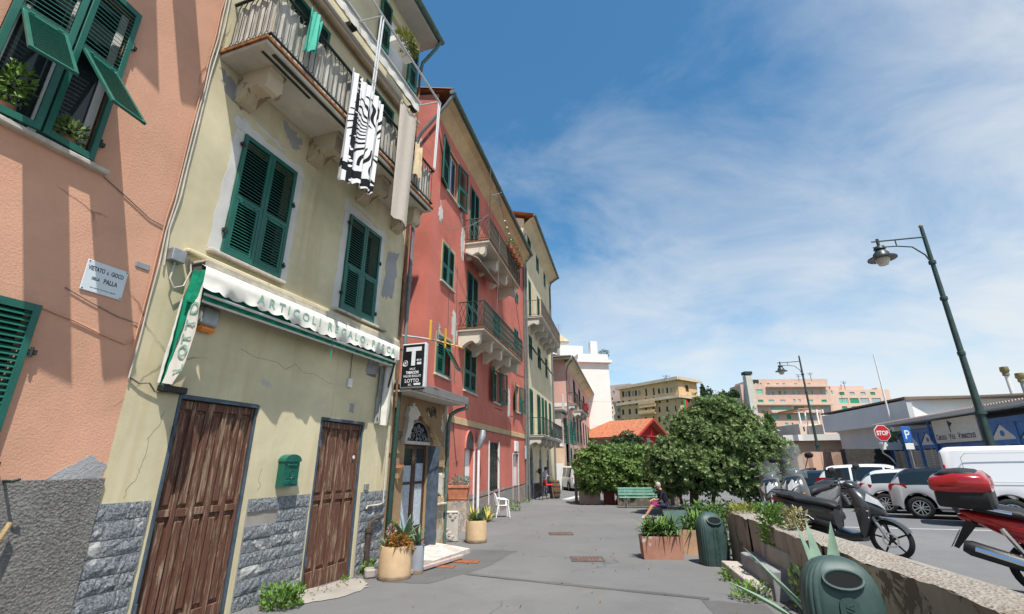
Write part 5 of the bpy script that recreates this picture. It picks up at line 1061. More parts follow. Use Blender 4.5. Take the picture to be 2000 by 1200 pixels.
for k in range(3): a=Of.on(1252,790+k*18); b=Of.on(1284,784+k*18); m=MB(); m.box(a[0],b[0],-1.3,0,b[1]-1.0-(.6 if k==0 else 0),b[1]-.6); m.box(a[0],b[0],-1.35,-1.28,b[1]-.6,b[1]+.35); m.build('balcony',M_oc2,ob)
for u in (1223,1236,1249,1295,1311): p=rectpx(Of,u-2.6,767-(u-1210)*.09,u+2.6,776-(u-1210)*.09); m=MB(); m.box(p[0],p[1],-.05,-.01,p[2],p[3]); m.build('shutter_panel',M_wgr,ob)
Oc=Fr(gx(1324,140,750),gx(1361,146,755)); ob2,_=block('ochre_block_corner','rounded end of the ochre apartment block with an open loggia and flag','building',None,None,-10,25.6,1.5,plaster('ochre_corner_plaster',(.62,.42,.23),fade=.08),[rectpx(Oc,1340,771,1348,786),rectpx(Oc,1340,793,1348,806),rectpx(Oc,1338,752,1346,766)],Oc,[M_wbr])
for z_ in (25.6,20.2): m=MB(); m.box(-.5,Oc.L+.8,-1.0,.5,z_,z_+.9); m.build('cornice',MATS['pale_band'],ob2)
p=Oc.on(1333,782); m=MB(); 
for i in range(7):
    for j in range(2): m.v.append((p[0]-1+i*.35,-.9-.25*math.sin(i),p[1]-3.5+j*3.5-.3*i*(1-j)))
for i in range(6): m.f.append((i*2,i*2+2,i*2+3,i*2+1))
t=NT('red_white_green_flag',.8,.1); sx_=t.n('ShaderNodeSeparateXYZ'); t.l(t.tc.outputs['Generated'],sx_.inputs[0]); k_=t.mix(t.math('GREATER_THAN',sx_.outputs[0],.34),(.02,.25,.08),(.7,.7,.68)); t.col(t.mix(t.math('GREATER_THAN',sx_.outputs[0],.67),k_,(.6,.03,.03)))
tag(m.build('flag',t.m,None,60,loc=Oc.o,rot=(0,0,Oc.rz)),'small tricolour flag hanging from the ochre apartment block','flag')
Pf=Fr(gx(1186,176,765),gx(1232,170,765)); block('rose_grey_block','pale rose apartment block partly behind the ochre block','building',None,None,-10,29.5,12,plaster('rose_grey_plaster',(.56,.40,.35),fade=.1),[rectpx(Pf,1196,800,1200,806),rectpx(Pf,1197,764,1201,770),rectpx(Pf,1196,790,1199,796),rectpx(Pf,1196,812,1200,818)],Pf,[simple('turquoise_blind',(.16,.42,.34),.6,.3,var=.2)])
Pg=Fr(gx(1190,162,780),gx(1213,162,780)); block('beige_block','narrow beige apartment block left of the ochre block','building',None,None,-10,22.0,8,plaster('beige_plaster',(.60,.49,.37),fade=.1),[rectpx(Pg,1206,784+k*14,1211,790+k*14) for k in range(4)]+[rectpx(Pg,1195,777+k*9,1197.5,781+k*9) for k in range(6)],Pg,[M_wbr,M_wgr])
# ---- long pink apartment block
M_pkb=plaster('salmon_block_plaster',(.64,.43,.345),streak=.12,bump=.05,fade=.07); M_pkl=plaster('light_salmon_block',(.70,.50,.40),streak=.1,bump=.05,fade=.06)
M_tq=simple('turquoise_blind2',(.22,.50,.40),.6,.3,var=.25); M_tq2=simple('green_blind',(.03,.30,.16),.6,.3,var=.2); M_gl2=simple('pale_window',(.34,.42,.46),.2,.5,var=.2)
Bf=Fr(gx(1466,190,745),gx(1620,190,765)); w_=[]
w_+=[rectpx(Bf,1476,761,1491,770)]+[rectpx(Bf,u,v,u+5.5,v+7) for u,v in ((1498,765),(1507,765),(1520,764),(1530,764),(1546,763.5),(1557,763.5),(1573,763),(1583,763),(1601,762),(1611,762))]
w_+=[rectpx(Bf,u,781,u+12,789) for u in (1480,1501,1523,1577,1604)]+[rectpx(Bf,u,780,u+6,790) for u in (1549,1559)]
w_+=[rectpx(Bf,1505,794,1546,803),rectpx(Bf,1550,794,1573,804),rectpx(Bf,1582,794,1595,803),rectpx(Bf,1607,794,1622,803)]
w_+=[rectpx(Bf,1506,811,1521,819),rectpx(Bf,1536,810,1546,819),rectpx(Bf,1558,810,1574,817),rectpx(Bf,1586,810,1600,817),rectpx(Bf,1533,826,1540,832),rectpx(Bf,1546,826,1550,832)]
w_+=[rectpx(Bf,u,748.5,u+4,751.5) for u in (1471,1478,1484)]+[rectpx(Bf,u,749,u+6,755) for u in (1498,1516,1528,1551,1569,1578)]
w_=[w for w in w_ if w[1]<Bf.L-.1 and w[0]>.1]
pb,_=block('long_pink_block','long salmon pink apartment block with turquoise blinds on the hillside','building',None,None,-10,34.2,14,M_pkb,w_,Bf,[M_tq,M_gl2,M_tq,M_tq2])
for (u0,u1,v) in ((1495,1612,756),(1478,1545,791),(1545,1622,791),(1504,1600,806)):
    a=Bf.on(u0,v); b=Bf.on(u1,v-1.5); m=MB(); m.box(a[0],min(b[0],Bf.L),-1.4,-.01,a[1]-.3,a[1]); m.box(a[0],min(b[0],Bf.L),-1.45,-1.38,a[1],a[1]+.8); m.build('balcony',M_pkl,pb)
Bg=Fr(gx(1620,190,765),gx(1737,190,765)); w_=[rectpx(Bg,1622+k*0,763,1627,770)]+[rectpx(Bg,u,766,u+11,772) for u in (1639,1659,1680,1699)]+[rectpx(Bg,u,778,u+20,788) for u in (1638,1659,1679,1702)]+[rectpx(Bg,u,794,u+12,801) for u in (1644,1664)]+[rectpx(Bg,u,794,u+18,801) for u in (1684,1706)]+[rectpx(Bg,1646,809,1659,816),rectpx(Bg,1667,809,1679,815)]
pb2,_=block('pink_block_wing','lighter salmon wing of the hillside block with grey glazed loggias','building',None,None,-10,29.8,14,M_pkl,w_,Bg,[M_tq,M_tq2,M_gl2,M_gl2,M_tq2])
m=MB(); m.box(2,16,2,9,29.8,31.5); m.box(22,24,3,6,29.8,31.0); m.box(6,6.4,1,1.4,29.8,32.0); m.build('roof_house',M_pkb,pb2)
Bh=Fr(gx(1737,190,775),gx(1753,190,775)); block('pink_block_end','low plain salmon end block at the far right of the hillside block','building',None,None,-10,25.6,10,M_pkl,[],Bh,None)
Bl=Fr(gx(1446,196,755),gx(1466,196,755)); block('pink_block_flank','set-back salmon flank of the hillside block beside the chimney','building',None,None,-10,33.0,10,M_pkb,[rectpx(Bl,1453,755,1461,762),rectpx(Bl,1455,771,1461,776)],Bl,[M_tq])
tw=root('chimney_mast','pale square chimney mast with a dark cap in front of the pink block','chimney',(*gx(1460,110,740),0),0); m=MB(); zt=at(1458,727,110).z; m.box(-.75,.75,-.75,.75,-4,zt-.9); m.build('shaft',plaster('chimney_concrete',(.56,.52,.46),streak=.4,fade=.15),tw); m=MB(); m.box(-.9,.9,-.9,.9,zt-.7,zt); m.box(.9,2.4,-.3,.3,zt-2.6,zt-1.9); m.build('cap',M_iron,tw)
# ---- jumble of low houses under the hillside block
def small_house(name,label,u0,u1,y,vt,depth,mat,wl_list,wm,roofm=None,pitch=0.0):
    f=Fr(gx(u0,y,vt),gx(u1,y,vt)); zt=at((u0+u1)/2,vt,y).z; r_,_=block(name,label,'house',None,None,-2,zt,depth,mat,[rectpx(f,*w) for w in wl_list],f,wm,None,roofm)
    if pitch: m=MB(); m.add([(-.3,-.3,zt),(f.L+.3,-.3,zt),(f.L+.3,depth,zt+pitch),(-.3,depth,zt+pitch)],[(0,1,2,3)]); m.build('pitched_roof',roofm,r_)
    return r_,f
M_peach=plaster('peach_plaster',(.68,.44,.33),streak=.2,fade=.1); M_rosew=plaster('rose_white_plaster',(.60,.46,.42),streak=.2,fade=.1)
small_house('rose_cottage','pale rose cottage with a lean-to roof beside the big bush',1500,1519,80,842,9,M_rosew,[(1511,850,1514,862),(1515,852,1518,863)],[M_wbr],simple('grey_rose_roof',(.50,.40,.38),.9,.1),3.0)
small_house('pink_terrace_house','small pink house with a row of tiny windows',1519,1545,85,838,9,plaster('coral_plaster',(.62,.34,.30),fade=.1),[(1521+k*4,842,1523+k*4,849) for k in range(5)],[M_wbr],M_wht)
hb,hf=small_house('loggia_house','cream house with a covered roof loggia and green shutters',1560,1606,78,828,10,plaster('cream_pink_plaster',(.68,.52,.42),fade=.1),[(1568,834,1573,843),(1581,833,1586,843),(1591,833,1595,842),(1599,833,1603,842)],[M_green],M_wht)
zt=hf.on(1580,828)[1]; m=MB(); m.box(.3,hf.L*.65,-.2,6,zt+2.3,zt+2.5); m.build('loggia_roof',simple('loggia_roof',(.42,.22,.14),.9,.1),hb)
for k in range(5): m=MB(); m.box(.3+k*1.0,.5+k*1.0,0,.2,zt,zt+2.3); m.build('loggia_post',M_wht,hb)
small_house('crenellated_house','little cream house with a notched parapet beside the club roof',1606,1630,74,829,9,MATS['cream_pink_plaster'],[(1619,834,1621,843),(1623,834,1625,843)],[M_green],M_wht)
# ---- peach low building with a flat roof
Q0=Fr(gx(1521,58,870),(24.4,41.8)); Q1=Fr((24.4,41.8),(30.6,44.2))
pz=4.2
q0,_=block('peach_pavilion_flank','shaded flank of the flat-roofed peach pavilion with dark openings','building',None,None,0,pz-.5,5,plaster('peach_shaded_flank',(.60,.40,.29),streak=.3,fade=.12),[(Q0.L-5.4,Q0.L-4.2,.2,2.4),(Q0.L-3.4,Q0.L-2.4,.2,2.4),(2,4,.2,2.3)],Q0,[M_dark,M_wbr])  # flank plaster is a darker copy of the peach, shade put into its colour
m=MB(); m.box(-.3,Q0.L+.35,-.8,4,pz-.5,pz); m.build('roof_slab',M_wht,q0)
q1,_=block('peach_pavilion','flat-roofed peach pavilion with a high strip window beside the street lamp','building',None,None,0,pz-.5,6,M_peach,[(2.9,6.2,2.0,2.7)],Q1,[M_gl2])
m=MB(); m.box(-.3,Q1.L+.3,-.7,5,pz-.5,pz); m.build('roof_slab',M_wht,q1); m=MB(); m.box(.15,.27,-.15,-.03,0,pz-.5); m.build('downpipe',M_peach,q1)
Q2=Fr(gx(1583,36,880),gx(1622,38,880)); block('peach_yard_wall','low peach yard wall in front of the pavilion','wall',None,None,0,2.7,.3,M_peach,[],Q2,None,None,M_wht)
# lattice screen
lt=root('lattice_screen','brown diamond lattice screen standing behind the parked cars','lattice',(0,0,0),0)
f_=Fr(gx(1614,33.5,890),gx(1655,33.0,890)); lt.location=(*f_.o[:2],0); lt.rotation_euler=(0,0,f_.rz); zb,ztp=1.15,at(1635,879,33.2).z
m=MB(); m.box(-.05,f_.L+.05,-.03,.03,zb-.06,zb); m.box(-.05,f_.L+.05,-.03,.03,ztp,ztp+.06); m.box(-.05,0,-.03,.03,zb,ztp); m.box(f_.L,f_.L+.05,-.03,.03,zb,ztp); m.build('frame',M_wbr,lt)
H_=ztp-zb
for sg_ in (-1,1):
    for k in range(-4,13):
        x0_=k*.16; pts=[]
        for a,b in ((0,H_),):
            xa,xb=x0_,x0_+sg_*H_
            if sg_<0: xa+=H_*0; 
            lo,hi=0.0,1.0
            for t0 in [i/40 for i in range(41)]:
                x=xa+(xb-xa)*t0
                if 0<=x<=f_.L: pts.append((x,sg_*.008,zb+H_*t0))
        if len(pts)>1: m=MB(); m.tube([pts[0],pts[-1]],.012,4); m.build('lath',M_wbr,lt)
m=MB(); m.box(-.4,f_.L+.4,-.3,.3,0,1.1); m.build('planter_base',simple('dark_planter',(.10,.05,.04),.8,.2,var=.3),lt)
# ---- white club house with a deep canopy
K0=Fr((30.7,45.3),(23.1,27.6)); K1=Fr((23.1,27.6),(30.5,26.6)); zt=5.4; zf=4.15
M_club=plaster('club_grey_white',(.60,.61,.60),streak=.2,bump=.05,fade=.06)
cb=root('club_house','white club house with a deep grey fascia canopy','building',K0.o,K0.rz)
m=MB(); m.box(-.0,K0.L,0,.25,zf,zt); m.build('fascia',M_club,cb); m=MB(); m.box(0,K0.L+.05,-.05,12,zt,zt+.10); m.build('roof_edge',simple('brown_edge',(.22,.17,.13),.8,.2),cb); m=MB(); m.box(0,K0.L,.25,12,zf,zf+.06); m.build('soffit',M_club,cb)
kw=[rectpx(K0,1653,862,1668,905,1.3),rectpx(K0,1673,857,1697,905,1.3)]; kend=K0.on(1706,880,1.3)[0]; kw=[(a,b,.1,c) for a,b,_,c in kw]
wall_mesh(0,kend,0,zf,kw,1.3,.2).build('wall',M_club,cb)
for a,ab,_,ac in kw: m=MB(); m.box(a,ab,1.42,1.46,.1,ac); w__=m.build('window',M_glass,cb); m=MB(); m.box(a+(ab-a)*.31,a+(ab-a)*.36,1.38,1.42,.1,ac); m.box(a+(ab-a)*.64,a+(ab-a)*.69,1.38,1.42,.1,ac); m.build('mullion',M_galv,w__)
m=MB(); m.box(kend,kend+.2,1.3,7,0,zf); m.box(kend+.2,K0.L-.5,6,6.2,0,zf); m.build('recess_wall',simple('club_recess_shade',(.22,.22,.21),.8,.2,var=.1),cb)  # recess walls coloured dark to stand for the shade under the canopy
M_crest=simple('red_crest',(.45,.06,.05),.7,.2,var=.3)
a=K0.on(1668,825)[0]; b=K0.on(1697,815)[0]
for x in (a,b):
    m=MB(); m.prism([(x-.22,4.95),(x+.22,4.95),(x+.22,4.6),(x,4.38),(x-.22,4.6)],-.03,-.002); m.build('crest',M_crest,cb)
text('CLUB','lettering',simple('pale_lettering',(.42,.44,.46),.7,.2),cb,.42,((a+b)/2-.62,-.01,4.62),ROT_F,.004,1.0,.002)
cb2=root('club_house_end','bright white sunlit end of the club house roof','building',K1.o,K1.rz); m=MB(); m.box(0,K1.L,0,10,zf,zt); m.build('fascia',plaster('club_white_sunlit',(.78,.77,.74),streak=.1,bump=.03,fade=.04),cb2); m=MB(); m.box(-.05,K1.L,-.06,10,zt+.1,zt+.2); m.build('roof_edge',MATS['brown_edge'],cb2); m=MB(); m.box(.5,K1.L,1.5,9,0,zf); m.build('wall',M_club,cb2)  # end fascia is a brighter plaster copy, sunlight put into its colour
for k,(x,h__) in enumerate(((6.1,1.5),(6.8,1.1))):
    v=root('roof_vent',('tall brass-coloured roof cowl on the club roof','shorter brass-coloured roof cowl beside the tall one')[k],'roof vent',loc2w(K1.o,K1.rz,(x+.55,1.2,zt+.2)),0,'roof cowls on the club roof'); m=MB(); m.tube([(0,0,0),(0,0,h__)],.10,10); m.build('pipe',M_white if k==0 else M_galv,v,True); m=MB(); m.lathe([(.10,h__-.25),(.17,h__-.2),(.15,h__-.05),(.22,h__+.05),(.20,h__+.3),(.1,h__+.32)],14); m.build('cowl',simple('brass_cowl',(.28,.24,.12),.45,.5,.5,var=.3),v,True)
# ---- blue boat-club kiosk
M_blue=simple('blue_boat_paint',(.05,.165,.42),.5,.4,var=.25,scale=3); M_louv=simple('white_louvre',(.66,.65,.60),.6,.3,var=.1)
Kf=Fr((20.5,26.2),(16.6,13.4)); kz=3.9
kk=root('blue_kiosk','blue and white timber boat-club kiosk with louvred panels and corrugated roof','kiosk',Kf.o,Kf.rz)
m=MB(); m.box(0,Kf.L,.35,4,0,3.3); m.build('core',simple('kiosk_inner',(.09,.10,.10),.9,.1),kk)
m=MB(); m.add([(-.5,-.45,kz),(Kf.L+1,-.45,kz),(Kf.L+1,4,kz+.12),(-.5,4,kz+.12),(-.5,-.45,kz-.12),(Kf.L+1,-.45,kz-.12),(Kf.L+1,4,kz+.0),(-.5,4,kz+.0)],[(0,1,2,3),(4,7,6,5),(0,4,5,1),(0,3,7,4)]); m.build('roof_deck',M_club,kk)
for k in range(int((Kf.L+1.5)/.16)): m=None
cg=MB(); nrib=int((Kf.L+1.4)/.16)
rib=MB(); rib.loft([[(.055*math.cos(t_),y,.05*math.sin(t_)) for t_ in [math.pi*j/6 for j in range(7)]] for y in (0,4.5)],False,False); rme=rib.mesh('corrugation',60); rme.materials.append(simple('corrugated_sheet',(.42,.33,.30),.7,.3,var=.2))
for k in range(nrib): inst(rme,'corrugation',None,kk,(-.4+k*.16,-.50,kz+.005),(math.atan2(.12,4.45),0,0))
m=MB(); m.box(0,Kf.L,-.02,.34,3.28,3.5); m.build('beam',M_blue,kk); m=MB(); m.box(0,Kf.L,-.03,.3,2.55,2.72); m.build('rail_beam',M_blue,kk)
bays=[0,1.55,3.1,4.65,8.3,9.9,11.6,13.2]
for x in bays: m=MB(); m.box(x-.08,x+.08,-.06,.2,0,3.3); m.build('post',M_blue,kk)
lm=MB(); lm.prism([(-.05,.045),(.02,-.045),(.03,-.045),(-.04,.045)],0,1.39,'x'); lme=lm.mesh('louvre'); lme.materials.append(M_louv)
for i,(a,b) in enumerate(zip(bays[:-1],bays[1:])):
    if i==3: continue
    w=b-a-.16; x=a+.08
    m=MB(); m.box(x,x+.05,.02,.08,.0,2.55); m.box(x+w-.05,x+w,.02,.08,0,2.55); m.box(x+w/2-.025,x+w/2+.025,.02,.08,.7,2.55); m.box(x+.05,x+w-.05,.02,.08,.0,.75); P_=m.build('louvre_panel',M_louv,kk)
    for k in range(17): inst(lme,'louvre',None,P_,(x+.03,.05,.82+k*.102),None,((w-.06)/1.39,1,1))
    m=MB(); m.prism([(x,2.72),(x+w,2.72),(x+w/2,3.27)],.0,.04); g_=m.build('fretwork_gable',M_louv,kk)
    m=MB(); m.lathe([(.11,-.012),(.11,-.001)],14,(x+w/2,0,2.95),'y'); m.build('fretwork_boss',M_blue,g_)
    m=MB(); m.prism([(x,3.27),(x+w/2-.03,3.27),(x,2.76)],-.03,.02); m.prism([(x+w,3.27),(x+w,2.76),(x+w/2+.03,3.27)],-.03,.02); m.build('brace',M_blue,kk)
ks=root('club_sign','cream club sign lettered CIRCOLO VELE VERNAZZOLESI with a pennant on the kiosk','sign',loc2w(Kf.o,Kf.rz,(4.85,-.10,2.74)),Kf.rz); m=MB(); m.box(0,3.2,-.03,.03,0,.98,.01); m.build('board',simple('cream_board',(.66,.64,.56),.6,.3,var=.1),ks)
M_navy=simple('navy_lettering',(.02,.035,.10),.6,.3,var=0)
for s_,x in (('C',.12),('V',1.12),('V',1.78)): text(s_,'lettering',M_navy,ks,.34,(x,-.034,.14),ROT_F,.003,.75,.003)
for s_,x,sx in (('IRCOLO',.31,.62),('ELE',1.32,.62),('ERNAZZOLESI',1.98,.58)): text(s_,'lettering',M_navy,ks,.26,(x,-.034,.14),ROT_F,.003,sx,.002)
m=MB(); m.tube([(1.35,-.045,.42),(1.30,-.045,.92)],.014,5); m.add([(1.31,-.045,.90),(1.62,-.045,.76),(1.325,-.045,.62)],[(0,1,2)]); m.build('pennant',M_navy,ks)
m=MB(); m.box(4.73,8.22,.05,.10,0,.9); m.build('entrance_wall',M_blue,kk); m=MB(); m.box(5.6,7.6,.06,.11,1.25,2.4); m.build('hatch_frame',M_galv,kk); m=MB(); m.box(5.75,7.45,.045,.059,1.4,2.3); m.build('hatch',M_dark,kk)
for k in range(12): m=MB(); m.box(5.7+k*.17,5.78+k*.17,-.12,-.09,.9,1.65); m.build('picket',M_louv,kk)
m=MB(); m.tube([(4.55,-.12,3.75),(4.55,-.14,2.9),(4.75,-.12,2.7),(4.75,-.12,.1)],.06,8); m.build('downpipe',M_blue,kk,True)
# ================================================================== retaining wall, steps
M_wall=plaster('stained_concrete_wall',(.34,.29,.24),stain=(.35,.3,.25),patch=(.20,.16,.13),patch_amt=.55,patch_scale=2.2,streak=.8,bump=1.0,fine=22,fade=.35)
def gravel_top():
    t=NT('gravelly_wall_top',.95,.15); n=t.noise(30,8,.75); v=t.n('ShaderNodeTexVoronoi'); v.inputs['Scale'].default_value=28; t.l(t.tc.outputs['Object'],v.inputs['Vector'])
    k=t.mix(t.ramp(n,.3,.72),(.22,.19,.155),(.52,.48,.42)); k=t.mix(t.math('MULTIPLY',t.ramp(t.noise(2,5,.6),.5,.65),.6),k,(.30,.22,.16)); t.col(k); t.bump(t.math('ADD',n,v.outputs['Distance']),1.0,.03); return t.m
M_gtop=gravel_top()
WA=Fr((4.6,10.9),(3.40,3.69)); q=random.Random(12)
rw=root('retaining_wall','stained concrete retaining wall with crumbling top beside the raised road','wall',WA.o,WA.rz)
def rough_sheet(fn,nu,nv,amp,seed):
    q=random.Random(seed); m=MB()
    for i in range(nu+1):
        for j in range(nv+1):
            p=Vector(fn(i/nu,j/nv)); m.v.append(p+Vector((q.uniform(-amp,amp),q.uniform(-amp,amp),q.uniform(-amp,amp))))
    for i in range(nu):
        for j in range(nv): b=i*(nv+1)+j; m.f.append((b,b+nv+1,b+nv+2,b+1))
    return m
Lw=WA.L+4.0; x0w=0.0
def ztop(s): return 1.0+.012*math.sin(s*3.1)+.01*math.sin(s*7.7)
rough_sheet(lambda a,b:(x0w+(Lw-x0w)*a,.02*(1-b),-.2+(ztop(x0w+(Lw-x0w)*a)+.2)*b),110,12,.010,1).build('wall_face',M_wall,rw,50)
rough_sheet(lambda a,b:(x0w+(Lw-x0w)*a,-.003+.50*b,ztop(x0w+(Lw-x0w)*a)+.012*math.sin(b*3.1)),110,8,.012,2).build('wall_top',M_gtop,rw,50)
m=MB(); m.box(x0w,Lw,.50,.62,.2,.985,.02); kb=m.build('kerb_strip',simple('pale_kerb',(.27,.255,.23),.9,.2,var=.25,scale=4,bump=.4),rw)
rough_sheet(lambda a,b:(0,.60*(1-a),-.2+(1.2)*b),8,10,.012,3).build('wall_end',M_wall,rw,50)
for sp_ in (1.55,4.55):
    m=MB(); m.box(sp_-.015,sp_+.015,-.02,.02,-.1,1.0); m.build('wall_joint',M_dark,rw)
M_stepm=plaster('worn_stone_step',(.42,.38,.33),patch=(.34,.33,.33),patch_amt=.55,patch_scale=3,streak=.3,bump=.7,fade=.25)
for k,(pts,zt_,lb_) in enumerate((([(3.97,9.94),(3.60,7.87),(4.02,7.75),(4.42,9.86)],.22,'lowest stone step against the retaining wall'),([(4.10,9.35),(3.82,7.75),(4.06,7.7),(4.36,9.30)],.47,'middle slate-topped step against the retaining wall'),([(4.20,8.75),(4.02,7.6),(4.12,7.58),(4.28,8.73)],.72,'highest narrow step against the retaining wall'))):
    m=MB(); m.add([(x,y,-.05) for x,y in pts]+[(x,y,zt_+q.uniform(-.01,.01)) for x,y in pts],[(3,2,1,0),(4,5,6,7),(0,1,5,4),(1,2,6,5),(2,3,7,6),(3,0,4,7)])
    o=fixn(m.build('stone_step',M_stepm if k!=1 else simple('slate_step',(.26,.265,.27),.8,.3,var=.25,scale=4,bump=.4),None)); tag(o,lb_,'step','steps up to the road')
    bv=o.modifiers.new('edge','BEVEL'); bv.width=.02; bv.segments=2

# ================================================================== leaves and plants
def clusters(n,fn,size,seed,per=8,droop=.15,aspect=.21):
    """rosettes of small blades"""
    q=random.Random(seed); V_=[]; F_=[]
    for _ in range(n):
        p,d=fn(q); d=Vector(d)+Vector((q.gauss(0,.35),q.gauss(0,.35),q.gauss(0,.30)+.15)); d.normalize(); p=Vector(p)
        a=d.cross(Vector((.3,.2,1))); a=a.normalized() if a.length>1e-3 else Vector((1,0,0)); b=d.cross(a); off=q.random()*6
        for k in range(per):
            t=off+k*2.4; sp=.55+.5*q.random(); e=(d*(1.05-sp*.55)+(a*math.cos(t)+b*math.sin(t))*sp); e.z-=droop*q.random(); e.normalize(); s=size*q.uniform(.65,1.25)
            w=e.cross(d); w=w.normalized() if w.length>1e-3 else a
            o=len(V_); V_.extend([tuple(p+e*s*.05),tuple(p+e*s*.62+w*s*aspect),tuple(p+e*s),tuple(p+e*s*.62-w*s*aspect)]); F_.append((o,o+1,o+2,o+3))
    m=MB(); m.v=V_; m.f=F_; return m
def blobs(ells,shell=.72):
    wts=[e[3]*e[4]+e[4]*e[5]+e[3]*e[5] for e in ells]; tot=sum(wts)
    def inside(p,skip):
        for i,e in enumerate(ells):
            if i!=skip and ((p[0]-e[0])/e[3])**2+((p[1]-e[1])/e[4])**2+((p[2]-e[2])/e[5])**2<.50: return True
        return False
    def f(q):
        while True:
            r=q.random()*tot; i=0
            while r>wts[i] and i<len(ells)-1: r-=wts[i]; i+=1
            e=ells[i]; v=Vector((q.gauss(0,1),q.gauss(0,1),q.gauss(0,1)))
            if v.length<.1: continue
            v.normalize(); lump=1+.13*math.sin(v.x*7+i)*math.sin(v.y*6+i*2)+.11*math.sin(v.z*9+v.x*5+i)+.07*math.sin(v.x*19+v.z*17+i*3)*math.sin(v.y*16)+(.24*q.random() if q.random()<.09 else 0)
            r_=(shell+(1-shell)*q.random()**.5)*lump; p=(e[0]+v.x*e[3]*r_,e[1]+v.y*e[4]*r_,e[2]+v.z*e[5]*r_)
            if inside(p,i): continue
            return p,(v.x/e[3],v.y/e[4],v.z/e[5]+.1)
    return f
M_bark=simple('grey_bark',(.16,.125,.095),.95,.1,var=.4,scale=8,bump=.8,bscale=30)
def limb(m,a,b,r0,r1,seed,n=5,w=.12):
    q=random.Random(seed); a=Vector(a); b=Vector(b); m.tube([a+(b-a)*(i/n)+Vector((q.uniform(-w,w),q.uniform(-w,w),0))*(0 if i in(0,) else 1) for i in range(n+1)],[r0+(r1-r0)*i/n for i in range(n+1)],8)
# ---- big pittosporum
tr=root('pittosporum_tree','large rounded evergreen with leathery leaves behind the planter boxes','tree',(7.35,20.43,0))
m=MB(); limb(m,(0,0,-.1),(.12,0,1.35),.22,.15,1,5,.03); limb(m,(.12,0,1.2),(1.4,.2,3.0),.12,.05,2); limb(m,(.1,0,1.3),(-.7,.1,3.0),.10,.04,3); limb(m,(.1,0,1.2),(.6,-.9,2.8),.09,.04,4); limb(m,(.5,-.4,.0),(.9,-.6,1.9),.09,.05,5); limb(m,(.1,0,1.3),(.5,.6,3.6),.09,.04,6); limb(m,(-.2,.15,-.1),(-.7,.1,2.0),.08,.04,8); m.build('trunk',M_bark,tr,True)
TE=[(1.30,.2,2.65,2.05,1.9,1.65),(-.55,-.1,1.95,1.25,1.4,1.05),(2.35,-.3,2.25,1.5,1.5,1.25),(1.5,.1,3.75,1.3,1.2,.95),(.5,-.9,1.75,1.4,.9,.85),(2.1,-1.1,1.45,1.2,.8,.75),(-.9,-.2,1.5,.8,.9,.75),(.75,.3,3.35,.95,.9,.75),(3.1,-.3,1.5,.85,.8,.75)]
clusters(8600,blobs(TE,.60),.145,31,8).build('crown',M_leafA,tr)
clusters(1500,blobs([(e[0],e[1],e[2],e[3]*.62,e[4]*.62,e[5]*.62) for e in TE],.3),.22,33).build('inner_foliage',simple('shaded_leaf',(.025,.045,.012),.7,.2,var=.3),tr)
# ---- clipped hedge
hd=root('hedge','broad clipped hedge of dark glossy leaves behind the green bench','hedge',(5.3,25.6,0))
HE=[(-.9,0,1.85,1.15,1.2,1.0),(.2,.1,1.95,1.3,1.3,.95),(1.4,.2,1.85,1.3,1.3,1.0),(2.5,0,1.7,1.2,1.2,1.05),(-1.2,-.3,1.35,.85,.9,.8),(.6,-.6,1.35,1.3,.8,.75),(1.9,-.6,1.25,1.2,.8,.8),(-.1,-.4,1.3,1.0,.8,.75)]
clusters(7200,blobs(HE,.60),.14,41,8).build('crown',leaf_mat('hedge_leaf',(.060,.135,.032),(.25,.36,.095),.5,.4,.32),hd)
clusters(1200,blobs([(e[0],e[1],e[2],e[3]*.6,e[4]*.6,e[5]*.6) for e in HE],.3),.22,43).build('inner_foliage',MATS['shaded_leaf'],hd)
m=MB()
for k in range(7): limb(m,(-1.2+k*.6,.1,0),(-1.4+k*.65,.0,2.0),.05,.02,60+k)
m.build('trunk',M_bark,hd,True)
# ---- small tree behind the hedge, trees on the hill
def small_tree(name,label,loc,ells,n,size,mat,seed,trunk_h,tr_r=.12):
    r_=root(name,label,'tree',loc); m=MB(); limb(m,(0,0,-.2),(ells[0][0]*.3,0,trunk_h),tr_r,tr_r*.5,seed); 
    for e in ells[:4]: limb(m,(ells[0][0]*.3,0,trunk_h*.9),(e[0],e[1],e[2]),tr_r*.4,tr_r*.15,seed+1)
    m.build('trunk',M_bark,r_,True); clusters(n,blobs(ells,.5),size,seed).build('crown',mat,r_); return r_
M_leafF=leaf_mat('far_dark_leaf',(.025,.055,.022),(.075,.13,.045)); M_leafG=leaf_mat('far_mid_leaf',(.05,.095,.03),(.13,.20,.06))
p=at(1225,862,46); small_tree('round_tree','small dark tree in front of the red chalet roof',(p.x,46,0),[(0,0,p.z-.5,1.5,1.3,1.2),(.7,0,p.z-1.2,1.2,1.1,1.0),(-.8,0,p.z-1.3,1.1,1,1)],900,.28,M_leafF,51,p.z-1.5)
def far(u,v,y): return at(u,v,y)
hl=MB(); nx_,ny_=40,16
def hz(x,y):
    if y<72: return -.3
    t_=min(1,(y-72)/110); return -.3+13*t_**1.1*(.75+.25*math.sin(x*.03+1))*max(.0,min(1,(x-5)/30))
for i in range(nx_+1):
    for j in range(ny_+1):
        x=0+260*i/nx_; y=70+180*j/ny_; hl.v.append((x,y,hz(x,y)))
for i in range(nx_):
    for j in range(ny_): b=i*(ny_+1)+j; hl.f.append((b,b+ny_+1,b+ny_+2,b+1))
tag(hl.build('hill',simple('scrub_hill',(.085,.11,.045),.95,.1,var=.5,scale=.15),None,True),kind='structure')
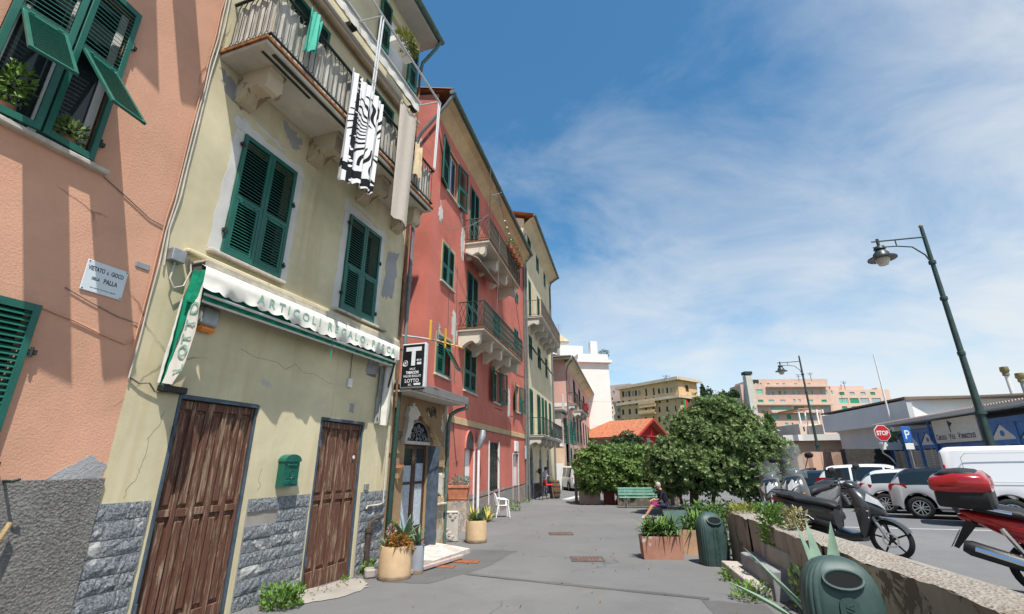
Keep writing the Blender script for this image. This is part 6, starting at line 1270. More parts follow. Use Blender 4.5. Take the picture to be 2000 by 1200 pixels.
for k,(u,vt,vb,y,wpx,mt,lb_) in enumerate(((1371,750,800,150,9,M_leafF,'slim dark cypress beside the ochre apartment block'),(1383,757,812,145,16,M_leafF,'open grey-green pine right of the cypress'),(1397,772,830,135,22,M_leafG,'bright green bushy tree on the hill left of the umbrella pine'),(1413,764,800,140,20,M_leafF,'dark round tree just left of the umbrella pine'),(1432,763,778,140,17,M_leafF,'flat-topped umbrella pine against the sky'),(1452,790,850,100,26,M_leafG,'leafy tree at the foot of the chimney mast'),(1500,812,870,60,12,M_leafG,'pale leaning tree behind the right edge of the big evergreen'),(1417,790,850,95,34,M_leafG,'broad mid-green tree rising behind the big evergreen'),(1383,800,850,95,26,M_leafF,'dusky tree between the ochre block and the big evergreen'))):
    pt,pb_=at(u,vt,y),at(u,vb,y); rx=wpx*.5*y/960; rzv=(pt.z-pb_.z)/2; zc=(pt.z+pb_.z)/2; zg=hz(pt.x,y)
    E_=[(0,0,zc-zg,rx,rx,rzv),(rx*.5,0,zc-zg-rzv*.3,rx*.7,rx*.7,rzv*.6),(-rx*.5,0,zc-zg-rzv*.2,rx*.7,rx*.7,rzv*.6)]
    small_tree('hill_tree',lb_,(pt.x,y,zg),E_,520,max(.45,rx*.22),mt,300+k,max(.5,zc-zg),max(.15,rx*.07))['group']='trees on the hillside'
tag(clusters(2600,lambda q:((lambda x,y:((x,y,hz(x,y)+q.uniform(0,2.5)),(0,0,1)))(q.uniform(40,150),q.uniform(95,180))),1.6,77,6).build('hillside_undergrowth',M_leafF),'dense scrub and treetops covering the hillside under the apartment blocks','undergrowth',kind='stuff')
# ---- agave, aloes, weeds
def blade(m,base,dirv,L,w,curl,seed,n=7,thick=.25):
    """one fleshy leaf with a V section"""
    d=Vector(dirv).normalized(); side=d.cross(Vector((0,0,1))); side=side.normalized() if side.length>1e-3 else Vector((1,0,0)); p=Vector(base); rings=[]
    for i in range(n+1):
        t=i/n; ww=w*(1.0 if t<.12 else (1.12 if t<.4 else 1.12*(1-((t-.4)/.6)**1.6)))*(.8 if t<.1 else 1)+.002
        nrm=side.cross(d).normalized(); rings.append([p-side*ww/2+nrm*ww*thick*.55,p-nrm*ww*thick*.35,p+side*ww/2+nrm*ww*thick*.55,p+nrm*ww*thick*.15])
        d=(d+Vector((0,0,-1))*curl/n).normalized(); p=p+d*(L/n)
    m.loft(rings,True)
M_agave=simple('agave_leaf',(.20,.30,.22),.5,.35,var=.3,scale=4); M_agavey=simple('yellowed_agave',(.52,.46,.10),.6,.3,var=.3,scale=4); M_aloe=simple('aloe_leaf',(.14,.23,.13),.5,.35,var=.35,scale=7)
ag=root('agave','big grey-green agave growing behind the near litter bin','agave',(3.45,5.72,gz(5.72)))
for k,(dx,dy,dz,L,w,cu) in enumerate(((-.12,.15,1,1.22,.20,.15),(.22,.2,1,1.25,.17,.05),(-.62,.35,.9,1.20,.16,.12),(.80,.05,.75,.85,.18,.6),(-.75,-.3,.55,.75,.15,.4),(.1,-.6,.6,.6,.16,.5),(-.38,.1,1,1.0,.18,.1),(.45,.5,.8,.95,.17,.3),(-.9,.1,.40,.75,.15,.3),(.05,.3,1,1.25,.15,.0),(.9,.25,.7,1.0,.19,.9),(-.95,.35,.75,1.15,.17,.25),(-.2,-.5,.8,.8,.17,.3))):
    m=MB(); blade(m,(dx*.06,dy*.06,.0),(dx,dy,dz),L,w,cu,k); m.build('leaf',M_agave if k not in (4,) else M_agavey,ag,50)
def aloe(parent,c,n,L,w,mat,seed,el=(.35,1.3),name='leaf',cu=.25):
    q=random.Random(seed)
    for k in range(n):
        a=k*2.4+q.uniform(-.3,.3); e=q.uniform(*el); m=MB(); blade(m,c,(math.cos(a)*math.cos(e),math.sin(a)*math.cos(e),math.sin(e)),L*q.uniform(.7,1.15),w,cu*q.uniform(.3,1.3),k,6); m.build(name,mat,parent,50)
def weed(label,loc,n,r,h,seed,mat=None,size=.06,name='weed',group=None):
    q=random.Random(seed); r_=root(name,label,'weed',loc,0,group); st=MB()
    for k in range(max(4,n//40)):
        a=q.random()*6.28; rr=q.random()*r; st.tube([(rr*.3*math.cos(a),rr*.3*math.sin(a),0),(rr*math.cos(a),rr*math.sin(a),h*q.uniform(.5,1))],.004,4)
    st.build('stem',M_leafC,r_)
    leaf_blob(n,lambda q:((lambda a,rr,z:((rr*math.cos(a),rr*math.sin(a),z),(math.cos(a)*.6,math.sin(a)*.6,.7)))(q.random()*6.28,r*q.random()**.5,h*q.random())),size,seed).build('foliage',mat or M_leafC,r_); return r_
weed('leafy green weed at the foot of the stone facing between the brown doors',(-3.28,7.55,gz(7.55)),420,.28,.26,1,size=.075)
weed('tuft of grass beside the waste pipe',(-2.78,10.0,0),120,.12,.22,2,size=.07)
weed('small weed at the corner of the narrow brown door',(-3.02,9.45,0),60,.07,.08,3,size=.04)
weed('low weeds growing along the lowest step',(3.55,7.9,gz(7.9)),260,.28,.22,4,size=.06)
weed('weeds at the far foot of the lowest step',(3.85,9.3,gz(9.3)),160,.18,.2,5,size=.055)
weed('tall leafy spurge growing on the retaining wall top above the steps',(4.25,8.35,.72),520,.22,.62,6,M_leafC,.075)
weed('flowering scrub on the far end of the retaining wall',(4.75,10.4,.95),300,.30,.22,7,leaf_mat('scrub_yellow',(.10,.16,.03),(.36,.34,.08)),.07)
weed('green weeds by the wall foot behind the steps',(4.02,7.2,gz(7.2)),260,.22,.55,8,size=.065)
weed('dry grass tuft on the wall top behind the spurge',(4.40,7.9,.95),150,.14,.34,9,leaf_mat('dry_grass',(.20,.18,.07),(.42,.38,.20)),.09)
weed('ivy-like weed at the foot of the wall behind the near bin',(3.6,5.6,gz(5.6)),160,.2,.3,10,size=.06)
weed('low yellow-green plant between the far bin and the wall end',(4.55,11.2,0),300,.3,.6,11,M_leafB,.08)
weed('dusty shrub under the big evergreen beside the wall end',(5.1,13.0,0.2),420,.5,.8,12,M_leafC,.09)
# ---- pots along the houses
def pot(label,loc,r,h,mat,group=None,name='flower_pot',rim=.0):
    p=root(name,label,'flower pot',loc,0,group); m=MB(); m.lathe([(r*.90,.0),(r*.97,.02),(r,.10),(r*1.0,h*.9),(r*.97,h),(r*.88,h),(r*.86,h*.86),(0.01,h*.85)],28); m.build('pot',mat,p,50)
    m=MB(); m.lathe([(r*.99,.0),(r*1.012,.015),(r*1.012,.07),(r*1.0,.075)],28); m.build('base_ring',simple('grimy_base',(.22,.16,.11),.9,.1,var=.3),p,50); m=MB(); m.lathe([(r*.86,h*.87),(.01,h*.89)],20); m.build('soil',simple('soil',(.06,.045,.03),.95,.1,var=.3),p); return p
M_cpot=simple('cream_cement_pot',(.62,.44,.265),.85,.15,var=.18,scale=3,bump=.15)
p1=pot('big cream cylindrical pot of orange and green succulents beside the narrow brown door',(-2.18,9.62,0),.30,.56,M_cpot)
aloe(p1,(.14,.0,.62),22,.46,.075,M_aloe,1,(.35,1.4)); aloe(p1,(-.14,-.08,.54),20,.30,.035,simple('thin_succulent',(.16,.20,.12),.5,.3,var=.4,scale=10),2,(.1,1.0)); aloe(p1,(-.08,.05,.86),14,.16,.03,simple('lime_rosette',(.22,.36,.06),.5,.3,var=.2),3,(.2,1.2))
m=MB(); m.tube([(-.08,.05,.5),(-.09,.05,.88)],.03,6); m.build('stem',M_bark,p1)
leaf_blob(420,ell(.06,-.16,.62,.24,.14,.15,.3),.055,61).build('orange_succulent',M_leafO,p1); leaf_blob(160,ell(-.10,-.02,.75,.08,.08,.16,.3),.05,62).build('dry_rosette',simple('dry_pink_rosette',(.46,.30,.24),.8,.1,var=.4,scale=20),p1); leaf_blob(120,ell(.24,-.05,.52,.10,.12,.08,.3),.05,63).build('trailing_succulent',M_leafO,p1)
p2=pot('cream cylindrical pot of yellowing aloes farther along by the rubble trough',(-.99,13.72,0),.285,.54,M_cpot)
aloe(p2,(.05,0,.52),20,.36,.05,simple('blue_aloe',(.14,.21,.18),.5,.3,var=.3,scale=9),5,(.2,1.2)); aloe(p2,(-.10,.05,.52),12,.42,.05,M_agavey,6,(.5,1.4)); leaf_blob(150,ell(0,-.05,.56,.26,.2,.12,.3),.06,64).build('trailing_leaf',M_leafC,p2)
p3=pot('tall grey plastic pot half hidden behind the big cream pot',(-1.86,10.0,0),.14,.50,simple('grey_plastic_pot',(.30,.32,.36),.5,.4,var=.15)); aloe(p3,(0,0,.5),10,.45,.05,M_aloe,8,(.6,1.4))
m=MB(); m.box(-.10,.10,-.12,.12,0,.16,.03); o=tag(m.build('stone_block',M_conc,None,loc=(-2.66,9.72,0),rot=(0,0,.4)),'rough grey stone block on the ground by the waste pipe','stone')
# rubble trough
rt=root('rubble_trough','low rubble-stone planting trough beside the shop step','planter',(-1.90,13.85,0),R(4)); m=MB(); m.box(-.40,.42,-.14,.22,0,.72,.03); m.build('mortar_body',plaster('lime_mortar',(.52,.48,.42),bump=.9,fade=.25),rt)
q=random.Random(5); sm=[]
for k in range(4):
    m=MB(); m.lathe([(.001,-.5),(.30,-.42),(.48,-.15),(.5,.1),(.38,.38),(.001,.5)],9,(0,0,0),'y'); m.v=[(x*(1+q.uniform(-.18,.18)),y,z*(1+q.uniform(-.18,.18))) for x,y,z in m.v]; me=m.mesh('stone',60); me.materials.append(simple('rubble_stone',(.46,.41,.36),.9,.1,var=.35,scale=5,bump=.4)); sm.append(me)
for k in range(26):
    inst(sm[k%4],'stone',None,rt,(-.33+.68*((k*.37)%1),-.135,.06+.62*((k*.618)%1)),(0,q.random()*6,0),(q.uniform(.10,.24),.06,q.uniform(.07,.15)))
m=MB(); m.box(.0,.40,-.16,.05,.70,.76,.02); m.build('coping',M_sill,rt); leaf_blob(220,ell(-.22,0,.92,.17,.14,.22,.2),.06,66).build('plant',M_leafC,rt)
# masonry pier with a terracotta trough
pr=root('masonry_pier','flaking masonry pier holding a terracotta trough in front of the red house','pier',(-1.80,16.1,0),R(-4)); rough_sheet(lambda a,b:(-.36+.72*a,-.30,.86*b),14,16,.012,8).build('front_face',plaster('flaked_pier',(.50,.42,.34),patch=(.36,.34,.33),patch_amt=.52,patch_scale=3,bump=.9,fade=.3),pr,50); m=MB(); m.box(-.36,.36,-.29,.3,0,.85,.02); m.build('body',MATS['flaked_pier'],pr)
tt=root('terracotta_trough','rectangular terracotta trough of grey lavender on the masonry pier','planter',(-1.74,16.0,.865),R(-4))
m=MB(); m.add([(-.28,-.15,0),(.28,-.15,0),(.28,.15,0),(-.28,.15,0),(-.33,-.19,.38),(.33,-.19,.38),(.33,.19,.38),(-.33,.19,.38)],[(3,2,1,0),(0,1,5,4),(1,2,6,5),(2,3,7,6),(3,0,4,7)]); m.box(-.35,.35,-.21,.21,.38,.46,.01); m.box(-.30,.30,-.165,.165,.05,.08); m.build('trough',M_terra,tt); leaf_blob(420,ell(.05,0,.56,.34,.2,.20,.2),.07,67).build('lavender',leaf_mat('lavender_leaf',(.16,.20,.15),(.34,.38,.30)),tt)
rp_=root('rubber_plant','gangly rubber plant with drooping bronze leaves behind the terracotta trough','plant',(-2.25,16.6,0)); m=MB(); m.tube([(0,0,0),(.02,0,1.0),(-.03,0,2.0)],.018,6); m.tube([(.02,0,1.0),(.25,0,1.6)],.012,5); m.build('stem',M_bark,rp_); leaf_blob(46,lambda q:((q.uniform(-.2,.25),q.uniform(-.15,.15),q.uniform(1.1,2.15)),(q.uniform(-1,1),q.uniform(-.5,.5),-.2)),.26,68).build('foliage',leaf_mat('bronze_leaf',(.06,.05,.03),(.20,.12,.07)),rp_)
al_=root('aloe_clump','yellow-flowering aloe clump behind the white chair','plant',(-1.15,18.6,0)); aloe(al_,(0,0,.0),26,.75,.07,M_leafC,9,(.4,1.4),cu=.4); aloe(al_,(.25,-.3,.0),14,.6,.06,M_agavey,10,(.5,1.4),cu=.4)
weed('bushy weeds against the red house plinth beyond the chair',(.1,22.2,0),160,.25,.4,13,M_leafC,.08)
weed('small pale stones and weeds at the far corner of the red house',(.75,26.6,0),80,.3,.2,14,M_leafC,.07)
# planter boxes on the street
def box_planter(label,loc,rz,w,d,h,mat,seed,nl,name='planter_box'):
    p=root(name,label,'planter',loc,rz); m=MB(); t=.04
    m.add([(-w/2+.02,-d/2+.02,0),(w/2-.02,-d/2+.02,0),(w/2-.02,d/2-.02,0),(-w/2+.02,d/2-.02,0),(-w/2,-d/2,h),(w/2,-d/2,h),(w/2,d/2,h),(-w/2,d/2,h)],[(3,2,1,0),(0,1,5,4),(1,2,6,5),(2,3,7,6),(3,0,4,7)]); m.add([(-w/2,-d/2,h),(w/2,-d/2,h),(w/2,d/2,h),(-w/2,d/2,h),(-w/2+t,-d/2+t,h-.02),(w/2-t,-d/2+t,h-.02),(w/2-t,d/2-t,h-.02),(-w/2+t,d/2-t,h-.02)],[(0,1,5,4),(1,2,6,5),(2,3,7,6),(3,0,4,7)]); m.build('box',mat,p)
    m=MB(); m.box(-w/2+t,w/2-t,-d/2+t,d/2-t,h-.06,h-.03); m.build('soil',MATS['soil'],p); q=random.Random(seed)
    for k in range(nl):
        a=q.random()*6.28; e=q.uniform(.3,1.4); m=None
    mm=MB()
    for k in range(nl):
        a=q.random()*6.28; e=q.uniform(.15,1.45); blade(mm,(q.uniform(-w*.42,w*.42),q.uniform(-d*.35,d*.35),h-.04+q.uniform(0,.28)),(math.cos(a)*math.cos(e),math.sin(a)*math.cos(e),math.sin(e)),q.uniform(.16,.34),.028,.9,k,4)
    mm.build('foliage',M_leafC,p); return p
t=NT('scuffed_terracotta',.85,.15); k_=t.mix(t.ramp(t.noise(2.6,6,.6),.3,.7),(.33,.155,.105),(.45,.235,.165)); t.col(t.mix(t.ramp(t.noise(1.5,6,.65,t.coord((1,1,1),(3.3,.2,1))),.56,.60),k_,(.50,.47,.45))); t.bump(t.noise(30,4,.6),.3,.01); M_scuff=t.m
box_planter('scuffed terracotta planter box of strappy green leaves on the street',(3.28,11.42,0),R(-4),.88,.40,.46,M_scuff,3,330)
box_planter('plain peach planter box tucked behind the far litter bin',(4.22,11.95,0),R(-20),.55,.40,.52,simple('peach_clay',(.58,.36,.22),.85,.15,var=.2,scale=3),4,140)
box_planter('pink stone planter box at the left end of the hedge',(3.95,25.7,0),R(-8),1.1,.5,.62,plaster('pink_stone',(.46,.35,.30),fade=.25),5,60)
box_planter('dark red planter box between the stone planter and the low wall',(4.85,25.2,0),R(-8),.55,.5,.62,simple('ox_blood_box',(.10,.025,.02),.7,.2,var=.3),6,50)
m=MB(); m.box(-1.35,1.6,-.15,.15,0,.62,.03); tag(m.build('low_wall',plaster('mossy_low_wall',(.22,.19,.15),patch=(.14,.13,.10),patch_amt=.5,patch_scale=2,bump=.9,fade=.35),None,loc=(6.5,24.6,0),rot=(0,0,R(-5))),'low dark stone wall under the hedge behind the bench','wall')
# slanted blackboard / crate behind planter
m=MB(); m.box(-.35,.35,-.02,.02,0,.5,.008); tag(m.build('menu_board',simple('dark_green_board',(.05,.09,.08),.5,.3,var=.3,scale=6),None,loc=(4.35,13.2,.35),rot=(R(-30),0,R(15))),'dark green board leaning among the plants behind the planter boxes','board')
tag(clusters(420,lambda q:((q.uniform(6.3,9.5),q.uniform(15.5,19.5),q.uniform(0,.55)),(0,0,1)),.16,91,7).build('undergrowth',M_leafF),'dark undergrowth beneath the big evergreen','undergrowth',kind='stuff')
# old pergola posts by the hedge
for k,(x,h_,lb_) in enumerate(((3.33,2.35,'weathered grey post nearest the street at the left end of the hedge'),(3.72,2.3,'second weathered post behind the first at the hedge'))):
    m=MB(); m.box(-.07,.07,-.07,.07,0,h_,.01); tag(m.build('timber_post',simple('weathered_timber',(.24,.20,.18),.9,.1,var=.4,scale=6),None,loc=(x,26.2+.5*k,0),rot=(R(1),R(1.5*k),0)),lb_,'post','weathered posts at the hedge')
m=MB(); m.box(0,1.3,-.04,.04,0,.10); m.box(.1,1.3,-.04,.04,.35,.43); tag(m.build('timber_rail',MATS['weathered_timber'],None,loc=(3.35,26.7,.78)),'weathered double timber rail behind the pink stone planter','rail')

# wind-blown dry leaves and grit along the wall feet
def litter_pt(q):
    k=q.random()
    if k<.5: s_=q.uniform(-3.5,9); p=loc2w(YO,YR,(s_ if s_<4 else s_*.6-4,-.05-abs(q.gauss(0,.22)),0)); x,y=p.x,p.y
    elif k<.8: t_=q.random(); x,y=4.55-1.2*t_-abs(q.gauss(0,.2)),10.9-7.2*t_
    else: x,y=q.uniform(-1.5,3.5),q.uniform(7,22)
    return (x,y,gz(y)+.012),(q.uniform(-1,1),q.uniform(-1,1),.15)
tag(leaf_blob(420,litter_pt,.045,404,spread=.3).build('fallen_leaves',simple('dry_leaf',(.20,.14,.07),.9,.1,var=.4,scale=3)),'small dry leaves and grit blown against the wall feet and across the street','litter',kind='stuff')
# ================================================================== litter bins
M_bin=simple('bin_green_plastic',(.042,.076,.068),.48,.35,var=.3,scale=5,bump=.15,bscale=120)
def litter_bin(label,loc,rz,h=1.0,a=.285,b=.215):
    r_=root('litter_bin',label,'litter bin',loc,rz,'city litter bins'); N=72
    def ring(z,k,kk,dy=0.0):
        out=[]
        for i in range(N):
            t_=2*math.pi*i/N; c,s=math.cos(t_),math.sin(t_); e=.62
            x=a*k*math.copysign(abs(c)**e,c); y=b*kk*math.copysign(abs(s)**e,s)
            if abs(c)>.55 and s>-.96: g=1+.018*math.copysign(1,math.sin(i*2.1)); x*=g; y*=g
            out.append((x,y+dy,z))
        return out
    lv=[(0,.97,.97),(.03,1,1),(.60,1,1),(.70,.985,.97),(.78,.94,.90),(.85,.86,.78),(.91,.73,.62),(.955,.55,.45),(.985,.32,.25),(1.0,.02,.02)]
    m=MB(); m.loft([ring(z*h,k,kk,.02*max(0,z-.6)) for z,k,kk in lv],True); m.build('body',M_bin,r_,28)
    m=MB(); m.prism([(-.075+.0,.02*h),(.075,.02*h),(.075,.66*h)]+[(.075*math.cos(t_),.66*h+.06*math.sin(t_)) for t_ in [math.pi*k/8 for k in range(1,8)]]+[(-.075,.66*h)],-b-.012,-b+.02); m.build('raised_panel',M_bin,r_)
    text("CITTA' DI GENOVA",'raised_lettering',M_bin,r_,.088,(.030,-b-.013,.06*h),Matrix(((0,-1,0),(0,0,-1),(1,0,0))).to_euler(),.004,.82,.001)
    # mouth on the sloping shoulder
    c_=Vector((0,-b*.80,.835*h)); nrm=Vector((0,-.80,.60)).normalized(); up=Vector((0,.60,.80)); rt_=Vector((1,0,0)); m=MB()
    rim=[c_+rt_*(.150*math.cos(t_))+up*(.082*math.sin(t_))+nrm*.012 for t_ in [2*math.pi*k/24 for k in range(25)]]
    m.tube(rim,.013,6,False); m.build('mouth_rim',M_bin,r_,True)
    m=MB(); m.add([tuple(c_+rt_*(.148*math.cos(t_))+up*(.080*math.sin(t_))+nrm*.010) for t_ in [2*math.pi*k/24 for k in range(24)]],[tuple(range(24))]); m.build('mouth_shade',M_dark,r_)  # flat black disc: the dark inside the opening is painted on
    return r_
litter_bin('dark green domed litter bin in the foreground in front of the agave',(2.90,4.72,gz(4.72)),R(-17),1.02,.30,.22)
litter_bin('dark green domed litter bin farther off beside the scuffed planter box',(4.16,10.74,0),R(8),1.0)
m=MB()
for k in range(4): m.box(-.12+k*.06,-.12+k*.06+.05,-.10,.10,0,.04+.01*(k%2))
tag(m.build('broken_crate',simple('turquoise_plastic',(.03,.33,.24),.45,.4,var=.1),None,loc=(3.32,4.25,gz(4.2)+.35),rot=(R(20),0,.5)),'turquoise plastic crate corner at the foot of the wall','crate')

# ================================================================== chair, bench
def mono_chair(name,label,loc,rz,mat):
    c=root(name,label,'chair',loc,rz)
    m=rough_sheet(lambda a,b:(-.20+.42*a,-.20+.40*b,.43-.015*math.sin(a*3.1)+.01*abs(b-.5)),6,6,0,1); m.v+=[(x,y,z-.02) for x,y,z in m.v]; n=49; m.f+=[tuple(i+n for i in reversed(f)) for f in m.f]; m.build('seat',mat,c,True)
    for y in (-.22,.22):
        m=MB(); m.tube([(.20,y*.95,.44),(.23,y*1.05,.22),(.26,y*1.12,0)],[.030,.026,.022],6); m.build('leg',mat,c,True); m=MB(); m.tube([(-.19,y*.9,.44),(-.24,y*1.0,.2),(-.28,y*1.08,0)],[.030,.026,.022],6); m.build('leg',mat,c,True)
        m=MB(); m.tube([(.20,y*.98,.43),(.20,y*1.12,.62),(.12,y*1.16,.65),(-.12,y*1.10,.66),(-.26,y*.9,.70)],[.028,.026,.032,.03,.022],6); m.build('armrest',mat,c,True)
    m=MB(); m.tube([(-.19,-.20,.44),(-.27,-.22,.72),(-.31,-.16,.84),(-.325,0,.87),(-.31,.16,.84),(-.27,.22,.72),(-.19,.20,.44)],.020,6); m.build('back_frame',mat,c,True)
    for k in range(5): y=-.13+k*.065; m=MB(); m.add([(-.20,y-.02,.45),(-.20,y+.02,.45),(-.315,y+.02,.85-.5*y*y),(-.315,y-.02,.85-.5*y*y),(-.215,y-.02,.45),(-.215,y+.02,.45),(-.325,y+.02,.85-.5*y*y),(-.325,y-.02,.85-.5*y*y)],[(0,1,2,3),(7,6,5,4),(0,3,7,4),(1,5,6,2)]); m.build('back_slat',mat,c)
    return c
M_wplast=simple('white_resin',(.78,.78,.77),.4,.4,var=.05)
mono_chair('garden_chair','white resin garden chair standing alone in front of the red house',(-.42,19.75,0),R(12),M_wplast)
M_bench=simple('bench_green_paint',(.20,.38,.31),.5,.35,var=.25,scale=6)
bn=root('park_bench','pale green slatted bench in front of the hedge','bench',(6.02,23.45,0),R(-3)); 
for k,(y,z,w) in enumerate(((-.26,.44,.11),(-.13,.44,.11),(.0,.44,.11))): m=MB(); m.box(-1.05,1.05,y-w/2,y+w/2,z,z+.035,.008); m.build('seat_slat',M_bench,bn)
for k,z in enumerate((.53,.65,.77)): m=MB(); m.box(-1.05,1.05,.08+k*.035,.115+k*.035,z,z+.10,.008); m.build('back_slat',M_bench,bn)
for x in (-.72,.72):
    m=MB(); m.tube([(x,-.28,0),(x,-.24,.42),(x,.05,.43),(x,.09,.5),(x,.19,.88)],.022,6); m.tube([(x,.02,.43),(x,.10,0)],.022,6); m.build('leg',M_galv,bn)

# ================================================================== street lamps, masts, signs
M_lampg=simple('lamp_post_green',(.045,.075,.068),.45,.4,.2,var=.25,scale=5)
def street_lamp(label,loc,H_,rz):
    r_=root('street_lamp',label,'street lamp',loc,rz,'street lamps along the road')
    m=MB(); m.tube([(0,0,0),(0,0,1.2),(0,0,H_*.45),(0,0,H_)],[.15,.13,.092,.06],14); m.build('pole',M_lampg,r_,40)
    for z in (.02,1.2,H_*.32,H_*.52,H_*.72,H_*.86): m=MB(); m.lathe([(.10,-.06),(.16 if z<H_*.4 else .11,-.05),(.16 if z<H_*.4 else .11,.05),(.10,.06)],14,(0,0,z)); m.build('collar',M_lampg,r_,40)
    m=MB(); m.tube([(0,0,H_-.35),(-1.8,0,H_-.45)],.03,8); m.tube([(-.0,0,H_-1.45),(-.15,0,H_-1.05),(-.5,0,H_-.72),(-1.0,0,H_-.66),(-1.8,0,H_-.68)],.024,8); m.tube([(-1.0,0,H_-.40),(-1.0,0,H_-.66)],.02,6); m.build('arm',M_lampg,r_,True)
    m=MB(); m.lathe([(.05,.05),(.05,-.22),(.16,-.26),(.19,-.36),(.13,-.40),(.17,-.44),(.24,-.53),(.27,-.64),(.44,-.71),(.44,-.75),(.24,-.73)],20,(-1.60,0,H_-.40)); m.build('lamp_head',simple('lamp_dark',(.05,.06,.06),.4,.5,.3,var=.2),r_,40)
    m=MB(); m.lathe([(.22,-.73),(.20,-.85),(.14,-.97),(.02,-1.01)],18,(-1.60,0,H_-.40)); m.build('glass_globe',simple('lamp_glass',(.55,.52,.44),.25,.5,var=.05),r_,True)
    m=MB(); m.lathe([(.02,.0),(.07,.05),(.07,.10),(.01,.16)],10,(0,0,H_)); m.build('finial',MATS.get('brass_cowl'),r_,True)
street_lamp('tall green street lamp rising behind the white van',(14.95,15.13,.35),10.05-.35,R(-6))
street_lamp('more distant green street lamp in front of the peach pavilion',(23.3,37.0,0),10.05,R(-4))
p=at(1706,692,29); q2=at(1735,830,29); m=MB(); m.tube([(p.x,29,0),(p.x,29,p.z)],[.07,.035],8); tag(m.build('flag_mast',M_white,None),'thin bare white mast in front of the club house','mast')
p=at(1563,757,60); m=MB(); m.tube([(p.x,60,0),(p.x,60,7.5)],.07,6); tag(m.build('utility_pole',M_galv,None),'slim grey utility pole beside the distant street lamp','pole')
# stop sign
p=at(1723,846,24); sp=root('stop_sign','red octagonal STOP sign on a bent grey post','traffic sign',(p.x,24,.1)); M_stop=simple('stop_red',(.50,.025,.03),.4,.4,var=.06); rr=.41; zc=p.z-.1
oc=lambda r:[(r*math.cos(R(22.5+45*k)),zc+r*math.sin(R(22.5+45*k))) for k in range(8)]
m=MB(); m.prism(oc(rr),-.012,.012); m.build('border',M_sw,sp); m=MB(); m.prism(oc(rr*.93),-.018,-.0125); m.build('face',M_stop,sp); text('STOP','lettering',M_sw,sp,.30,(0,-.019,zc-.105),ROT_F,.002,.82,.010,'CENTER')
m=MB(); m.tube([(0,.04,zc+.3),(0,.04,zc-.45),(-.15,.04,zc-.75),(-.18,.04,zc-.95),(.1,.04,zc-1.15),(.42,.04,zc-1.6),(.5,.04,0)],.035,8); m.build('post',M_galv,sp,True)
p=at(1771,849,20.8); pp=root('parking_sign','blue P parking sign on a post in front of the kiosk louvres','traffic sign',(p.x,20.8,.2)); zc=p.z-.2
m=MB(); m.box(-.20,.20,-.012,.012,zc-.32,zc+.34,.01); m.build('plate',simple('sign_blue',(.03,.13,.42),.4,.4,var=.08),pp); text('P','lettering',M_sw,pp,.52,(0,-.014,zc-.18),ROT_F,.002,.9,.006,'CENTER'); m=MB(); m.box(-.18,.18,-.012,.012,zc-.62,zc-.36,.005); m.build('sub_plate',M_sw,pp); m=MB(); m.tube([(0,.03,0),(0,.03,zc+.3)],.03,8); m.build('post',M_galv,pp,True)
# white crowd barrier and kiosk planter
p=at(1740,872,25); m=MB(); m.box(-.5,.5,-.12,.12,-.18,.18,.02); o=tag(m.build('window_box',M_white,None,loc=(p.x,25,p.z)),'white planter box under the STOP sign','planter'); p=at(1740,858,25); tag(leaf_blob(90,ell(0,0,0,.35,.2,.25,.2),.16,93).build('box_plant',M_leafC,None,loc=(p.x+.1,25,p.z+.1)),'leafy plant in the white planter under the STOP sign','plant')
p=at(1715,888,26.5); m=MB(); m.box(-1.9,1.9,-.2,.2,0,p.z+.3,.02); tag(m.build('dark_counter',simple('dark_boards',(.06,.055,.05),.8,.2,var=.4,scale=5),None,loc=(p.x,26.5,0)),'dark boarded terrace parapet between the club house and kiosk','parapet')

# ================================================================== cars
def interp(P,x):
    if x<=P[0][0]: return P[0][1]
    for (a,b),(c,d) in zip(P,P[1:]):
        if x<=c: t=(x-a)/(c-a) if c>a else 0; return b+(d-b)*t
    return P[-1][1]
def smoothP(P,n=60):
    """denser polyline through the points (Catmull-Rom)"""
    out=[]; 
    for i in range(len(P)-1):
        p0=P[max(i-1,0)]; p1=P[i]; p2=P[i+1]; p3=P[min(i+2,len(P)-1)]
        for k in range(8):
            t=k/8; h=lambda j:.5*((2*p1[j])+(-p0[j]+p2[j])*t+(2*p0[j]-5*p1[j]+4*p2[j]-p3[j])*t*t+(-p0[j]+3*p1[j]-3*p2[j]+p3[j])*t**3)
            out.append((p1[0]+(p2[0]-p1[0])*t,h(1)))
    out.append(P[-1]); return out
M_tyre=simple('tyre_rubber',(.022,.022,.023),.8,.2,var=.3,scale=20); M_rim=simple('alloy',(.52,.53,.54),.3,.5,.7,var=.08)
def carpaint(name,c,metal=.0,rough=.25):
    t=NT(name,rough,.5,metal); t.col(c); t.b.inputs['Coat Weight'].default_value=.6; t.b.inputs['Coat Roughness'].default_value=.06; MATS[name]=t.m; return t.m
M_tail=carpaint('tail_lamp_red',(.35,.01,.015),0,.12); M_cglass=NT('car_glass',.04,.6).col((.012,.020,.022)).m; M_trim=simple('car_black_trim',(.018,.018,.019),.5,.3,var=.1)
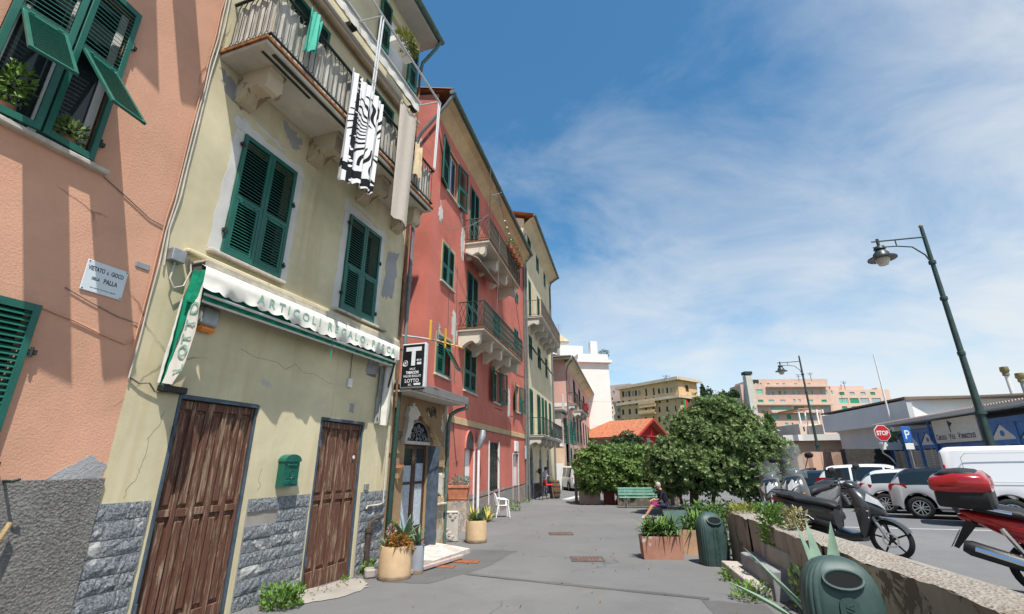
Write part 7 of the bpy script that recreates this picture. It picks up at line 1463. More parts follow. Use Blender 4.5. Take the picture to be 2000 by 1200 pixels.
def wheel(parent,x,y,R_,side,spokes=5,rim=None):
    w=root('wheel_tmp','','') ; bpy.data.objects.remove(w)
    m=MB(); s=side; m.lathe([(R_*.62,0),(R_*.66,s*.01),(R_*.90,s*.0),(R_*.985,-s*.03),(R_,-s*.07),(R_,-s*.14),(R_*.9,-s*.20),(R_*.6,-s*.20)],28,(x,y,R_),'y',False); o=m.build('wheel',M_tyre,parent,50)
    m=MB(); m.lathe([(R_*.66,s*.004),(R_*.60,s*.006),(R_*.58,-s*.05)],28,(x,y,R_),'y',False); m.lathe([(R_*.13,s*.0),(R_*.12,-s*.05)],14,(x,y,R_),'y')
    for k in range(spokes):
        for d in (-.10,.10):
            a=2*math.pi*k/spokes; c,s_=math.cos(a),math.sin(a); n=(-s_,c); p0=(R_*.10,d*R_*.6); p1=(R_*.61,d*R_*1.6)
            pts=[]
            for (r_,o_) in ((p0[0],p0[1]-R_*.035),(p1[0],p1[1]-R_*.045),(p1[0],p1[1]+R_*.045),(p0[0],p0[1]+R_*.035)): pts.append((x+c*r_+n[0]*o_,R_+s_*r_+n[1]*o_))
            m.prism(pts if s<0 else pts[::-1],y-s*.035,y-s*.004)
    fixn(m.build('rim',rim or M_rim,o,40)); m=MB(); m.lathe([(R_*.58,-s*.06),(.01,-s*.06)],20,(x,y,R_),'y'); m.build('brake_shadow',M_dark,o); return o
def make_car(name,label,cat,loc,rz,L,Wd,top,belt,hw,wheels,Rw,paint,sidew,wind,rear,roof_paint=None,tumble=.17,sill=.22,group=None,lamps=True,zl=.75,handle=True,tail=None):
    c=root(name,label,cat,loc,rz,group); top=smoothP(top); hw=smoothP(hw); belt=smoothP(belt)
    xs=set([i*L/46 for i in range(47)])
    for a,b in list(sidew)+[wind,rear]: xs|={a,b}
    for w in wheels:
        for k in range(-8,9): xs.add(w+(Rw+.07)*math.sin(k/8*math.pi/2))
    xs=sorted(x for x in xs if 0<=x<=L); X=[xs[0]]
    for x in xs[1:]:
        if x-X[-1]>.006: X.append(x)
    rings=[]
    for x in X:
        w=interp(hw,x); t=interp(top,x); b=min(interp(belt,x),t-.02); zb=sill+(.10 if x<.25 or x>L-.25 else 0)
        for wx in wheels:
            d=abs(x-wx)
            if d<Rw+.07: zb=max(zb,Rw+math.sqrt(max(0,(Rw+.07)**2-d*d)))
        zm=max(zb+.05,min((b+.35)*.62,b-.05)); gh=max(0,t-b); k=min(1,gh/.45); wr=w-.03-tumble*k-.10*(1-k)
        edge=.10*k+.012
        rings.append([(0,zb),(w-.10,zb),(w-.015,zb+.03),(w,zm),(w-.03,b),(wr+.03,max(b+.008,t-edge)),(wr-.06,t-.02*k-.003),(0,t)])
    n=8; groups={}
    def mat_of(i,k):
        xm=(X[i]+X[i+1])/2
        if k==4:
            for j,(a,b) in enumerate(sidew):
                if a<xm<b: return 'side_window%d'%j
        if k in (5,6):
            if wind[0]<xm<wind[1]: return 'windscreen'
            if rear[0]<xm<rear[1]: return 'rear_window'
            if roof_paint and rear[1]<=xm<=wind[0]: return 'roof'
        return 'body'
    for side in (-1,1):
        for i in range(len(X)-1):
            for k in range(n-1):
                key=mat_of(i,k)
                if key.startswith('side'): key+='_%d'%side
                g=groups.setdefault(key,MB()); P=[(X[i],side*rings[i][k][0],rings[i][k][1]),(X[i+1],side*rings[i+1][k][0],rings[i+1][k][1]),(X[i+1],side*rings[i+1][k+1][0],rings[i+1][k+1][1]),(X[i],side*rings[i][k+1][0],rings[i][k+1][1])]
                g.add(P if side<0 else P[::-1],[(0,1,2,3)])
        for i in (0,len(X)-1):
            g=groups['body']; P=[(X[i],side*a,b) for a,b in rings[i]]; g.add(P,[tuple(range(n)) if (i==0)==(side>0) else tuple(range(n-1,-1,-1))])
    import bmesh
    for key,g in groups.items():
        nm=key.split('_')[0]+('_window' if key.startswith('side') or key.startswith('rear') else '') if key!='body' and key!='roof' and key!='windscreen' else key
        o=g.build(nm,{'body':paint,'roof':roof_paint}.get(key,M_cglass),c)
        bm=bmesh.new(); bm.from_mesh(o.data); bmesh.ops.remove_doubles(bm,verts=bm.verts,dist=.0008); bmesh.ops.recalc_face_normals(bm,faces=bm.faces); bm.to_mesh(o.data); bm.free()
        for p in o.data.polygons: p.use_smooth=True
        try: o.data.set_sharp_from_angle(angle=R(38))
        except Exception: pass
    for wx in wheels:
        for s in (-1,1): wheel(c,wx,s*(interp(hw,wx)-.015),Rw,s)
    m=MB(); m.box(.3,L-.3,-Wd/2+.12,Wd/2-.12,sill-.02,sill+.35); m.build('underbody',M_dark,c)
    wr=interp(hw,.12)
    if lamps:
        for s in (-1,1):
            m=MB(); prf=tail or [(.02,zl),(.36,zl+.06),(.42,zl+.16),(.10,zl+.22),(.0,zl+.16)]
            yy0=s*(interp(hw,.2)+.006); m.add([(x,s*(interp(hw,x)+.010-.03*max(0,(z-zl)/.3)),z) for x,z in prf]+[(-.012,s*(interp(hw,.0)-.22),zl+.03),(-.012,s*(interp(hw,0)-.22),zl+.19)],[tuple(range(len(prf))),(0,4,len(prf)+1,len(prf))]); fixn(m.build('tail_lamp',M_tail,c,30))
        m=MB(); m.box(-.03,.04,-wr*.85,wr*.85,sill+.12,sill+.30,.02); m.build('bumper_trim',M_trim,c)
        m=MB(); m.box(-.035,-.015,-.26,.26,sill+.42,sill+.53,.004); m.build('number_plate',M_sw,c)
    for s in (-1,1):
        if handle:
            m=MB()
            for xs_ in [sidew[0][1]+.03]+([sidew[-1][1]-.05] if len(sidew)>1 else []):
                w_=interp(hw,xs_)+.002; b_=interp(belt,xs_); m.tube([(xs_,s*(w_-.012),sill+.06),(xs_,s*w_,(b_+.35)*.62),(xs_,s*(w_-.03),b_-.01)],.006,4)
            m.tube([(sidew[0][1]-.6,s*(interp(hw,1.2)-.008),sill+.10),(sidew[-1][1]+.05,s*(interp(hw,2.6)-.008),sill+.10)],.006,4); m.build('door_seam',M_trim,c)
        if handle:
            xm=(sidew[0][0]+.25); m=MB(); m.box(xm+.55,xm+.75,s*(interp(hw,xm)+.005)-.02,s*(interp(hw,xm)+.005)+.02,interp(belt,xm)-.13,interp(belt,xm)-.10,.008); m.build('door_handle',paint,c)
        m=MB(); xm=wind[0]-.15; m.lathe([(.01,-.10),(.07,-.08),(.085,0),(.06,.07),(.01,.08)],10,(xm+.55,s*(interp(hw,xm)+.10),interp(belt,xm)+.08),'y'); m.build('door_mirror',paint,c,True)
    return c
HD=R(-39); hx,hy=math.cos(HD),math.sin(HD); lx_,ly_=-hy,hx
def car_at(cx,cy,W): return (cx+lx_*W/2,cy+ly_*W/2,rz_(cy)+.004)
tophatch=lambda L,H:[(0,.86*H/1.46),(.06,.98*H/1.46),(.30,H-.20),(.55,H-.07),(L*.33,H-.005),(L*.45,H),(L*.55,H-.05),(L*.66,H-.30),(L*.74,.98),(L*.9,.84),(L,.62)]
beltP=lambda L,z:[(0,z-.03),(L*.2,z+.02),(L*.5,z-.02),(L*.75,z-.06),(L,.58)]
hwP=lambda L,W:[(0,W/2-.16),(L*.05,W/2-.05),(L*.2,W/2),(L*.75,W/2),(L*.92,W/2-.08),(L,W/2-.25)]
M_silver=carpaint('silver_paint',(.50,.51,.52),.35,.28); M_whitec=carpaint('white_car_paint',(.74,.745,.75),0,.25); M_pearl=carpaint('pearl_paint',(.62,.63,.64),.15,.26); M_vanw=carpaint('van_white',(.76,.76,.765),0,.3); M_navyc=carpaint('dark_blue_paint',(.02,.04,.09),.2,.2); M_blackr=carpaint('black_roof',(.016,.017,.02),0,.15)
L=3.95; ds=make_car('parked_hatchback','silver hatchback with a black roof parked beside the white van','car',car_at(11.45,15.17,1.72),HD,L,1.72,tophatch(L,1.47),beltP(L,.93),hwP(L,1.72),(.66,3.1),.315,M_silver,[(.30,1.55),(1.62,2.75)],(2.2,2.9),(.06,.40),M_blackr,tail=[(.02,.78),(.46,.86),(.40,.98),(.06,.97),(.0,.90)])
L=4.1; make_car('parked_coupe','light silver hatchback parked between the white estate and the black-roofed hatchback','car',car_at(12.23,17.62,1.75),HD,L,1.75,tophatch(L,1.45),beltP(L,.95),hwP(L,1.75),(.70,3.2),.32,M_pearl,[(.42,1.65),(1.75,2.85)],(2.3,3.0),(.06,.42))
L=4.65; make_car('parked_estate','white estate car with roof rails parked behind the scooters','car',car_at(12.53,20.47,1.88),HD,L,1.88,tophatch(L,1.68),beltP(L,1.02),hwP(L,1.88),(.85,3.65),.37,M_whitec,[(.35,1.2),(1.28,2.3),(2.36,3.2)],(2.65,3.4),(.06,.42),zl=.92,tail=[(.02,.90),(.50,1.02),(.44,1.16),(.06,1.14),(0,1.05)])
L=4.2; make_car('parked_blue_car','dark blue car mostly hidden behind the white estate','car',car_at(12.75,23.1,1.75),HD,L,1.75,tophatch(L,1.5),beltP(L,.93),hwP(L,1.75),(.7,3.3),.32,M_navyc,[(.4,1.6),(1.7,2.85)],(2.35,3.05),(.06,.40))
L=4.3; make_car('parked_white_car','white car seen between the grey scooters and the bush','car',car_at(12.2,25.6,1.78),HD,L,1.78,tophatch(L,1.6),beltP(L,.95),hwP(L,1.78),(.75,3.4),.33,carpaint('white_car_paint2',(.72,.72,.72),0,.25),[(.4,1.6),(1.7,2.95)],(2.45,3.15),(.06,.40))
# van
L=5.0; vtop=[(0,1.78),(.04,1.86),(.25,1.90),(3.2,1.90),(3.7,1.80),(4.3,1.18),(4.8,1.0),(5.0,.75)]
vn=make_car('white_van','plain white panel van parked nearest the raised road scooters','van',car_at(11.0,12.5,1.94),HD,L,1.94,vtop,[(0,1.05),(3.6,1.05),(5,.7)],[(0,.90),(.12,.955),(1,.97),(4.2,.97),(4.8,.85),(5,.7)],(1.0,4.1),.34,M_vanw,[(3.0,3.75)],(3.75,4.3),(-1,-.9),tumble=.10,lamps=False,handle=False)
for s in (-1,):
    m=MB(); pts=[(.35,s*.972,1.62),(.45,s*.958,1.72),(2.05,s*.958,1.72)]; m.tube(pts,.008,4); m.tube([(.35,s*.975,1.05),(2.1,s*.975,1.05)],.007,4); m.tube([(2.12,s*.978,.4),(2.12,s*.978,1.05),(2.12,s*.945,1.8)],.008,4); m.tube([(.35,s*.972,1.62),(.35,s*.975,1.05)],.007,4); m.build('panel_seam',simple('seam_grey',(.35,.36,.37),.5,.3),vn)
m=MB(); m.box(-.02,.02,-.93,-.80,.75,1.45,.01); m.build('tail_lamp',M_tail,vn); m=MB(); m.box(-.03,.05,-.94,.94,.30,.52,.02); m.build('bumper',M_trim,vn)
# small white vehicle far down behind the hedge posts
p=at(1133,912,33.5); m=MB()
make_car('distant_white_van','small white vehicle glimpsed between the posts at the hedge','van',(5.15,36.5,0),R(100),4.2,1.75,vtop and [(0,1.6),(.25,1.75),(2.6,1.75),(3.1,1.6),(3.6,1.05),(4.2,.7)],[(0,.95),(3,.95),(4.2,.6)],hwP(4.2,1.75),(.8,3.4),.31,MATS['white_car_paint2'],[(.4,1.5),(1.6,2.9)],(3.0,3.6),(.0,.25),handle=False)

# ================================================================== scooters
def sring(x,zc,hh,hw,n=16,e=.75,tilt=0.0,y=0.0):
    out=[]
    for i in range(n):
        t_=2*math.pi*i/n; c,s=math.cos(t_),math.sin(t_); yy=hw*math.copysign(abs(c)**e,c); zz=hh*math.copysign(abs(s)**e,s); out.append((x-zz*math.sin(tilt),y+yy,zc+zz*math.cos(tilt)))
    return out
def hring(z,xc,hl,hw,n=16,e=.75,lean=0.0):
    out=[]
    for i in range(n):
        t_=2*math.pi*i/n; c,s=math.cos(t_),math.sin(t_); out.append((xc+hl*math.copysign(abs(c)**e,c),hw*math.copysign(abs(s)**e,s),z+lean*c*hl))
    return out
def body(parent,name,mat,secs,n=16,e=.75): m=MB(); m.loft([sring(*s[:4],n,e,(s[4] if len(s)>4 else 0),(s[5] if len(s)>5 else 0)) for s in secs],True); return fixn(m.build(name,mat,parent,45))
M_clear=None
def clear_plastic():
    t=NT('clear_screen',.05,.5); t.col((.75,.80,.82)); gl=t.n('ShaderNodeBsdfTransparent'); gl.inputs[0].default_value=(.80,.85,.87,1); mx=t.n('ShaderNodeMixShader'); mx.inputs[0].default_value=.90; t.l(t.b.outputs[0],mx.inputs[1]); t.l(gl.outputs[0],mx.inputs[2]); t.l(mx.outputs[0],t.o.inputs[0]); return t.m
M_clear=clear_plastic(); M_seat=simple('seat_vinyl',(.02,.021,.023),.55,.3,var=.15,scale=20); M_lens=NT('headlamp_lens',.08,.6).col((.30,.31,.32)).m; M_orange=carpaint('indicator_orange',(.75,.22,.02),0,.15); M_chrome=NT('chrome',.15,.5,1.0).col((.70,.70,.71)).m; M_blk=carpaint('gloss_black',(.014,.015,.017),0,.3)
def mwheel(parent,x,R_,w=.10,spokes=5,steer=0.0,mat_rim=None,tw=.055):
    m=MB(); prof=[]
    for k in range(9): a=math.pi*k/8; prof.append((R_-tw+tw*math.sin(a),-w/2*math.cos(a)))
    m.lathe(prof,32,(0,0,0),'y',False); o=m.build('wheel',M_tyre,parent,50,loc=(x,0,R_),rot=(0,0,steer))
    m=MB(); ri=R_-tw-.005; m.lathe([(ri+.02,-.035),(ri,-.03),(ri-.015,0),(ri,.03),(ri+.02,.035),(ri+.03,0)],28,(0,0,0),'y',False); m.lathe([(.04,-.045),(.04,.045)],12,(0,0,0),'y')
    for k in range(spokes):
        a=2*math.pi*k/spokes+.3; m.tube([(.03*math.cos(a),.0,.03*math.sin(a)),(ri*math.cos(a+.08),.0,ri*math.sin(a+.08))],[.017,.012],6)
    m.build('rim',mat_rim or M_black,o,40); m=MB(); m.lathe([(.085,-.055),(.11,-.055),(.11,-.048),(.085,-.048)],22,(0,0,0),'y',False); m.build('brake_disc',M_chrome,o,40); return o
def scooter(name,label,loc,rz,paint,trim,WB=1.35,Rf=.285,Rr=.28,screen=None,topbox=None,steer=0.0,big=False,lean=R(-8),seatm=None,headl=True,S=1.0,mirrors=True):
    c=root(name,label,'scooter',loc,0,'scooters parked along the road'); c.rotation_euler=(lean*math.cos(0),0,rz); c.rotation_mode='ZXY' if False else 'XYZ'
    # lean about the long axis, then heading
    c.rotation_euler=(Matrix.Rotation(rz,3,'Z')@Matrix.Rotation(lean,3,'X')).to_euler(); c.scale=(S,S,S)
    mwheel(c,0,Rr,.12 if not big else .14); mwheel(c,WB,Rf,.10,steer=steer); k=1.12 if big else 1.0
    body(c,'tail_cowl',paint,[(.60,.52,.16,.10*k),(.42,.56,.19,.155*k),(.12,.62,.16,.175*k),(-.2,.70,.115,.155*k),(-.46,.79,.06,.09*k),(-.54,.82,.03,.04)])
    body(c,'seat',seatm or M_seat,[(.66,.70,.035,.06),(.58,.74,.055,.12*k),(.3,.775,.055,.155*k),(.02,.80,.05,.165*k),(-.04,.835,.055,.165*k),(-.28,.865,.05,.15*k),(-.42,.87,.03,.09)])
    body(c,'floor_pan',trim,[(.45,.34,.12,.13*k),(.6,.29,.085,.17*k),(.85,.27,.07,.18*k),(1.0,.30,.08,.15*k)])
    body(c,'engine_case',M_black,[(-.12,.28,.08,.09,0,.08),(.1,.30,.11,.12,0,.06),(.35,.32,.11,.12,0,.03),(.5,.34,.07,.10,0,0)])
    body(c,'side_panel',trim,[(.55,.42,.06,.185*k),(.3,.48,.075,.195*k),(.05,.53,.06,.185*k),(-.15,.60,.03,.15*k)])
    m=MB(); m.loft([hring(z,x,l,w,18,.8) for z,x,l,w in ((.28,1.00,.05,.12*k),(.42,1.06,.09,.17*k),(.60,1.10,.12,.21*k),(.76,1.12,.14,.22*k),(.90,1.08,.13,.19*k),(1.0,1.01,.10,.14*k),(1.05,.97,.06,.10*k))],True); fixn(m.build('leg_shield',paint,c,45))
    body(c,'nose_cone',paint,[(1.08,.80,.16,.17*k),(1.22,.76,.13,.14*k),(1.32,.70,.08,.09*k),(1.38,.66,.03,.03)])
    if headl:
        for s in (-1,1):
            m=MB(); m.add([(1.17,s*.145*k,.83),(1.30,s*.085*k,.77),(1.375,s*.02,.70),(1.30,s*.02,.83),(1.16,s*.05,.93)],[(0,1,2,3,4)]); m.v=[(x+.03,y,z+.025) for x,y,z in m.v]; fixn(m.build('headlamp',M_lens,c))
            m=MB(); m.tube([(1.10,s*.20*k,.74),(1.22,s*.165*k,.70)],[.022,.012],6); m.build('indicator',M_orange if big else M_lens,c,True)
    body(c,'handlebar_cowl',M_blk if not big else paint,[(.84,1.06,.035,.10),(.93,1.08,.06,.13),(1.02,1.06,.05,.11),(1.08,1.02,.02,.05)])
    m=MB(); m.tube([(.86,-.36,1.09),(.92,-.22,1.10),(.94,0,1.07),(.92,.22,1.10),(.86,.36,1.09)],.016,8); hb_=m.build('handlebar',M_black,c,True)
    for s in (-1,1):
        m=MB(); m.tube([(.86,s*.36,1.09),(.885,s*.25,1.098)],.021,8); m.build('grip',M_tyre,hb_,True); m=MB(); m.tube([(.93,s*.22,1.10),(.955,s*.34,1.085)],.007,5); m.build('brake_lever',M_chrome,hb_)
        if mirrors:
            m=MB(); m.tube([(.93,s*.20,1.10),(.92,s*.27,1.22),(.93,s*.32,1.30)],.008,5); m.build('mirror_stalk',M_black,c); body(c,'mirror',M_black,[(.90,1.33,.045,.07,0,s*.34),(.93,1.33,.05,.075,0,s*.34),(.96,1.33,.02,.04,0,s*.34)])
    for s in (-1,1): m=MB(); m.tube([(WB-.20,s*.075,.72),(WB-.0,s*.075,Rf)],[.028,.022],8); m.build('fork_leg',M_galv,c,True)
    m=MB()
    for i in range(11):
        a=R(25+13.5*i); m.v+=[(WB+(Rf+.03)*math.cos(a),y_,Rf+(Rf+.03)*math.sin(a)-abs(y_)*.25) for y_ in (-.075,-.04,0,.04,.075)]
    for i in range(10):
        for j in range(4): b=i*5+j; m.f.append((b,b+1,b+6,b+5))
    m.build('front_fender',paint,c,50)
    m=MB(); m.tube([(.30,-.16,.26),(.12,-.20,.26),(-.02,-.235,.34)],.022,6); m.tube([(.02,-.235,.33),(-.10,-.24,.37),(-.50,-.245,.49),(-.56,-.245,.51)],[.05,.075,.082,.06],12); m.build('exhaust',M_black,c,45); m=MB(); m.tube([(-.12,-.318,.40),(-.46,-.322,.505)],.026,6); m.build('heat_shield',M_chrome,c,True)
    for s in (-1,1): m=MB(); m.tube([(-.05,s*.14,.34),(-.22,s*.15,.70)],.03,8); m.build('shock_absorber',M_chrome if not big else M_black,c,True)
    body(c,'tail_lamp',M_tail,[(-.46,.755,.035,.09),(-.53,.77,.035,.08),(-.57,.78,.02,.05)]); m=MB(); m.prism([(-.42,.70),(-.50,.76),(-.68,.45),(-.64,.43)],-.06,.06); fixn(m.build('plate_hanger',M_black,c)); m=MB(); m.add([(-.60,-.085,.62),(-.60,.085,.62),(-.70,.085,.45),(-.70,-.085,.45),(-.595,-.085,.615),(-.595,.085,.615),(-.695,.085,.445),(-.695,-.085,.445)],[(0,1,2,3),(7,6,5,4),(0,4,5,1),(2,6,7,3)]); fixn(m.build('number_plate',M_sw,c))
    m=MB(); m.tube([(.30,-.198*k,.50),(.22,-.200*k,.56),(.05,-.192*k,.57)],.006,4); m.tube([(.24,-.200*k,.47),(.14,-.198*k,.53),(.02,-.190*k,.535)],.005,4); m.tube([(1.16,-.16*k,.66),(1.20,-.155*k,.60)],.006,4); m.build('decal_stripe',M_sw,c)
    m=MB(); m.tube([(-.10,.17*k,.86),(-.45,.15*k,.92),(-.54,0,.93),(-.45,-.15*k,.92),(-.10,-.17*k,.86)],.016,6); m.build('grab_rail',M_chrome if topbox else M_blk,c,True)
    if screen:
        w,h_=screen; m=MB()
        for i in range(11):
            u=-1+.2*i
            for j in range(9):
                v=j/8; ww=w*(1-.35*v**2.2); m.v.append((1.10-.28*v*h_/.5*.6-.10*u*u,ww*u,1.0+h_*v-.05*u*u*(1-v)))
        for i in range(10):
            for j in range(8): b=i*9+j; m.f.append((b,b+9,b+10,b+1))
        m.build('windscreen',M_clear,c,60)
        body(c,'screen_base',M_blk,[(1.02,.98,.05,.15),(1.12,.93,.07,.17),(1.22,.86,.05,.12)])
    if topbox:
        tb=body(c,'top_box_base',M_trim,[(-.70,1.0,.10,.15),(-.68,1.0,.115,.20),(-.46,.995,.125,.235),(-.24,.99,.12,.22),(-.21,.99,.10,.17)],20,.5)
        ld=body(c,'top_box_lid',topbox,[(-.73,1.13,.05,.17),(-.70,1.14,.085,.22),(-.48,1.155,.125,.245),(-.26,1.15,.115,.23),(-.20,1.13,.07,.18)],20,.5)
        body(c,'top_box_pad',M_seat,[(-.66,1.225,.02,.12),(-.60,1.255,.030,.175),(-.45,1.268,.03,.185),(-.32,1.255,.03,.165),(-.25,1.225,.012,.12)],16,.6)
        m=MB(); m.box(-.66,-.30,-.13,.13,.885,.91); m.build('rack_plate',M_galv,c)
    m=MB(); m.tube([(.30,.12,.22),(.25,.22,.02)],.014,5); m.build('side_stand',M_black,c)
    return c
M_sgrey=carpaint('charcoal_paint',(.035,.037,.04),.2,.3); M_redp=carpaint('metallic_red',(.36,.012,.016),.25,.2); M_bronze=carpaint('grey_bronze_paint',(.13,.128,.122),.45,.26)
fx,fy=5.89,7.97; rx_,ry_=5.33,9.2; hd=math.atan2(fy-ry_,fx-rx_)
bs=scooter('black_scooter','black scooter with big spoked wheels parked across from the steps',(rx_,ry_,rz_(9.2)+.006),hd,M_sgrey,M_blk,steer=R(14),lean=R(5))
scooter('red_scooter','red scooter with a red and black top box at the right edge',(5.50,5.40,rz_(5.4)-.02),R(-50),M_redp,M_redp,WB=1.4,topbox=M_redp,lean=R(6),S=.98)
scooter('grey_maxi_scooter','grey maxi scooter with a tall clear windscreen beside the black scooter',(7.25,11.4,rz_(11.4)+.006),R(-146),M_bronze,M_bronze,WB=1.5,big=True,screen=(.24,.55),lean=R(7),S=1.2)
scooter('grey_touring_scooter','grey maxi scooter with a lower screen nearest the bush',(7.35,12.9,rz_(12.9)+.006),R(-140),M_bronze,M_blk,WB=1.5,big=True,screen=(.25,.38),lean=R(7),S=1.14)
# ================================================================== people
def person(name,label,loc,rz,joints,edges,rad,mats,paint,hairm,head_c,face_dir,hair=True,hands=()):
    me=bpy.data.meshes.new('skeleton'); names=list(joints); me.from_pydata([joints[n] for n in names],[(names.index(a),names.index(b)) for a,b in edges],[])
    o=bpy.data.objects.new('tmp',me); COL.objects.link(o); sk=o.modifiers.new('skin','SKIN'); sv=me.skin_vertices[0].data
    for i,n in enumerate(names): r=rad[n]; sv[i].radius=r if isinstance(r,tuple) else (r,r)
    sv[names.index('pelvis')].use_root=True; ss=o.modifiers.new('sub','SUBSURF'); ss.levels=2; ss.render_levels=2
    dg=bpy.context.evaluated_depsgraph_get(); nm=bpy.data.meshes.new_from_object(o.evaluated_get(dg)); bpy.data.objects.remove(o)
    for m_ in mats: nm.materials.append(m_)
    for p in nm.polygons: p.use_smooth=True; p.material_index=paint(p.center)
    b=bpy.data.objects.new(name,nm); COL.objects.link(b); b.location=loc; b.rotation_euler=(0,0,rz); tag(b,label,'person')
    hc=Vector(head_c); fd=Vector(face_dir).normalized(); sd_=fd.cross(Vector((0,0,1))).normalized(); M_skin=mats[0]
    f=MB(); f.tube([hc+fd*.085+Vector((0,0,.015)),hc+fd*.118+Vector((0,0,-.02)),hc+fd*.095+Vector((0,0,-.03))],[.008,.016,.012],6)
    for s in (-1,1): f.lathe([(.001,-.01),(.02,-.006),(.026,.0),(.02,.008),(.001,.01)],8,tuple(hc+sd_*s*.082+Vector((0,0,-.005))),'x')
    f.build('nose_and_ears',M_skin,b,True)
    e=MB()
    for s in (-1,1): e.lathe([(.001,-.008),(.010,0),(.001,.008)],6,tuple(hc+fd*.088+sd_*s*.032+Vector((0,0,.012))))
    e.tube([hc+fd*.090+sd_*-.025+Vector((0,0,-.055)),hc+fd*.094+Vector((0,0,-.056)),hc+fd*.090+sd_*.025+Vector((0,0,-.055))],.005,5); e.build('eyes_and_mouth',simple('dark_features',(.06,.03,.025),.5,.3,var=0),b)
    if hair:
        h=MB(); h.lathe([(.001,.112),(.05,.105),(.085,.07),(.098,.02),(.098,-.03),(.085,-.06)],16,(0,0,0)); h.v=[tuple(hc-fd*.016+Vector(p)) for p in h.v]; h.f=[q for q in h.f if len(q)==4]; h.build('hair',hairm,b,60)
    for (wr,tip,cu) in hands:
        wr,tip,cu=Vector(wr),Vector(tip),Vector(cu); d=(tip-wr).normalized(); side=d.cross(cu).normalized(); g=MB()
        g.loft([[wr+d*t_+side*w*c_+cu*.012*s_ for c_,s_ in ((1,0),(.6,1),(-.6,1),(-1,0),(-.6,-1),(.6,-1))] for t_,w in ((0,.022),(.04,.038),(.085,.040))],True)
        for k,(o_,l_) in enumerate(((-.030,.060),(-.010,.072),(.010,.068),(.028,.052))): p0=wr+d*.082+side*o_; g.tube([p0,p0+d*l_*.5+cu*-.006,p0+d*l_*.8+cu*-.026,p0+d*l_*.85+cu*-.045],[.009,.0085,.008,.006],6)
        p0=wr+d*.03-side*.034; g.tube([p0,p0-side*.022+d*.025,p0-side*.024+d*.055],[.010,.009,.007],6); g.build('hand',M_skin,b,True)
    return b
M_skin=simple('warm_skin',(.52,.27,.18),.6,.3,var=.1); M_dshirt=simple('dark_navy_shirt',(.018,.018,.028),.85,.1,var=.2); M_skirt=simple('navy_skirt',(.03,.035,.07),.85,.1,var=.3); M_mag=simple('magenta_cloth',(.28,.03,.14),.8,.1,var=.3); M_shoe=simple('white_sandal',(.68,.66,.60),.6,.3); M_ghair=simple('thin_grey_hair',(.42,.38,.34),.8,.2,var=.3)  # one even skin tone for both figures
# seated: faces +x locally, bent forward over the lap, legs stretched out
J=dict(pelvis=(0,0,.47),waist=(-.02,0,.62),chest=(.08,0,.84),neck0=(.17,0,1.0),neck=(.20,0,1.07),head=(.235,0,1.15),crown=(.255,0,1.25),
 shL=(.13,.17,.95),elL=(.24,.22,.70),wrL=(.46,.10,.66),shR=(.13,-.17,.95),elR=(.24,-.22,.70),wrR=(.46,-.08,.68),
 hipL=(.06,.10,.47),knL=(.48,.12,.52),anL=(.80,.13,.12),toL=(.95,.14,.05),hipR=(.06,-.10,.47),knR=(.46,-.10,.56),anR=(.74,-.08,.14),toR=(.90,-.07,.06))
Ed=[('pelvis','waist'),('waist','chest'),('chest','neck0'),('neck0','neck'),('neck','head'),('head','crown'),('chest','shL'),('shL','elL'),('elL','wrL'),('chest','shR'),('shR','elR'),('elR','wrR'),('pelvis','hipL'),('hipL','knL'),('knL','anL'),('anL','toL'),('pelvis','hipR'),('hipR','knR'),('knR','anR'),('anR','toR')]
Rd=dict(pelvis=(.15,.13),waist=(.14,.12),chest=(.16,.12),neck0=(.09,.08),neck=(.055,.055),head=(.085,.095),crown=(.065,.07),shL=.065,elL=.045,wrL=.03,shR=.065,elR=.045,wrR=.03,hipL=.09,knL=.062,anL=.04,toL=.035,hipR=.09,knR=.062,anR=.04,toR=.035)
def paintS(c):
    if c.z>1.03: return 0
    if c.x>.30 and c.z>.6: return 0
    if c.z>.60 and c.x<.32: return 1
    if c.x>.70 and c.z<.10: return 4
    if c.x>.42 and c.z<.50: return 0
    if c.x>.30: return 3
    return 2
ps=(5.72,18.72,0); prz=R(172)
person('person','bare-legged person in dark clothes bent forward on a chair by the big evergreen',ps,prz,J,Ed,Rd,[M_skin,M_dshirt,M_skirt,M_mag,M_shoe],paintS,M_ghair,(.25,0,1.18),(1,0,-.35),True,(((.46,.10,.66),(.56,.06,.62),(0,0,1)),((.46,-.08,.68),(.56,-.04,.64),(0,0,1))))
fc_=root('folding_chair','dark folding chair under the seated person','chair',ps,prz); m=MB(); m.box(-.22,.22,-.22,.22,.33,.36,.01); m.build('seat',M_black,fc_); m=MB(); m.box(-.27,-.23,-.22,.22,.5,.85,.01); m.build('backrest',M_black,fc_)
for y in (-.22,.22):
    m=MB(); m.tube([(-.25,y,.85),(-.10,y,.35),(.24,y,0)],.012,5); m.build('leg',M_black,fc_); m=MB(); m.tube([(.20,y,.35),(-.26,y,0)],.012,5); m.build('leg',M_black,fc_)
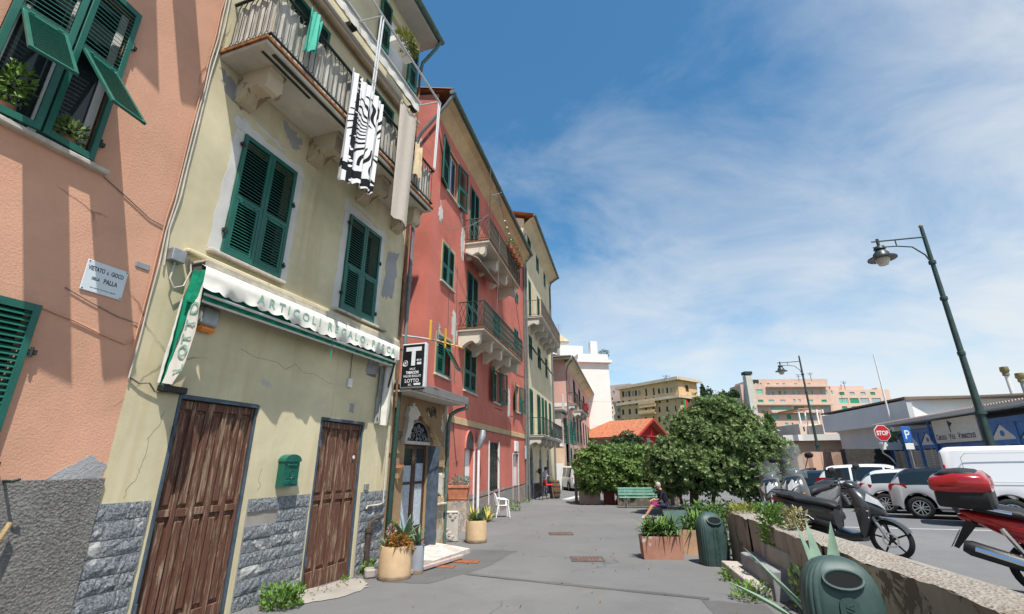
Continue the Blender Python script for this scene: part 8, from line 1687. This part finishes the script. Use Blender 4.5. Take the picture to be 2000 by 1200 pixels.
# standing man leaning at the bar wall, looking at his phone
J2=dict(pelvis=(0,0,.95),waist=(0,0,1.08),chest=(.02,0,1.32),neck0=(.03,0,1.48),neck=(.05,0,1.54),head=(.09,0,1.62),crown=(.10,0,1.71),shL=(.02,.19,1.44),elL=(.05,.25,1.16),wrL=(.28,.14,1.22),shR=(.02,-.19,1.44),elR=(.05,-.25,1.16),wrR=(.30,-.08,1.20),hipL=(0,.10,.92),knL=(.04,.11,.50),anL=(-.01,.12,.09),toL=(.13,.13,.04),hipR=(0,-.10,.92),knR=(.02,-.11,.50),anR=(-.02,-.12,.09),toR=(.12,-.13,.04))
Rd2=dict(Rd); Rd2.update(pelvis=(.14,.11),waist=(.14,.105),chest=(.17,.12))
person('person','standing man in a pale shirt looking at a phone outside the cream house',(2.05,31.6,0),R(-35),J2,Ed,Rd2,[M_skin,simple('pale_blue_shirt',(.40,.45,.52),.85,.1,var=.1),simple('grey_trousers',(.14,.15,.19),.85,.1,var=.2),M_mag,M_black],lambda c:0 if c.z>1.5 or (c.x>.14 and c.z>1.0) else (1 if c.z>1.0 else (4 if c.z<.10 else 2)),simple('black_hair',(.02,.017,.015),.6,.3),(.095,0,1.645),(1,0,-.4),True,(((.28,.14,1.22),(.36,.08,1.24),(0,0,1)),((.30,-.08,1.20),(.38,-.03,1.23),(0,0,1))))
m=MB(); m.box(-.008,.008,-.035,.035,-.07,.07,.004); tag(m.build('phone',M_black,None,loc=loc2w((2.05,31.6,0),R(-35),(.42,.02,1.27)),rot=(0,R(-30),R(-35))),'phone held by the standing man','phone')
# bar furniture
br=root('barrel_table','wooden barrel table outside the cream house bar','barrel',(2.50,29.6,0)); m=MB(); m.lathe([(.26,0),(.33,.3),(.35,.5),(.33,.72),(.27,1.0),(.01,1.0)],18); m.build('staves',simple('barrel_wood',(.16,.085,.05),.7,.2,var=.4,scale=7),br,40)
for z in (.12,.36,.66,.9): m=MB(); rr=.27+.085*math.sin(math.pi*z); m.lathe([(rr+.004,-.025),(rr+.012,0),(rr+.004,.025)],18,(0,0,z)); m.build('hoop',M_iron,br,40)
rs=root('red_bar_stool','bright red high chair beside the barrel table','stool',(2.08,29.3,0),R(20)); M_redpl=simple('red_plastic',(.65,.015,.015),.4,.4,var=.05); m=MB(); m.box(-.22,.22,-.22,.22,.72,.80,.03); m.build('seat',M_redpl,rs); m=MB(); m.box(-.24,-.19,-.21,.21,.80,1.05,.02); m.build('backrest',M_redpl,rs)
for x,y in ((-.2,-.2),(.2,-.2),(-.2,.2),(.2,.2)): m=MB(); m.tube([(x*.8,y*.8,.72),(x*1.25,y*1.25,0)],.014,6); m.build('leg',M_galv,rs)
mono_chair('cafe_chair','dark cafe chair by the cream house doorway',(1.62,28.6,0),R(60),simple('dark_brown_resin',(.05,.035,.03),.5,.3,var=.2))
m=MB()
for k in range(3): m.tube([(0,-.02,0),(.0,-.25,.15*k)],.012,5)
m.lathe([(.05,-.1),(.13,0),(.10,.18),(.02,.2)],10,(0,-.25,0)); tag(m.build('wall_lantern',M_iron,None,loc=loc2w(CO,CR,(2.6,-.02,1.45)),rot=(0,0,CR)),'black iron ornament on the cream house wall between the arches','lantern')

# overhead wires and a roof aerial
for a,b,lb_ in (((-7.2,-1.0,10.6),(-.1,-.15,7.4),'dark wire slung from the upper red house balcony down to the cream house'),((-9.3,-1.02,11.4),(-9.6,-1.0,7.8),'dark wire dropping between the two red house balconies'),((-13.0,-.05,9.9),(-10.9,-1.0,11.5),'thin wire from the red wall up to the upper balcony corner')):
    m=MB(); m.tube([(a[0]+(b[0]-a[0])*k/8,a[1]+(b[1]-a[1])*k/8,a[2]+(b[2]-a[2])*k/8-.22*math.sin(math.pi*k/8)) for k in range(9)],.012,5); tag(m.build('overhead_wire',M_cableg,None,loc=RO,rot=(0,0,RR)),lb_,'wire')
p=at(1092,668,52); ra=root('roof_aerial','spindly TV aerial on the roofs beyond the cream house','antenna',(p.x,52,0)); z1=at(1092,632,52).z; m=MB(); m.tube([(0,0,10),(0,0,z1)],.03,6); m.build('mast',M_galv,ra); m=MB()
for k in range(5): m.tube([(-.5+.08*k,0,z1-.15-.22*k),(.5-.08*k,0,z1-.15-.22*k)],.015,4)
m.build('elements',M_galv,ra)
for k,(u,y,v0_,v1_,lb_) in enumerate(((1302,142,733,744,'thin rooftop aerial on the ochre apartment block'),(1584,188,728,740,'thin rooftop aerial on the long pink block'),(1560,188,731,740,'short rooftop aerial on the long pink block'),(1650,188,745,757,'rooftop aerial cluster on the lighter pink wing'))):
    p=at(u,v1_,y); q_=at(u,v0_,y); m=MB(); m.tube([(0,0,-1),(0,0,q_.z-p.z)],.10,5); m.tube([(-1.2,0,q_.z-p.z-.3),(1.2,0,q_.z-p.z-.3)],.07,4); m.tube([(-.8,0,q_.z-p.z-.9),(.8,0,q_.z-p.z-.9)],.07,4); tag(m.build('rooftop_aerial',M_iron,None,loc=p),lb_,'antenna')
